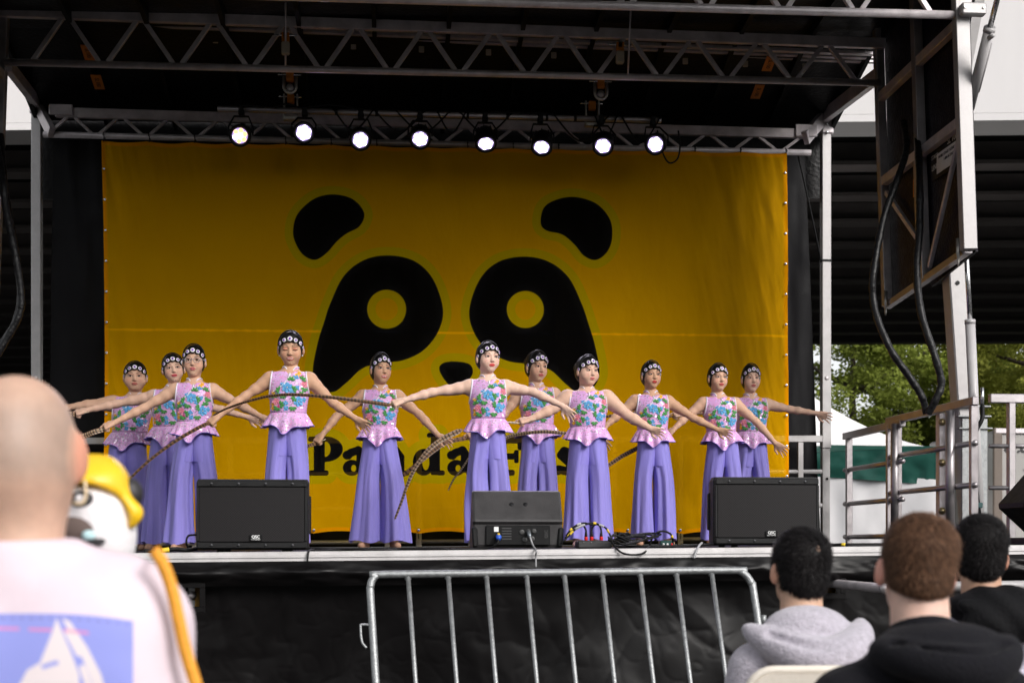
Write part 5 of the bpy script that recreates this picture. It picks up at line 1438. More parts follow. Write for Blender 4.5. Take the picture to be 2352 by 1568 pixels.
def paint_head(V, skin, eyes, lip, rs, mouth='closed'):
    n = len(V); x, y, z = V[:, 0], V[:, 1], V[:, 2]
    c = np.tile(np.array(skin, dtype=np.float32), (n, 1))
    def mixin(w, col):
        nonlocal c
        w = np.clip(w, 0, 1)[:, None]; c = c * (1 - w) + np.array(col, dtype=np.float32) * w
    front = (y < -.03)
    ax = np.abs(x)
    mixin(.35 * np.exp(-(((ax - .04) / .018) ** 2 + ((z + .03) / .02) ** 2)) * front, (skin[0] * 1.05, skin[1] * .62, skin[2] * .62))
    mixin(.45 * np.exp(-(((ax - .031) / .016) ** 2 + ((z - .010) / .007) ** 2)) * front, (skin[0] * .75, skin[1] * .42, skin[2] * .45))
    arch = .0235 + .004 * (1 - ((ax - .032) / .018) ** 2)
    mixin((np.abs(z - arch) < .0032) * (ax > .013) * (ax < .050) * front * .85, (.03, .018, .014))
    eo = rs.uniform(-.0012, .0012); ex = (ax - .030 - eo) / rs.uniform(.0145, .0168); tilt = (ax - .030) * rs.uniform(.06, .2)
    if eyes == 'open':
        open_ = .0052 * np.clip(1 - ex ** 2, 0, 1); dz = z - .0015 - tilt
        ins = (np.abs(ex) < 1) & front
        mixin(((dz < open_) & (dz > -open_ * .8) & ins) * .9, (.62, .56, .52))
        mixin(((np.hypot((ax - .030) , dz) < .0068) & (dz < open_ + .001) & (dz > -open_) & front) * 1.0, (.012, .007, .005))
        mixin((np.abs(dz - open_ - .0008) < .0022) * (np.abs(ex) < 1.08) * front, (.010, .006, .006))
    else:
        dz = z + .0035 - tilt + .003 * (1 - ex ** 2)
        mixin((np.abs(dz) < .0022) * (np.abs(ex) < 1.05) * front, (.02, .01, .01))
        mixin(.6 * np.exp(-((ex / 1.0) ** 2 + ((z - .004) / .006) ** 2)) * front, (skin[0] * .95, skin[1] * .45, skin[2] * .42))
    if mouth == 'smile':
        lipm = (np.abs(x) < .024 * np.sqrt(np.clip(1 - ((z + .058) / .0115) ** 2, 0, 1))) & front & (y < -.055)
        mixin(lipm * .9, lip)
        mixin((np.abs(x) < .017) * (np.abs(z + .0565) < .0032) * front * .9, (.7, .66, .6))
    else:
        lipm = (np.abs(x) < .0215 * np.sqrt(np.clip(1 - ((z + .0575) / .0105) ** 2, 0, 1))) & front & (y < -.055)
        mixin(lipm * .9, lip)
        mixin((np.abs(x) < .019) * (np.abs(z + .0575) < .0012) * front * .7, (lip[0] * .3, lip[1] * .3, lip[2] * .3))
    mixin((np.hypot(ax - .006, z + .036) < .0028) * (y < -.08) * .6, (skin[0] * .25, skin[1] * .2, skin[2] * .2))
    return c

def hand(f, w, d, nrm, s, pose, side, k=.003):
    """five separate fingers on a palm; w wrist, d pointing along the hand, nrm out of the back of the hand"""
    d = d.normalized(); nrm = (nrm - d * nrm.dot(d)).normalized(); a = d.cross(nrm) * side        # a: towards the thumb
    pl = .072 * s
    kn = w + d * pl
    f.cone(w, w + d * pl * .5, .0175 * s, .017 * s, .012)
    for q in (-1.5, -.5, .5, 1.5):
        f.cone(w + d * .02 * s + a * q * .010 * s, kn + a * q * .0165 * s, .0125 * s, .0105 * s, .008)
    L = [.052, .064, .07, .062]
    for i, q in enumerate((-1.5, -.5, .5, 1.5)):
        b0 = kn + a * q * .0165 * s - d * .006 * s
        if pose == 'open':
            sp = (d + a * q * .2 - nrm * (.06 + .1 * (i % 2) + .05 * i)).normalized(); c1 = b0 + sp * L[i] * .5 * s
            sp2 = (sp - nrm * .38).normalized(); c2 = c1 + sp2 * L[i] * .5 * s
            f.cone(b0, c1, .0078 * s, .0068 * s, k); f.cone(c1, c2, .0068 * s, .0052 * s, k)
        else:
            sp = (d * .55 - nrm * .85).normalized(); c1 = b0 + sp * L[i] * .42 * s
            sp2 = (-d * .75 - nrm * .5).normalized(); c2 = c1 + sp2 * L[i] * .36 * s
            sp3 = (-d * .5 + nrm * .6).normalized(); c3 = c2 + sp3 * L[i] * .25 * s
            if i == 3:                                           # pointing finger lies along the shaft
                sp = (d - nrm * .35).normalized(); c1 = b0 + sp * L[i] * .5 * s; c2 = c1 + (d - nrm * .6).normalized() * L[i] * .4 * s; c3 = c2
            f.cone(b0, c1, .0088 * s, .0082 * s, k); f.cone(c1, c2, .0082 * s, .0074 * s, k)
            if i != 3: f.cone(c2, c3, .0074 * s, .0065 * s, k)
    t0 = w + d * .018 * s + a * .016 * s
    t1 = t0 + (d * .6 + a * .75 - nrm * .25).normalized() * .036 * s
    t2 = t1 + (d * .9 + a * (.25 if pose == 'open' else -.2) - nrm * (.2 if pose == 'open' else .7)).normalized() * .034 * s
    f.cone(t0, t1, .0125 * s, .0098 * s, .008); f.cone(t1, t2, .0098 * s, .0072 * s, k)
    return kn - nrm * .02 * s

def ring_loft(rings, n):
    """rings: list of arrays (n,3) -> verts, quads (closed around)"""
    V = np.concatenate(rings); F = []
    i = np.arange(n)
    for r in range(len(rings) - 1):
        a = r * n + i; b = r * n + (i + 1) % n
        F.append(np.stack([a, b, b + n, a + n], axis=1))
    return V, np.concatenate(F)

HANDS = {}
def dancer(key, label, Y, head, torso_x, armR, armL, yaw, pitch, skin, eyes='open', lip=(.55, .05, .06), fat=0.0, hem=.21, stance=.10, seed=0, glasses=False, mouth='closed', poseR='grip', poseL='open', roll=0, shoe=M_SHOE, dyR=(-.02, -.06), dyL=(-.02, -.06), bodyyaw=0):
    rs = np.random.RandomState(seed + 50)
    hc = P(head[0], head[1], Y)
    bx = P(torso_x, 1100, Y).x; gz = deck(bx)
    s = (hc.z - gz) / 1.288
    root = thing('dancer', label, 'person', (bx, Y, gz), 'dancers in lilac costume')
    root.name = 'person'; BASE[root.name] = Vector((bx, Y, gz))
    wf = 1 + .16 * fat
    lean = (hc.x - bx) / s                                        # head offset from the hips
    def L(x, y, z):
        """canonical body point (1.40 m figure) -> local metres"""
        k = min(max((z - .75) / .5, 0), 1.0)
        return Vector((x * s + lean * s * k, y * s, z * s))
    hcl = Vector((hc.x - bx, 0, hc.z - gz))
    # ---------------- body
    lo = np.array([-.3 * s, -.28, -.01]); hi = np.array([.3 * s, .28, 1.2 * s])
    arms = []
    for sd, arm, dy in ((-1, armR, dyR), (1, armL, dyL)):
        sh = L(sd * .128 * wf, 0.004, 1.092)
        pts = []
        for (px, py), o in zip(arm, (dy[0], dy[1], dy[1] * 1.25)):
            q = P(px, py, Y + o) - Vector((bx, Y, gz)); pts.append(q)
        arms.append((sh, *pts))
        for q in pts:
            lo = np.minimum(lo, np.array(q) - .12); hi = np.maximum(hi, np.array(q) + .12)
    f = Field(lo, hi, .0052)
    def torso(ff, e):
        ff.ell(L(0, 0, 1.03), np.array((.118 * wf + e, .080 * wf + e, .125 + e)) * s, .03)
        ff.ell(L(0, 0, .9), np.array((.104 * wf + e, .076 * wf + e, .14 + e)) * s, .05)
        ff.cone(L(-.105 * wf, 0.004, 1.09), L(.105 * wf, .004, 1.09), (.043 + e) * s, (.043 + e) * s, .04)
        ff.cone(L(0, .008, 1.1), L(0, .01, 1.15), (.058 + e) * s, (.046 + e) * s, .04)
    torso(f, 0)
    f.ell(L(0, 0.01, .77), np.array((.098 * wf, .066 * wf, .12)) * s, .04)
    f.cone(L(0, .01, 1.1), Vector((hcl.x, .018 * s, hcl.z - .13 * s)), .043 * s, .041 * s, .03)
    grips = []
    for sd, (sh, el_, wr, tip) in zip((-1, 1), arms):
        r = .92 + .34 * fat + .05 * rs.rand()
        f.cone(L(sd * .1 * wf, 0, 1.08), sh, .045 * s, .044 * s * r, .04)
        f.cone(sh, sh.lerp(el_, .28), .041 * s * r, .039 * s * r, .03)
        f.cone(sh.lerp(el_, .28), sh.lerp(el_, .6), .039 * s * r, .033 * s * r, .02)
        f.cone(sh.lerp(el_, .6), el_, .033 * s * r, .0275 * s * r, .02)
        f.ell(sh.lerp(el_, .45) + Vector((0, .012, -.008)) * s, np.array((.04, .028, .03)) * s * r, .02)
        f.ell(el_ + Vector((0, .012, -.004)) * s, np.array((.02, .02, .02)) * s, .012)
        f.cone(el_, el_.lerp(wr, .3), .0285 * s * r, .031 * s * r, .02)
        f.cone(el_.lerp(wr, .3), el_.lerp(wr, .7), .031 * s * r, .0225 * s * r, .015)
        f.cone(el_.lerp(wr, .7), wr, .0225 * s * r, .0185 * s * r, .012)
        d = tip - wr
        if sd > 0: nrm = Vector((.25, .9, .55))
        else: nrm = Vector((-.2, -.75, .75))
        g_ = hand(f, wr, d, nrm, s * .98, poseL if sd > 0 else poseR, -sd if sd > 0 else 1)
        grips.append(g_ + Vector((bx, Y, gz)))
    HANDS[key] = grips
    feet = []
    for sd in (-1, 1):
        hp, kn, an = L(sd * .05, 0.01, .74), L(sd * (.06 + stance * .25), 0, .40), L(sd * (.04 + stance * .5), .01, .06)
        f.cone(hp, kn, .052 * s * wf, .042 * s * wf, .03); f.cone(kn, kn.lerp(an, .35), .042 * s * wf, .044 * s * wf, .02); f.cone(kn.lerp(an, .35), an, .044 * s * wf, .031 * s, .02)
        toe = an + Vector((sd * .03 * s, -.12 * s, -.04 * s)); toe.z = .02 * s
        heel = Vector((an.x, an.y + .025 * s, .022 * s)); f.cone(an, heel, .03 * s, .022 * s, .02); f.cone(heel, toe, .024 * s, .02 * s, .02); feet.append((heel, toe))
    f.cut((0, 0, .004), (0, 0, -1))
    V, F = f.mesh(1)
    C = np.tile(np.array(skin, dtype=np.float32), (len(V), 1))
    hv, hf = head_mesh(fat)
    hcol = paint_head(hv, skin, eyes, lip, rs, mouth)
    R = np.array(Euler((math.radians(-pitch), math.radians(roll), math.radians(yaw))).to_matrix())
    hs = s * (.97 + .05 * fat)
    hd = np.array((rs.uniform(.92, 1.04), 1.0, rs.uniform(.96, 1.05)))
    R = R * hd[None, :]
    def H(p): return Vector(R @ np.array(p)) * hs + hcl
    hw = (hv @ R.T) * hs + np.array(hcl)
    V2 = np.concatenate([V, hw]); F2 = np.concatenate([F, hf + len(V)]); C2 = np.concatenate([C, hcol])
    C2 *= 1 + .05 * (np.random.RandomState(1).rand(len(C2), 1) - .5)
    me = mesh_from('body', V2, F2, True); color_attr(me, C2)
    body = put('body', me, M_SKIN, root)
    lab = lambda nm, VV, FF, mm, par=root, sm=True: put(nm, mesh_from(nm, VV, FF, sm), mm, par)
    # ---------------- tunic
    tf = Field(np.array([-.24, -.2, .8]) * s + np.array([min(lean, 0) * s, 0, 0]), np.array([.24, .2, 1.24]) * s + np.array([max(lean, 0) * s, 0, 0]), .0062)
    torso(tf, .012)
    ah = .122 * wf
    for sd in (-1, 1):
        c_ = L(sd * ah, 0, 1.06); tf.cut(c_, (sd, 0, .12), .003)
    neck1 = Vector((hcl.x, .016 * s, hcl.z - .116 * s)); nb0 = Vector((hcl.x * .9 + L(0, 0, 1.13).x * .1, .012 * s, neck1.z - .042 * s))
    tf.cone(nb0, nb0 + Vector((0, 0, .01)), .054 * s, .05 * s, .02)
    tf.cut(nb0 + Vector((0, 0, .008 * s)), (0, .0, 1), .003)
    tf.ell(nb0 + Vector((0, -.07 * s, .012 * s)), (.022 * s, .04 * s, .022 * s), .006, op='s')
    tf.cut(L(0, 0, .872), (0, 0, -1), .002)
    TV, TF = tf.mesh(1)
    tunic = lab('tunic', TV, TF, M_TUNIC)
    # peplum
    n = 132; th = np.linspace(0, 2 * np.pi, n, endpoint=False); rings = []
    ph = rs.rand() * 6; NR = 13 + rs.randint(0, 3)
    front = np.exp(-(((th - 1.5 * np.pi + .12) / .30) ** 2)) 
    for i in range(13):
        t = i / 12
        hemd = .085 + .008 * np.sin(th * 3 + ph) + front * .062
        z = .874 - hemd * t
        amp = .014 * t ** 1.2
        rx = (.116 * wf + (.158 - .116) * t ** .8) + amp * np.sin(NR * th + ph + .5 * np.sin(th * 2)) - .012 * front * t
        ry = (.090 * wf + (.128 - .09) * t ** .8) + amp * np.sin(NR * th + ph + .5 * np.sin(th * 2)) - .004 * front * t
        k = np.clip((z - .75) / .5, 0, 1)
        rings.append(np.stack([(rx * np.cos(th) + lean * k) * s, ry * np.sin(th) * s, z * s], axis=1))
    lin = [r - np.array([0, 0, .006 * s]) for r in rings[-1:]]
    PV, PF = ring_loft(rings, n); pep = lab('peplum', PV, PF, M_TUNIC)
    rim = rings[-1]
    MBt = MB(); MBt.tube([Vector(q) for q in rim], .0032 * s, 5, closed=True); 
    lab('hem', np.array(MBt.v), MBt.f, M_LILAC, pep)
    # piping: armholes, diagonal front opening, collar edge
    for sd in (-1, 1):
        c_ = np.array(L(sd * ah, .004, 1.045)) - np.array((sd * .004, 0, 0)); pts = []
        for k in range(28):
            a = 2 * math.pi * k / 28; dr_ = np.array((-sd * .12 * math.sin(a) , math.cos(a), math.sin(a)))
            q = tf.exit(c_, dr_, .25 * s)
            if q is not None: pts.append(Vector(q))
        if len(pts) > 10:
            mb = MB(); mb.tube(pts, .0055 * s, 6, closed=True); lab('piping', np.array(mb.v), mb.f, M_TRIM, tunic)
    def surf(x, z):
        q = tf.cast(np.array(L(x, -.19, z)), (0, 1, 0), .3 * s); return Vector(q) if q is not None else None
    path = [(0.0, 1.135), (.004, 1.12), (.002, 1.10), (-.012, 1.075), (-.04, 1.045), (-.075, 1.02), (-.105, 1.0)]
    pts = [surf(x * wf, z) for x, z in path]; pts = [q for q in pts if q is not None]
    if len(pts) > 3:
        mb = MB(); mb.tube(catmull(pts, 4), .0055 * s, 6); lab('piping', np.array(mb.v), mb.f, M_TRIM, tunic)
    # stand collar, open in a V at the throat
    nC = 44; inn = []; top = []; bot = []
    for k in range(nC + 1):
        a = (k / nC - .5) * (2 * math.pi - .16) + math.pi                 # 0 = throat
        ca, sa = math.sin(a), -math.cos(a); v_ = math.exp(-((min(a, 2 * math.pi - a)) / .42) ** 2)
        hgt = (.044 - .030 * v_) * s
        r0, r1 = .0575 * s, (.0505 + .004 * v_) * s
        p0 = nb0 + Vector((ca * r0, sa * r0 * 1.02 - .004 * s, -.004 * s - .020 * s * v_)); p1 = nb0 + Vector((ca * r1, sa * r1 + (.006 if sa > 0 else -.004) * s, -.004 * s - .020 * s * v_ + hgt))
        bot.append(p0); top.append(p1)
    VV = [*bot, *[(p + q) / 2 + (p - nb0).normalized() * .001 for p, q in zip(bot, top)], *top, *[p + (nb0 - p) * Vector((.05, .05, 0)) - Vector((0, 0, .003)) for p in top]]
    FF = [(r * (nC + 1) + k, r * (nC + 1) + k + 1, (r + 1) * (nC + 1) + k + 1, (r + 1) * (nC + 1) + k) for r in range(3) for k in range(nC)]
    col_ = lab('collar', np.array(VV), FF, M_TUNIC)
    for ln in (top, bot):
        mb = MB(); mb.tube(ln, .0045 * s, 6); lab('piping', np.array(mb.v), mb.f, M_TRIM, col_)
    for (nm, x, z, rot) in MOTIF:
        q = surf(x * wf + lean * 0, z)
        if q is None: continue
        g_ = Vector(tf.grad(q)); g_ = (g_ + Vector((0, -.3, 0))).normalized()
        Mx = frame(q + g_ * .001, (1, 0, 0), g_) @ Matrix.Rotation(rot + rs.uniform(-.2, .2), 4, 'Z') @ Matrix.Scale(s * 1.02, 4)
        o = put(nm, FL[nm], None, tunic); o.matrix_local = Mx
    # ---------------- trousers and lining
    n = 84; th = np.linspace(0, 2 * np.pi, n, endpoint=False)
    def legs(nm, zt0, zb, hwid, pl, mm):
        Vs = []; Fs = []; b0 = 0; rad = hwid * .485; cen = hwid - rad
        for sd in (-1, 1):
            nf = 9; fr = rs.randint(2, 11, nf); ph = rs.rand(nf) * 6.28; dr = rs.normal(size=nf) * 2.2; am = rs.rand(nf) ** 2 * 9.0 / (2 + fr); rings = []
            m_ = 34; sw = rs.rand() * 6.28
            for i in range(m_):
                t = i / (m_ - 1); z = zt0 + (zb - zt0) * t; g_ = (zt0 - z) / .80
                e = g_ ** 1.35 * (1 if nm == 'trousers' else .25); k2 = min(1, max(0, g_ - .08) / .42); k2 = k2 * k2 * (3 - 2 * k2)
                c0, r0 = .036 * wf + .031 * wf * k2, .080 * wf - .018 * wf * k2
                cx = sd * (c0 + (cen - c0) * e); rx = r0 + (rad - r0) * e; ry = (.088 * wf + (rad * 1.02 - .088 * wf) * e)
                w_ = sum(am[q] * np.sin(fr[q] * th + ph[q] + dr[q] * g_) for q in range(nf)) * pl * (.0010 + .0070 * g_ ** 1.2)
                w_ = w_ + pl * g_ * .009 * (np.abs(np.sin(3.5 * th + ph[3] + dr[3] * .5 * g_)) - .5) + pl * g_ * .006 * (np.abs(np.sin(6.5 * th + ph[5] + dr[5] * .5 * g_)) - .5)
                sway = .012 * math.sin(g_ * 2.6 + sw) * pl * g_
                zz = z + (pl * .010 * np.sin(3 * th + ph[2]) * (t > .97))
                k = np.clip((z - .75) / .5, 0, 1)
                rings.append(np.stack([(cx + sway + (rx + w_) * np.cos(th) + lean * k) * s, (ry + w_) * np.sin(th) * s, np.full(n, 1.0) * zz * s], axis=1))
            VV, FF = ring_loft(rings, n); Vs.append(VV); Fs.append(FF + b0); b0 += len(VV)
        return lab(nm, np.concatenate(Vs), np.concatenate(Fs), mm)
    legs('trousers', .845, .045 + .01 * rs.rand(), hem, 1.0, M_PANTS)
    legs('shorts', .84, .60, .118 * wf, .0, M_SHORT)
    for (heel, toe) in feet:
        ff = Field(np.minimum(heel, toe) - .06, np.maximum(heel, toe) + np.array((.06, .06, .05)), .006)
        ff.cone(heel, toe, .029 * s, .025 * s, .02); ff.ell((heel + toe) / 2 + Vector((0, 0, .05 * s)), (.02 * s, .04 * s, .03 * s), .01, op='s'); ff.cut((0, 0, .002), (0, 0, -1))
        VV, FF = ff.mesh(1); lab('shoe', VV, FF, shoe)
    # ---------------- hair, headpiece
    hfld = _HAIR()
    VV, FF = hfld
    hair = lab('hair', (VV @ R.T) * hs + np.array(hcl), FF, M_HAIRB)
    band = MB(); pts = []
    for k in range(25):
        a = math.pi * k / 24; pts.append(H((.0775 * math.cos(a), -.022, .022 + .096 * math.sin(a))))
    band.tube(pts, .011 * hs, 8, flat=.45); lab('headband', np.array(band.v), band.f, M_BAND, hair)
    NJ = 7
    for k in range(NJ):
        u = (k - 3) / 3.0
        a = u * 1.42
        q = np.array((.0745 * math.sin(a), .006 - .0885 * math.cos(a) * (1 - .04 * (u == 0)), .066 - .058 * abs(u) ** 1.7))
        nn = np.array((math.sin(a) * 1.1, -math.cos(a), .35 * (1 - abs(u))))
        big = 1.18 if k == 3 else (1.0 if abs(k - 3) < 3 else .9)
        Mx = frame(H(q), Vector(R @ np.array((math.cos(a), math.sin(a), 0))), Vector(R @ nn)) @ Matrix.Scale(hs, 4)
        mb = MB(); mb.lathe([(.0185 * big, -.006), (.0185 * big, .001), (.016 * big, .003)], Mx, 16); pc_ = lab('scallop', np.array(mb.v), mb.f, M_BAND, hair)
        j = put('jewel', JEWEL, None, root); j.matrix_local = Mx @ Matrix.Translation((0, .0, .003)) @ Matrix.Scale(big, 4)
        g_ = put('gem', GEM, None, j); g_.matrix_local = Matrix.Translation((0, 0, .004))
    if glasses:
        mb = MB()
        for sx in (-1, 1):
            mb.tube([H((sx * (.0305 + .0235 * math.cos(a)), -.093 + .006 * abs(math.cos(a) + .0), .001 + .0165 * math.sin(a))) for a in np.linspace(0, 2 * math.pi, 20, endpoint=False)], .0019 * hs, 6, closed=True)
            mb.tube([H((sx * .054, -.088, .006)), H((sx * .072, -.05, .006)), H((sx * .076, .01, .002))], .0018 * hs, 6)
        mb.tube([H((-.007, -.093, .004)), H((0, -.095, .007)), H((.007, -.093, .004))], .0018 * hs, 6)
        lab('glasses', np.array(mb.v), mb.f, mat('clear_grey_frame', (.35, .33, .35), .2))
    if key in ('G7', 'G4'):
        for sx in (-1, 1):
            mb = MB(); mb.lathe([(.001, -.005), (.0045, -.002), (.0045, .002), (.001, .005)], Matrix.Translation(H((sx * .073, .0, -.043))), 8); lab('earring', np.array(mb.v), mb.f, M_PEARL)
    return root
_hc = []
def _HAIR():
    if not _hc:
        f = Field((-.11, -.12, -.11), (.11, .2, .14), .0038)
        f.ell((0, .014, .028), (.0738, .0905, .0875), .02)
        f.ell((0, .028, -.02), (.070, .078, .07), .03)
        for sx in (-1, 1):
            f.ell((sx * .064, -.014, -.0), (.010, .014, .03), .012)
        # clear the face: an egg shaped opening
        f.ell((0, -.105, -.026), (.064, .088, .094), .008, op='s')
        f.ell((0, -.02, -.12), (.09, .07, .062), .01, op='s')
        for sx in (-1, 1): f.ell((sx * .085, .006, -.02), (.012, .02, .026), .006, op='s')
        f.ell((0, .112, .03), (.042, .036, .042), .008)
        _hc.append(f.mesh(1))
    return _hc[0]
m = MB(); m.lathe([(.0135, 0), (.0145, .002), (.013, .0045), (.008, .005)], None, 16); JEWEL = mesh_from('jewel', m.v, m.f, False); JEWEL.materials.append(M_CRYST)
m = MB(); m.lathe([(.0068, 0), (.0062, .0035), (.003, .005)], None, 8); GEM = mesh_from('gem', m.v, m.f, False); GEM.materials.append(M_GEM)

PALE, FAIR, TAN, WARM = (.70, .47, .37), (.64, .41, .305), (.53, .31, .2), (.59, .36, .25)
dancer('G1', 'dancer at the far left end of the troupe, arm stretched towards the left', 11.5, (311, 866), 294, [(215, 929), (165, 934), (135, 938)], [(352, 935), (372, 965), (380, 990)], 6, 0, WARM, fat=.9, hem=0.19, stance=0.1, seed=1, lip=(.45, .12, .1), dyL=(.06, .1))
dancer('G2', 'dancer second from left, head tilted, behind the one with glasses', 11.0, (398, 847), 386, [(268, 927), (200, 942), (165, 950)], [(484, 934), (570, 958), (604, 968)], 10, 0, FAIR, hem=0.2, stance=0.1, seed=2, roll=-6, lip=(.55, .06, .09))
dancer('G3', 'dancer wearing clear framed glasses, third from left', 10.3, (446, 830), 446, [(330, 937), (264, 970), (224, 986)], [(546, 927), (598, 956), (628, 974)], 0, 0, WARM, hem=0.205, stance=0.1, seed=3, glasses=True, lip=(.5, .12, .14))
dancer('G4', 'dancer looking down, standing right behind the left loudspeaker', 9.6, (668, 801), 660, [(563, 910), (504, 954), (474, 976)], [(764, 924), (816, 961), (858, 988)], 0, -10, TAN, eyes='smile', hem=0.155, stance=0.05, seed=4, lip=(.5, .14, .13), mouth='smile')
dancer('G5', 'dancer in very wide trousers between the left loudspeaker and the centre monitor', 10.9, (874, 848), 872, [(772, 957), (742, 996), (722, 1020)], [(964, 952), (1007, 1000), (1040, 1018)], 22, 0, TAN, hem=0.225, stance=0.12, seed=5, lip=(.5, .07, .08), mouth='smile')
dancer('G6', 'foremost dancer at the centre, directly behind the wedge monitor', 9.4, (1120, 822), 1122, [(992, 901), (928, 919), (890, 931)], [(1225, 900), (1292, 932), (1326, 966)], 20, 0, PALE, hem=0.165, stance=0.05, seed=6, lip=(.6, .03, .04))
dancer('G7', 'dancer with pearl earrings at the rear, just right of the foremost dancer', 11.6, (1232, 842), 1236, [(1158, 952), (1098, 992), (1066, 1004)], [(1318, 960), (1376, 1003), (1400, 1034)], 24, -6, WARM, hem=0.17, stance=0.08, seed=7, lip=(.45, .09, .09))
dancer('G8', 'dancer in pink shoes behind the stage box, right of the wedge monitor', 10.0, (1348, 852), 1350, [(1272, 938), (1218, 963), (1182, 969)], [(1442, 954), (1492, 983), (1532, 998)], 24, -3, FAIR, fat=.9, hem=0.185, stance=0.06, seed=8, lip=(.55, .14, .14), shoe=M_SHOEP)
dancer('G9', 'dancer third from the right end, standing behind the cable coil', 11.0, (1495, 862), 1500, [(1421, 952), (1394, 976), (1374, 992)], [(1592, 959), (1648, 986), (1684, 998)], 12, 0, TAN, hem=0.175, stance=0.1, seed=9, lip=(.42, .01, .015))
dancer('G10', 'dancer second from right, standing behind the right loudspeaker', 11.3, (1648, 868), 1660, [(1574, 959), (1548, 985), (1530, 1000)], [(1738, 969), (1780, 1017), (1816, 1046)], 12, 0, WARM, hem=0.185, stance=0.1, seed=10, lip=(.45, .05, .06))
dancer('G11', 'rightmost dancer, arm stretched out past the black curtain', 11.9, (1724, 870), 1726, [(1625, 940), (1570, 950), (1540, 953)], [(1815, 940), (1876, 949), (1916, 960)], 4, 0, FAIR, hem=0.17, stance=0.08, seed=11, lip=(.42, .1, .1))

# ---------------- pheasant feathers
def feather_mat():
    m = bpy.data.materials.new('barred_pheasant_feather'); m.use_nodes = True
    nt = m.node_tree; n = nt.nodes; l = nt.links; b = n['Principled BSDF']; b.inputs['Roughness'].default_value = .5
    at = n.new('ShaderNodeAttribute'); at.attribute_name = 'Col'; l.new(at.outputs['Color'], b.inputs['Base Color']); return m
M_FEATH = feather_mat()
M_QUILL = mat('feather_quill', (.6, .5, .36), .5)
def feather(label, pts, w0, w1, pale=.35, bars=34, quill=None):
    """barred ribbon with a raised shaft and a zigzag vane"""
    q = catmull(pts, 30); n = len(q); t_ = thing('feather', label, 'feather', q[0], 'pheasant tail feathers')
    V = []; F = []; C = []
    L = 0.0; rs = random.Random(len(label))
    for i, p in enumerate(q):
        if i: L += (q[i] - q[i - 1]).length
        t = i / (n - 1); d = (q[min(i + 1, n - 1)] - q[max(i - 1, 0)]).normalized()
        view = (Vector((0, 0, CAMZ)) - p).normalized()
        sdv = d.cross(Vector((0, -1, .15))).normalized()
        w = (w0 + (w1 - w0) * t) * min(1, t * 12 + .25) * (1 if t < .97 else (1 - t) / .03 + .05) * (1 + .04 * math.sin(i * 2.1) + .06 * rs.random())
        dark = (t * bars) % 1.0 < .36
        for k, off in ((-2, -1), (-1, -.55), (0, 0), (1, .55), (2, 1)):
            V.append(p + sdv * w * off + Vector((0, -.004 if k == 0 else .0015 * abs(k), 0)) - d * w * .22 * abs(off))
            if dark and abs(k) < 2: c = (.012, .009, .008)
            elif abs(k) == 2: c = (.13, .05, .016)
            elif k == 0: c = (.17, .08, .03)
            else: c = tuple(a_ + (b_ - a_) * pale for a_, b_ in zip((.13, .052, .016), (.5, .42, .30)))
            C.append(c)
    for i in range(n - 1):
        for k in range(4): a = i * 5 + k; F.append((a, a + 1, a + 6, a + 5))
    o = world_mesh('vane', V, F, M_FEATH, t_, False); color_attr(o.data, np.array(C))
    if quill:
        MB().tube([q[0], Vector(quill)], [.0035, .0025], 6).build('quill', M_QUILL, t_, True)
    mb = MB(); mb.tube(q[::6] + [q[-1]], [.0035 * (1 - .8 * i / (n / 6)) + .0006 for i in range(len(q[::6]) + 1)], 5); mb.build('shaft', M_QUILL if pale > .5 else mat('brown_shaft', (.2, .1, .04), .5), t_, True)
    return t_
H_ = HANDS
feather('brown barred feather sweeping down left from the hand of the dancer looking down', [H_['G4'][0], P(470, 975, 9.5), P(410, 1008, 9.48), P(345, 1055, 9.46), P(287, 1109, 9.45)], .015, .007, .12, 30, P(520, 948, 9.55))
feather('long brown feather bowing across the chest of the dancer looking down', [H_['G6'][0], P(840, 922, 9.25), P(760, 912, 9.2), P(680, 906, 9.18), P(620, 909, 9.18), P(560, 924, 9.2), P(520, 938, 9.25), P(488, 954, 9.3)], .0135, .0055, .1, 70, P(922, 935, 9.3))
feather('broad barred feather held at the far left by the dancer with glasses', [H_['G3'][0], P(215, 992, 10.2), P(195, 1000, 10.2), P(168, 1006, 10.2), P(130, 1012, 10.2)], .017, .02, .55, 16)
feather('short stub of barred feather at the far left above the broad one', [H_['G2'][0], P(160, 950, 10.9), P(145, 952, 10.9), P(110, 955, 10.9)], .016, .018, .5, 9, P(205, 945, 10.9))
feather('broad striped feather curving down to a point left of the centre monitor', [P(1062, 986, 10.6), P(1020, 1006, 10.55), P(985, 1032, 10.5), P(955, 1072, 10.48), P(936, 1112, 10.46), P(922, 1152, 10.45), P(906, 1194, 10.44)], .021, .007, .5, 34)
feather('dark feather slanting behind the broad striped one', [H_['G7'][0], P(1030, 1014, 11.4), P(1000, 1032, 11.35), P(965, 1060, 11.3), P(922, 1094, 11.3)], .018, .014, .12, 22, P(1085, 1000, 11.45))
feather('thin white and black feather tip left of the foremost dancer', [H_['G8'][0], P(1150, 972, 9.75), P(1110, 1005, 9.75), P(1078, 1050, 9.75), P(1058, 1080, 9.75), P(1042, 1100, 9.75), P(1029, 1127, 9.75)], .009, .0045, .85, 40, P(1232, 962, 9.9))
feather('striped feather arching level before the hips of the dancer with pearl earrings', [P(1150, 1010, 10.6), P(1175, 1000, 10.6), P(1210, 994, 10.6), P(1250, 991, 10.6), P(1290, 994, 10.6), P(1330, 999, 10.6)], .013, .013, .6, 30)
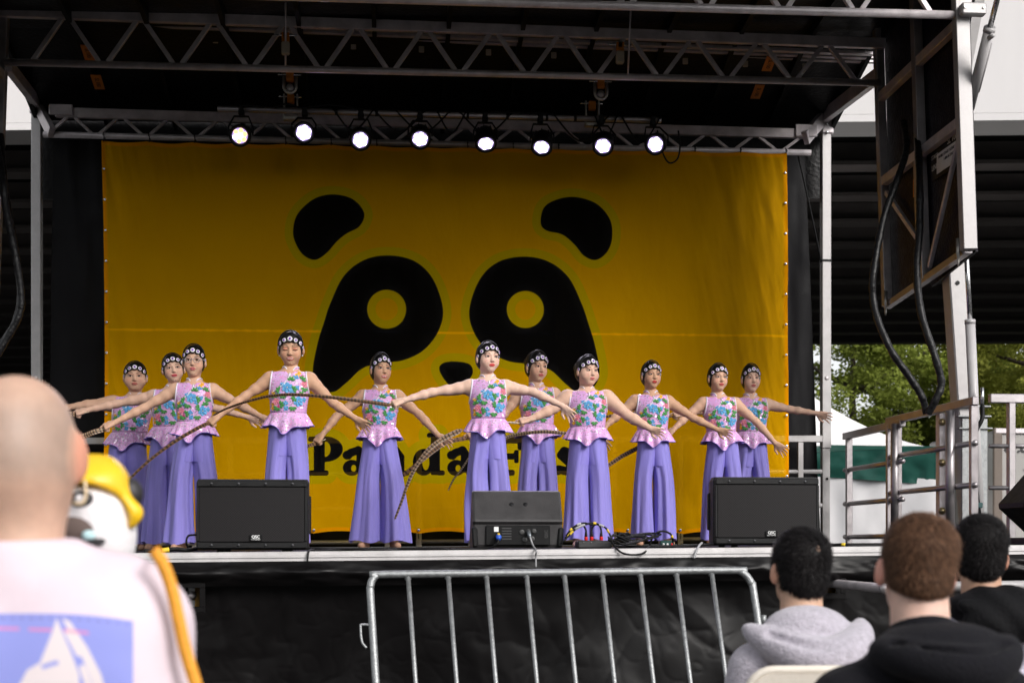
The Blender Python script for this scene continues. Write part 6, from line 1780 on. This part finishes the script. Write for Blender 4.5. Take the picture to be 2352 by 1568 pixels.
feather('barred feather end between the dancers behind the stage box and the coil', [P(1470, 1026, 11.15), P(1450, 1036, 11.1), P(1428, 1048, 11.1), P(1404, 1064, 11.1), P(1380, 1080, 11.1)], .017, .014, .3, 18)
feather('small feather tip beside the upper arm of the dancer in pink shoes', [H_['G11'][0], P(1470, 948, 11.6), P(1430, 951, 11.6), P(1395, 956, 11.6), P(1375, 962, 11.6)], .014, .01, .35, 16)
feather('small feather held low behind the arm of the dancer looking down', [H_['G5'][0], P(712, 1022, 10.8), P(700, 1028, 10.8), P(680, 1036, 10.8)], .014, .01, .2, 10, P(748, 1008, 10.8))
# ------------------------------------------------------------------ audience
M_SKINA = mat('audience_skin', (.5, .3, .2), .5, 0, .12, 30, .15, 260, attr='Col', sss=.1)
M_SHIRT = mat('pale_pink_cotton', (.68, .575, .635), .9, 0, .06, 5, .6, 9)
M_GREYH = mat('heather_grey_fleece', (.44, .41, .47), .9, 0, .22, 60, .6, 160, sheen=.4)
M_BLKH = mat('black_fleece', (.007, .0068, .0095), .85, 0, .25, 40, .5, 150, spec=.15, sheen=.03)
M_BLKJ = mat('black_nylon', (.006, .006, .007), .8, 0, .25, 30, .4, 90, spec=.12)
M_LILACJ = mat('pale_lilac_fleece', (.52, .5, .6), .9, 0, .12, 40, .4, 150, sheen=.3)
M_JEANS = mat('dark_denim', (.03, .035, .05), .8, 0, .2, 60, .3, 200)
def meta_mesh(f, smooth=1): return f.mesh(smooth)
def hair_strands(V, N, whorl, n, length, width, rs, lift=.45, face=None):
    idx = rs.randint(0, len(V), n); p = V[idx]; nn = N[idx]
    fl = p - np.array(whorl); fl -= nn * (fl * nn).sum(1)[:, None]; fl /= np.maximum(np.linalg.norm(fl, axis=1), 1e-4)[:, None]
    tw = np.cross(nn, fl)
    d = fl + tw * (.35 + .35 * rs.normal(size=(n, 1))) + rs.normal(size=(n, 3)) * .22
    d /= np.linalg.norm(d, axis=1)[:, None]
    Lh = length * (.6 + .6 * rs.rand(n, 1))
    side = np.cross(d, nn); side /= np.maximum(np.linalg.norm(side, axis=1), 1e-4)[:, None]
    w = width * (.7 + .6 * rs.rand(n, 1))
    m = p + (d * .55 + nn * lift) * Lh * .6; e = p + (d * 1.05 + nn * lift * .55) * Lh
    VV = np.stack([p - side * w, p + side * w, m + side * w * .8, m - side * w * .8, e], axis=1).reshape(-1, 3)
    b = np.arange(n) * 5
    q = np.stack([b, b + 1, b + 2, b + 3], axis=1); t = np.stack([b + 3, b + 2, b + 4, b + 4], axis=1)
    return VV, q, t
def vnormals(V, F):
    a, b, c = V[F[:, 0]], V[F[:, 1]], V[F[:, 2]]; fn = np.cross(b - a, c - a); N = np.zeros_like(V)
    for k in range(4):
        for j in range(3): N[:, j] += np.bincount(F[:, k], fn[:, j], len(V))
    return N / np.maximum(np.linalg.norm(N, axis=1), 1e-9)[:, None]
def hair_mat(name, col, rough=.55): return mat(name, col, rough, 0, .45, 40, 0, stretch=(1, 1, 1), spec=.2)

def loc_mesh(nm, VF, mm, par, R=None, s=1.0, off=(0, 0, 0), cols=None):
    V, F = VF; V = np.asarray(V)
    if R is not None: V = V @ np.array(R).T
    V = V * s + np.array(off)
    me = mesh_from(nm, V, F, True)
    if cols is not None: color_attr(me, cols)
    return put(nm, me, mm, par)

# ---- bald man with his back to the camera
YMAN = 2.15
hc = P(36, 1003, YMAN); kpm = 1.0
man = thing('person', 'person standing at left, back turned, in a pale pink T-shirt with blue print', 'person', (hc.x, hc.y, 0))
Z0 = hc.z
def A(x, y, z): return (x, y, Z0 + z)
f = Field((-.14, -.16, Z0 - .26), (.14, .17, Z0 + .14), .0048)
f.ell(A(0, .012, .0), (.0795, .098, .089), .03); f.ell(A(0, -.01, -.05), (.071, .078, .07), .04); f.ell(A(0, .05, -.07), (.062, .07, .08), .03)
f.cone(A(0, .005, -.08), A(0, -.005, -.25), .063, .073, .04)
for sx in (-1, 1):
    f.ell(A(sx * .0835, .02, -.028), (.011, .02, .036), .012, R=Matrix.Rotation(-sx * .45, 3, 'Z')); f.ell(A(sx * .083, .032, -.025), (.007, .012, .02), .005, op='s')
f.ell(A(0, .118, -.03), (.013, .02, .022), .015)
bodyV, bodyF = f.mesh(2)
# arms and legs (below the picture) in the same body
g_ = Field((-.36, -.2, -.01), (.36, .3, Z0 - .2), .012)
for sx in (-1, 1):
    g_.cone((sx * .18, 0, Z0 - .3), (sx * .215, 0, Z0 - .6), .045, .04, .03); g_.cone((sx * .215, 0, Z0 - .6), (sx * .16, .2, Z0 - .62), .042, .03, .03)
    g_.ell((sx * .14, .24, Z0 - .62), (.035, .05, .025), .02)
    g_.cone((sx * .09, 0, .8), (sx * .1, 0, .45), .08, .06, .03); g_.cone((sx * .1, 0, .45), (sx * .1, .01, .07), .055, .04, .03); g_.cone((sx * .1, .0, .04), (sx * .11, .16, .035), .035, .035, .02)
g_.cone((0, .02, Z0 - .25), (0, 0, .8), .06, .1, .04)
v2, f2 = g_.mesh(1)
bv = np.concatenate([bodyV, v2]); bf = np.concatenate([bodyF, f2 + len(bodyV)])
sk_ = np.array((.55, .35, .26)); C = np.tile(sk_, (len(bv), 1))
zr_ = bv[:, 2] - Z0; stub = 1.4 * np.clip((.075 - zr_) / .05, 0, 1) * np.clip((zr_ + .075) / .03, 0, 1) * (bv[:, 1] < .09) * (np.abs(bv[:, 0]) < .0775)
C = C * (1 - .36 * stub[:, None]) + np.array((.26, .21, .18)) * (.36 * stub[:, None])
ear = np.clip((np.abs(bv[:, 0]) - .079) / .008, 0, 1) * (zr_ > -.08); C = C * (1 - .6 * ear[:, None]) + np.array((.72, .26, .16)) * .6 * ear[:, None]
me = mesh_from('body', bv, bf, True); color_attr(me, C); put('body', me, M_SKINA, man)
sf = Field((-.36, -.22, Z0 - .85), (.36, .26, Z0 - .1), .008)
sf.ell(A(0, .0, -.46), (.195, .125, .30), .05); sf.ell(A(0, .01, -.75), (.175, .125, .2), .05)
for sx in (-1, 1):
    sf.cone(A(0, .0, -.19), A(sx * .16, -.005, -.245), .064, .068, .05); sf.cone(A(sx * .15, -.005, -.245), A(sx * .175, -.005, -.27), .07, .07, .03)
    sf.cone(A(sx * .178, -.005, -.28), A(sx * .222, -.01, -.58), .07, .072, .03); sf.ell(A(sx * .1, -.07, -.33), (.1, .05, .12), .05)
sf.cone(A(0, .005, -.13), A(0, .005, -.2), .076, .085, .02)
def folds(F_, x, y, z):
    return F_ + .013 * np.sin((x * 22 + (z - Z0) * 16)) * np.clip((np.abs(x) - .1) / .08, 0, 1) * np.clip(-(z - Z0) - .3, 0, .2) / .12
sf.func(folds); sf.cut(A(0, 0, -.145), (0, -.05, 1), .004)
shirt = loc_mesh('shirt', sf.mesh(2), M_SHIRT, man)
# printed panel on the back
M_PRINT = bpy.data.materials.new('blue_shirt_print'); M_PRINT.use_nodes = True
nt = M_PRINT.node_tree; n = nt.nodes; l = nt.links; b = n['Principled BSDF']; b.inputs['Roughness'].default_value = .8
def an_(nm):
    a = n.new('ShaderNodeAttribute'); a.attribute_name = nm; return a.outputs['Fac']
c = mixc.__call__ if False else None
def mix_(f_, c0, c1):
    x = n.new('ShaderNodeMix'); x.data_type = 'RGBA'; l.new(f_, x.inputs[0])
    for i, cc in ((6, c0), (7, c1)):
        if isinstance(cc, tuple): x.inputs[i].default_value = (*cc, 1)
        else: l.new(cc, x.inputs[i])
    return x.outputs[2]
c = mix_(an_('peak'), (.26, .29, .68), (.72, .64, .66)); c = mix_(an_('red'), c, (.75, .2, .4)); c = mix_(an_('dash'), c, (.16, .15, .38))
l.new(c, b.inputs['Base Color'])
nu, nv = 150, 110; gx = np.linspace(-90, 306, nu); gy = np.linspace(1408, 1760, nv); VV = []; PXs = []; 
base = np.array((hc.x, hc.y, 0.0))
lastY = {}
for x in gx:
    for y in gy:
        yy = y + .0004 * (x - 100) ** 2 * (1 if x > 100 else 0)
        q = P(x, yy, YMAN - .1); d = Vector((q.x, q.y, q.z - CAMZ)).normalized()
        o = np.array(q) - np.array(d) * .12 - base
        hit = sf.cast(o, d, .4, .008)
        if hit is None: hit = np.array(P(x, yy, YMAN - .05)) - base
        VV.append(hit - np.array(d) * .003); PXs.append((x, y))
PXs = np.array(PXs); pr = put('back_print', mesh_from('back_print', np.array(VV), grid_faces(nu, nv), True), M_PRINT, man)
x_, y_ = PXs[:, 0], PXs[:, 1]
pk = np.minimum.reduce([poly_sdf(x_, y_, [(40, 1580), (62, 1538), (92, 1520), (120, 1450), (130, 1418), (143, 1450), (165, 1500), (182, 1545), (186, 1760), (20, 1760)]),
                        poly_sdf(x_, y_, [(142, 1418), (160, 1424), (200, 1480), (232, 1540), (250, 1600), (250, 1760), (232, 1760), (226, 1600), (205, 1545), (178, 1480)]),
                        seg(x_, y_, (155, 1450), (182, 1495), 7, 9), seg(x_, y_, (190, 1530), (208, 1580), 8, 9)])
pk = np.maximum(pk, -seg(x_, y_, (100, 1530), (130, 1520), 5, 5))
float_attr(pr.data, np.clip(.5 - pk / 3, 0, 1), 'peak')
float_attr(pr.data, np.clip((4.5 - np.abs(y_ - 1442 - .03 * x_)) / 3, 0, 1) * ((x_ < 45) | ((x_ > 65) & (x_ < 118)) | ((x_ > 145) & (x_ < 205))) * .8, 'red')
float_attr(pr.data, np.clip((3.5 - np.abs(y_ - 1418)) / 2, 0, 1) * (np.mod(x_, 22) < 12) * .7, 'dash')
# bag strap
M_STRAP = mat('orange_webbing', (.80, .34, .03), .7, 0, .06, 20, .3, 120)
path = catmull([(352, 1262, 0), (372, 1290, 0), (394, 1350, 0), (410, 1420, 0), (428, 1500, 0), (462, 1610, 0), (490, 1700, 0)], 8); Va = []; 
bs = thing('bag_strap', 'orange webbing strap over the right shoulder of the person in pale pink', 'strap', tuple(P(400, 1400, YMAN)))
for i, q in enumerate(path):
    d_ = (path[min(i + 1, len(path) - 1)] - path[max(i - 1, 0)]).normalized(); nx = Vector((-d_.y, d_.x, 0))
    for sg in (-1, 1):
        e = q + nx * 15 * sg; pp = P(e.x, e.y, YMAN - .1); d = Vector((pp.x, pp.y, pp.z - CAMZ)).normalized(); hit = sf.cast(np.array(pp) - np.array(d) * .12 - base, d, .4, .008)
        Va.append((i, sg, hit, e, d))
dep = [float(np.linalg.norm(h + base)) if h is not None else None for (_, _, h, _, _) in Va]
fill = [d for d in dep if d]; last = fill[0] if fill else 2.1; VV = []
for (i, sg, h, e, d), dd in zip(Va, dep):
    pp = P(e.x, e.y, YMAN - .02 if i < 2 else YMAN - .085); h = np.array(pp)
    VV.append((h - np.array(d) * .008, h - np.array(d) * .003))
V = [v[0] for v in VV] + [v[1] for v in VV]; n_ = len(VV); F = []
for i in range(len(path) - 1):
    a = 2 * i; F += [(a, a + 2, a + 3, a + 1), (n_ + a, n_ + a + 1, n_ + a + 3, n_ + a + 2), (a, n_ + a, n_ + a + 2, a + 2), (a + 1, a + 3, n_ + a + 3, n_ + a + 1)]
world_mesh('webbing', V, F, M_STRAP, bs, True)

# ---- soft toy in a yellow hood held up in front of him
YT_ = 2.5; tc_ = P(222, 1190, YT_); k1 = 1 / pxm(222, YT_)
toy = thing('plush_toy', 'white and black soft toy in a yellow hood beside the person in pink', 'toy', tuple(tc_))
def T(x, y, dy=0.0): return ((x - 222) * k1, dy, (1190 - y) * k1)
M_TW = mat('white_plush', (.80, .77, .79), .8, 0, .04, 10, .3, 90, sheen=.3); M_TY = mat('yellow_vinyl', (.85, .52, .015), .35, 0, .05, 8); M_TB = mat('black_plush', (.02, .018, .02), .5); M_TC = mat('pale_cyan_patch', (.5, .72, .76), .6); M_TBR = mat('brown_plush', (.12, .085, .075), .8)
f = Field((-.13, -.12, -.15), (.13, .12, .13), .005)
f.ell(T(215, 1165), (.058, .066, .052), .03); f.ell(T(228, 1238), (.060, .066, .07), .04); f.ell(T(165, 1180), (.04, .05, .05), .03)
loc_mesh('body', f.mesh(2), M_TW, toy)
f = Field((-.13, -.12, -.06), (.13, .12, .14), .005)
f.ell(T(205, 1128), (.070, .078, .058), .02); f.cone(T(160, 1100), T(235, 1090), .03, .026, .03)
f.cone(T(250, 1115, -.03), T(285, 1170, -.03), .022, .015, .03); f.cone(T(285, 1170, -.03), T(314, 1178, -.03), .015, .016, .02); f.cone(T(285, 1170, -.03), T(300, 1203, -.03), .015, .010, .02); f.cone(T(262, 1100, -.03), T(252, 1120, -.03), .014, .014, .02)
f.ell(T(190, 1190, -.06), (.085, .09, .056), .01, op='s')
loc_mesh('hood', f.mesh(2), M_TY, toy)
for (nm, x, y, r, dy, mm) in (('ear', 296, 1134, (.024, .022, .028), -.005, M_TB), ('ear', 284, 1116, (.016, .016, .018), .0, M_TB), ('eye_patch', 206, 1150, (.021, .012, .016), -.062, M_TB), ('eye', 206, 1149, (.010, .008, .009), -.071, M_TW), ('arm', 200, 1216, (.034, .02, .028), -.055, M_TBR), ('patch', 225, 1230, (.012, .008, .010), -.075, M_TC), ('patch', 178, 1080, (.012, .01, .018), -.05, M_TC), ('foot', 235, 1243, (.02, .015, .006), -.07, M_TB)):
    f = Field(np.array(T(x, y, dy)) - .05, np.array(T(x, y, dy)) + .05, .004); f.ell(T(x, y, dy), r, .01); loc_mesh(nm, f.mesh(1), mm, toy)
strg = [Vector(T(218, 1108, -.08)), Vector(T(222, 1135, -.085)), Vector(T(218, 1154, -.085)), Vector(T(208, 1160, -.085)), Vector(T(194, 1158, -.08))]
m = MB(); m.tube(catmull(strg, 5), .0025, 6); put('string', mesh_from('string', np.array(m.v), m.f, True), mat('cream_string', (.8, .62, .4), .6), toy)
# his raised hand carries it
# ---- three seated boys
def seated(label, px, py, Y, skin, hairm, n_hair, hlen, build, yaw=0, roll=0, whorl=(.01, -.05, .088), thin=None, seed=0, hs=1.0, earred=.3, nape=-.082):
    hc = P(px, py, Y); t = thing('person', label, 'person', (hc.x, hc.y, 0))
    R = np.array(Euler((0, math.radians(roll), math.radians(yaw))).to_matrix()); off = np.array((0, 0, hc.z)); rs = np.random.RandomState(seed)
    f = Field((-.13, -.16, -.25), (.13, .16, .14), .0045)
    f.ell((0, 0, .012), (.073, .09, .092), .03); f.ell((0, .02, -.05), (.061, .07, .078), .03); f.ell((0, .06, -.085), (.035, .035, .03), .03)
    for sx in (-1, 1):
        f.ell((sx * .083, .006, -.024), (.012, .018, .034), .010, R=Matrix.Rotation(-sx * .5, 3, 'Z')); f.ell((sx * .087, .018, -.02), (.006, .011, .02), .005, op='s')
    hv, hf = f.mesh(2); nkf = Field((-.13, -.13, -.3), (.13, .13, 0), .006)
    nkf.cone((0, -.005, -.04), (0, -.03, -.26), .054, .062, .03); nv_, nf_ = nkf.mesh(1)
    C = np.tile(np.array(skin), (len(hv), 1)); e = np.clip((np.abs(hv[:, 0]) - .073) / .008, 0, 1)[:, None]; C = C * (1 - earred * e) + np.array((.65, .2, .14)) * earred * e
    # body below: hips, legs, hands, so that the figure sits on a seat
    lf = Field((-.3, -.25, -hc.z), (.3, .75, -.22), .014)
    lf.cone((0, -.03, -.24), (0, -.04, -.62), .09, .12, .04)
    for sx in (-1, 1):
        lf.cone((sx * .09, -.02, .53 - hc.z), (sx * .12, .42, .52 - hc.z), .085, .06, .04); lf.cone((sx * .12, .42, .52 - hc.z), (sx * .12, .45, .1 - hc.z), .055, .04, .03); lf.cone((sx * .12, .45, .05 - hc.z), (sx * .13, .62, .04 - hc.z), .035, .035, .02)
        lf.cone((sx * .24, -.02, -.42), (sx * .2, .2, -.55), .04, .035, .02); lf.ell((sx * .17, .28, -.57), (.03, .05, .022), .02)
    lv, lff = lf.mesh(1)
    V = np.concatenate([hv @ R.T * hs, nv_, lv]) + off; F = np.concatenate([hf, nf_ + len(hv), lff + len(hv) + len(nv_)])
    C = np.concatenate([C, np.tile(np.array(skin), (len(nv_) + len(lv), 1))])
    me = mesh_from('body', V, F, True); color_attr(me, C); put('body', me, M_SKINA, t)
    sc_ = Field((-.12, -.15, -.14), (.12, .15, .15), .0048)
    sc_.ell((0, -.002, .018), (.0785, .0945, .0955), .03); sc_.ell((0, -.02, .045), (.072, .075, .062), .03); sc_.ell((0, -.03, -.04), (.066, .066, .068), .03)
    sc_.ell((0, .13, -.055), (.10, .075, .10), .015, op='s')
    for sx in (-1, 1): sc_.ell((sx * .088, .03, -.062), (.030, .048, .052), .015, op='s'); sc_.ell((sx * .075, -.045, -.11), (.035, .05, .04), .02, op='s')
    sc_.cut((0, 0, nape), (0, .25, -1), .02)
    sv, sfc = sc_.mesh(2); N = vnormals(sv, sfc)
    if thin is not None:
        keep = np.linalg.norm(sv - np.array(thin[0]), axis=1) > thin[1] * (.6 + .8 * rs.rand(len(sv)))
    else: keep = np.ones(len(sv), bool)
    cap = loc_mesh('hair', (sv, sfc), hairm, t, R, hs, off)
    VV, q, tr = hair_strands(sv[keep], N[keep], whorl, n_hair, hlen, .0009, rs)
    VV = VV @ R.T * hs + off
    Ff = [tuple(a) for a in q] + [tuple(a[:3]) for a in tr]
    me_ = mesh_from('hair_strands', VV, Ff, False)
    bc = np.array(hairm['tint']); cc = bc[None, :] * (.35 + 1.5 * rs.rand(n_hair, 1) ** 1.6); color_attr(me_, np.repeat(cc, 5, axis=0))
    st_ = put('hair_strands', me_, STRAND[hairm.name], cap); st_['kind'] = 'stuff'
    if thin is not None:
        c0 = np.array(thin[0]); k = np.argmin(np.linalg.norm(sv - c0, axis=1)); 
        ff = Field(sv[k] - .03, sv[k] + .03, .004); ff.ell(sv[k] - N[k] * .004, (.010, .006, .014), .006); loc_mesh('crown_skin', ff.mesh(1), mat('scalp', (.42, .27, .2), .6), t, R, hs, off)
    build(t, off)
    return t
def torso_field(w, z0=-.29, hz=-.85):
    f = Field((-.36, -.3, hz), (.36, .3, -.08), .0085)
    f.ell((0, -.03, -.55), (w * .9, .12, .33), .06)
    for sx in (-1, 1):
        f.cone((0, -.025, -.21), (sx * w * .8, -.03, z0), .07, .068, .06); f.cone((sx * w * .8, -.03, z0 - .01), (sx * (w + .05), -.02, -.46), .066, .06, .04); f.cone((sx * (w + .05), -.02, -.46), (sx * w, .16, -.57), .058, .045, .04)
    return f
def pants(t, off):
    hz = off[2]; f = Field((-.3, -.25, .08 - hz), (.3, .62, -.55), .014)
    f.ell((0, -.03, .52 - hz), (.18, .15, .12), .05)
    for sx in (-1, 1): f.cone((sx * .09, -.02, .53 - hz), (sx * .12, .42, .52 - hz), .098, .073, .04); f.cone((sx * .12, .42, .52 - hz), (sx * .12, .45, .12 - hz), .07, .06, .03)
    loc_mesh('trousers', f.mesh(1), M_JEANS, t, off=off)
def grey_hoodie(t, off):
    f = torso_field(.158, -.27)
    # hood lying on the back: mound round the neck and a drooping pouch below a fold
    f.ell((0, -.065, -.165), (.115, .085, .065), .05)
    pc_ = catmull([(-.158, -.05, -.162), (-.115, -.10, -.19), (-.05, -.15, -.222), (.03, -.175, -.238), (.085, -.16, -.215), (.13, -.11, -.175), (.15, -.04, -.15)], 5); N_ = len(pc_)
    rad_ = lambda t: .012 + .038 * math.sin(math.pi * min(1, t * 1.05)) ** 1.2
    for i in range(N_ - 1): f.cone(pc_[i], pc_[i + 1], rad_(i / N_), rad_((i + 1) / N_), .02)
    cr_p = catmull([(-.12, -.125, -.172), (-.06, -.18, -.192), (.0, -.215, -.196), (.06, -.205, -.168), (.115, -.15, -.13)], 5)
    for a, b in zip(cr_p[:-1], cr_p[1:]): f.cone(a, b, .006, .006, .014, op='s')
    f.cone((.052, -.232, -.215), (.058, -.225, -.275), .003, .003, .008, op='s')
    f.func(lambda F_, x, y, z: F_ + .004 * np.sin(x * 40 + z * 30) * np.clip(-z - .3, 0, .1) * 10)
    f.cut((0, 0, -.108), (0, .35, 1), .01)
    loc_mesh('hoodie', f.mesh(1), M_GREYH, t, off=off); pants(t, off)
def black_hoodie(t, off):
    f = torso_field(.185, -.265)
    f.ell((.025, -.065, -.155), (.125, .085, .05), .05)
    pc_ = catmull([(-.10, -.06, -.158), (-.07, -.125, -.172), (.0, -.165, -.186), (.07, -.165, -.188), (.125, -.12, -.168), (.16, -.05, -.15)], 5); N_ = len(pc_)
    rad_ = lambda t: .012 + .024 * math.sin(math.pi * min(1, t * 1.05))
    for i in range(N_ - 1): f.cone(pc_[i], pc_[i + 1], rad_(i / N_), rad_((i + 1) / N_), .02)
    cr_p = catmull([(-.09, -.11, -.152), (-.03, -.165, -.156), (.05, -.185, -.158), (.12, -.14, -.142)], 5)
    for a, b in zip(cr_p[:-1], cr_p[1:]): f.cone(a, b, .005, .005, .014, op='s')
    f.func(lambda F_, x, y, z: F_ + .004 * np.sin(x * 30 - z * 34) * np.clip(-z - .32, 0, .1) * 10)
    f.cut((0, 0, -.112), (0, .3, 1), .01)
    loc_mesh('hoodie', f.mesh(1), M_BLKH, t, off=off)
    g = Field((-.12, -.14, -.2), (.14, .1, -.08), .005); g.cone((.0, -.025, -.135), (.005, -.03, -.17), .066, .075, .02); g.cut((0, 0, -.122), (0, .4, 1), .004)
    loc_mesh('collar', g.mesh(1), M_BLKH, t, off=off); pants(t, off)
def black_jacket(t, off):
    f = torso_field(.17, -.26); f.cut((0, 0, -.165), (0, .2, 1), .01)
    loc_mesh('jacket', f.mesh(1), M_LILACJ, t, off=off)
    f = Field((-.28, -.28, -.36), (.28, .2, -.07), .007)
    f.ell((.03, -.06, -.165), (.15, .11, .07), .04); f.ell((.02, -.14, -.2), (.13, .05, .06), .03)
    f.cone((-.1, -.13, -.15), (.16, -.16, -.18), .012, .012, .02); f.cone((-.12, -.1, -.17), (.1, -.2, -.2), .007, .007, .012, op='s'); f.cone((.0, -.2, -.14), (.18, -.15, -.21), .008, .006, .012, op='s')
    f.func(lambda F_, x, y, z: F_ + .004 * np.sin(x * 50 + z * 60 + np.sin(x * 21)))
    f.cut((0, 0, -.1), (0, .35, 1), .01)
    loc_mesh('hood', f.mesh(1), M_BLKJ, t, off=off); pants(t, off)
HB, HBR = hair_mat('black_hair', (.004, .0034, .0036), .5), hair_mat('brown_hair', (.055, .024, .012), .6)
HB['tint'] = (.009, .0075, .008); HBR['tint'] = (.12, .062, .036)
STRAND = {HB.name: mat('black_hair_strands', (0, 0, 0), .55, 0, .1, 10, attr='Col', spec=.14), HBR.name: mat('brown_hair_strands', (0, 0, 0), .6, 0, .1, 10, attr='Col', spec=.15)}
seated('person in a grey hoodie seated on an ivory chair, back turned', 1838, 1301, 3.85, (.58, .36, .25), HB, 16000, .026, grey_hoodie, yaw=12, roll=2, whorl=(.03, -.07, .06), thin=((.006, -.088, .05), .02), seed=1, nape=-.1, hs=.86)
seated('person in a black hoodie seated nearest at right, back turned', 2108, 1297, 2.78, (.72, .47, .38), HBR, 26000, .017, black_hoodie, yaw=-3, roll=5, whorl=(.01, -.055, .085), seed=2, hs=.84, earred=.55, nape=-.052)
seated('person in a black hood over a lilac jacket at the right edge', 2250, 1266, 4.1, (.52, .30, .2), HB, 16000, .018, black_jacket, yaw=-8, roll=2, whorl=(.03, -.07, .06), seed=3, nape=-.085, hs=.9)

# white folding chair under the boy in grey
M_CHAIR = mat('ivory_plastic', (.70, .64, .56), .4, 0, .05, 10, .1, 80)
c = P(1838, 1301, 3.85); cb = Vector((c.x - .01, c.y - .2, 0))
ch = thing('folding_chair', 'ivory folding chair behind the person in the grey hoodie', 'chair', cb)
zt_ = P(1838, 1541, 3.62).z
def rr(w, h, r, n=6):
    out = []
    for (sx, sy, a0) in ((1, 1, 0), (-1, 1, 90), (-1, -1, 180), (1, -1, 270)):
        for k in range(n + 1):
            a = math.radians(a0 + 90 * k / n); out.append((sx * (w / 2 - r) + r * math.cos(a), sy * (h / 2 - r) + r * math.sin(a)))
    return out
def bk(dy): return lambda x, z: cb + Vector((x, dy + .25 * x * x - .04 + (z) * -.12, zt_ - .13 + z))
m = MB(); m.prism(rr(.37, .26, .06), bk(-.012), bk(.012)); m.build('backrest', M_CHAIR, ch)
m = MB(); pts = [bk(0)(x, z) for x, z in rr(.385, .272, .065)]; m.tube(pts, .012, 8, closed=True); m.build('back_rim', M_CHAIR, ch, True)
m = MB(); m.prism(rr(.4, .4, .06), lambda x, y: cb + Vector((x, .2 + y, .43)), lambda x, y: cb + Vector((x, .2 + y, .45))); m.build('seat', M_CHAIR, ch)
for sx in (-1, 1):
    MB().tube([cb + Vector((sx * .19, -.02, zt_ - .05)), cb + Vector((sx * .2, .12, .44)), cb + Vector((sx * .2, .42, .01))], .012, 8).build('leg', M_CHAIR, ch, True)
    MB().tube([cb + Vector((sx * .185, .32, .43)), cb + Vector((sx * .185, -.05, .01))], .012, 8).build('leg', M_CHAIR, ch, True)
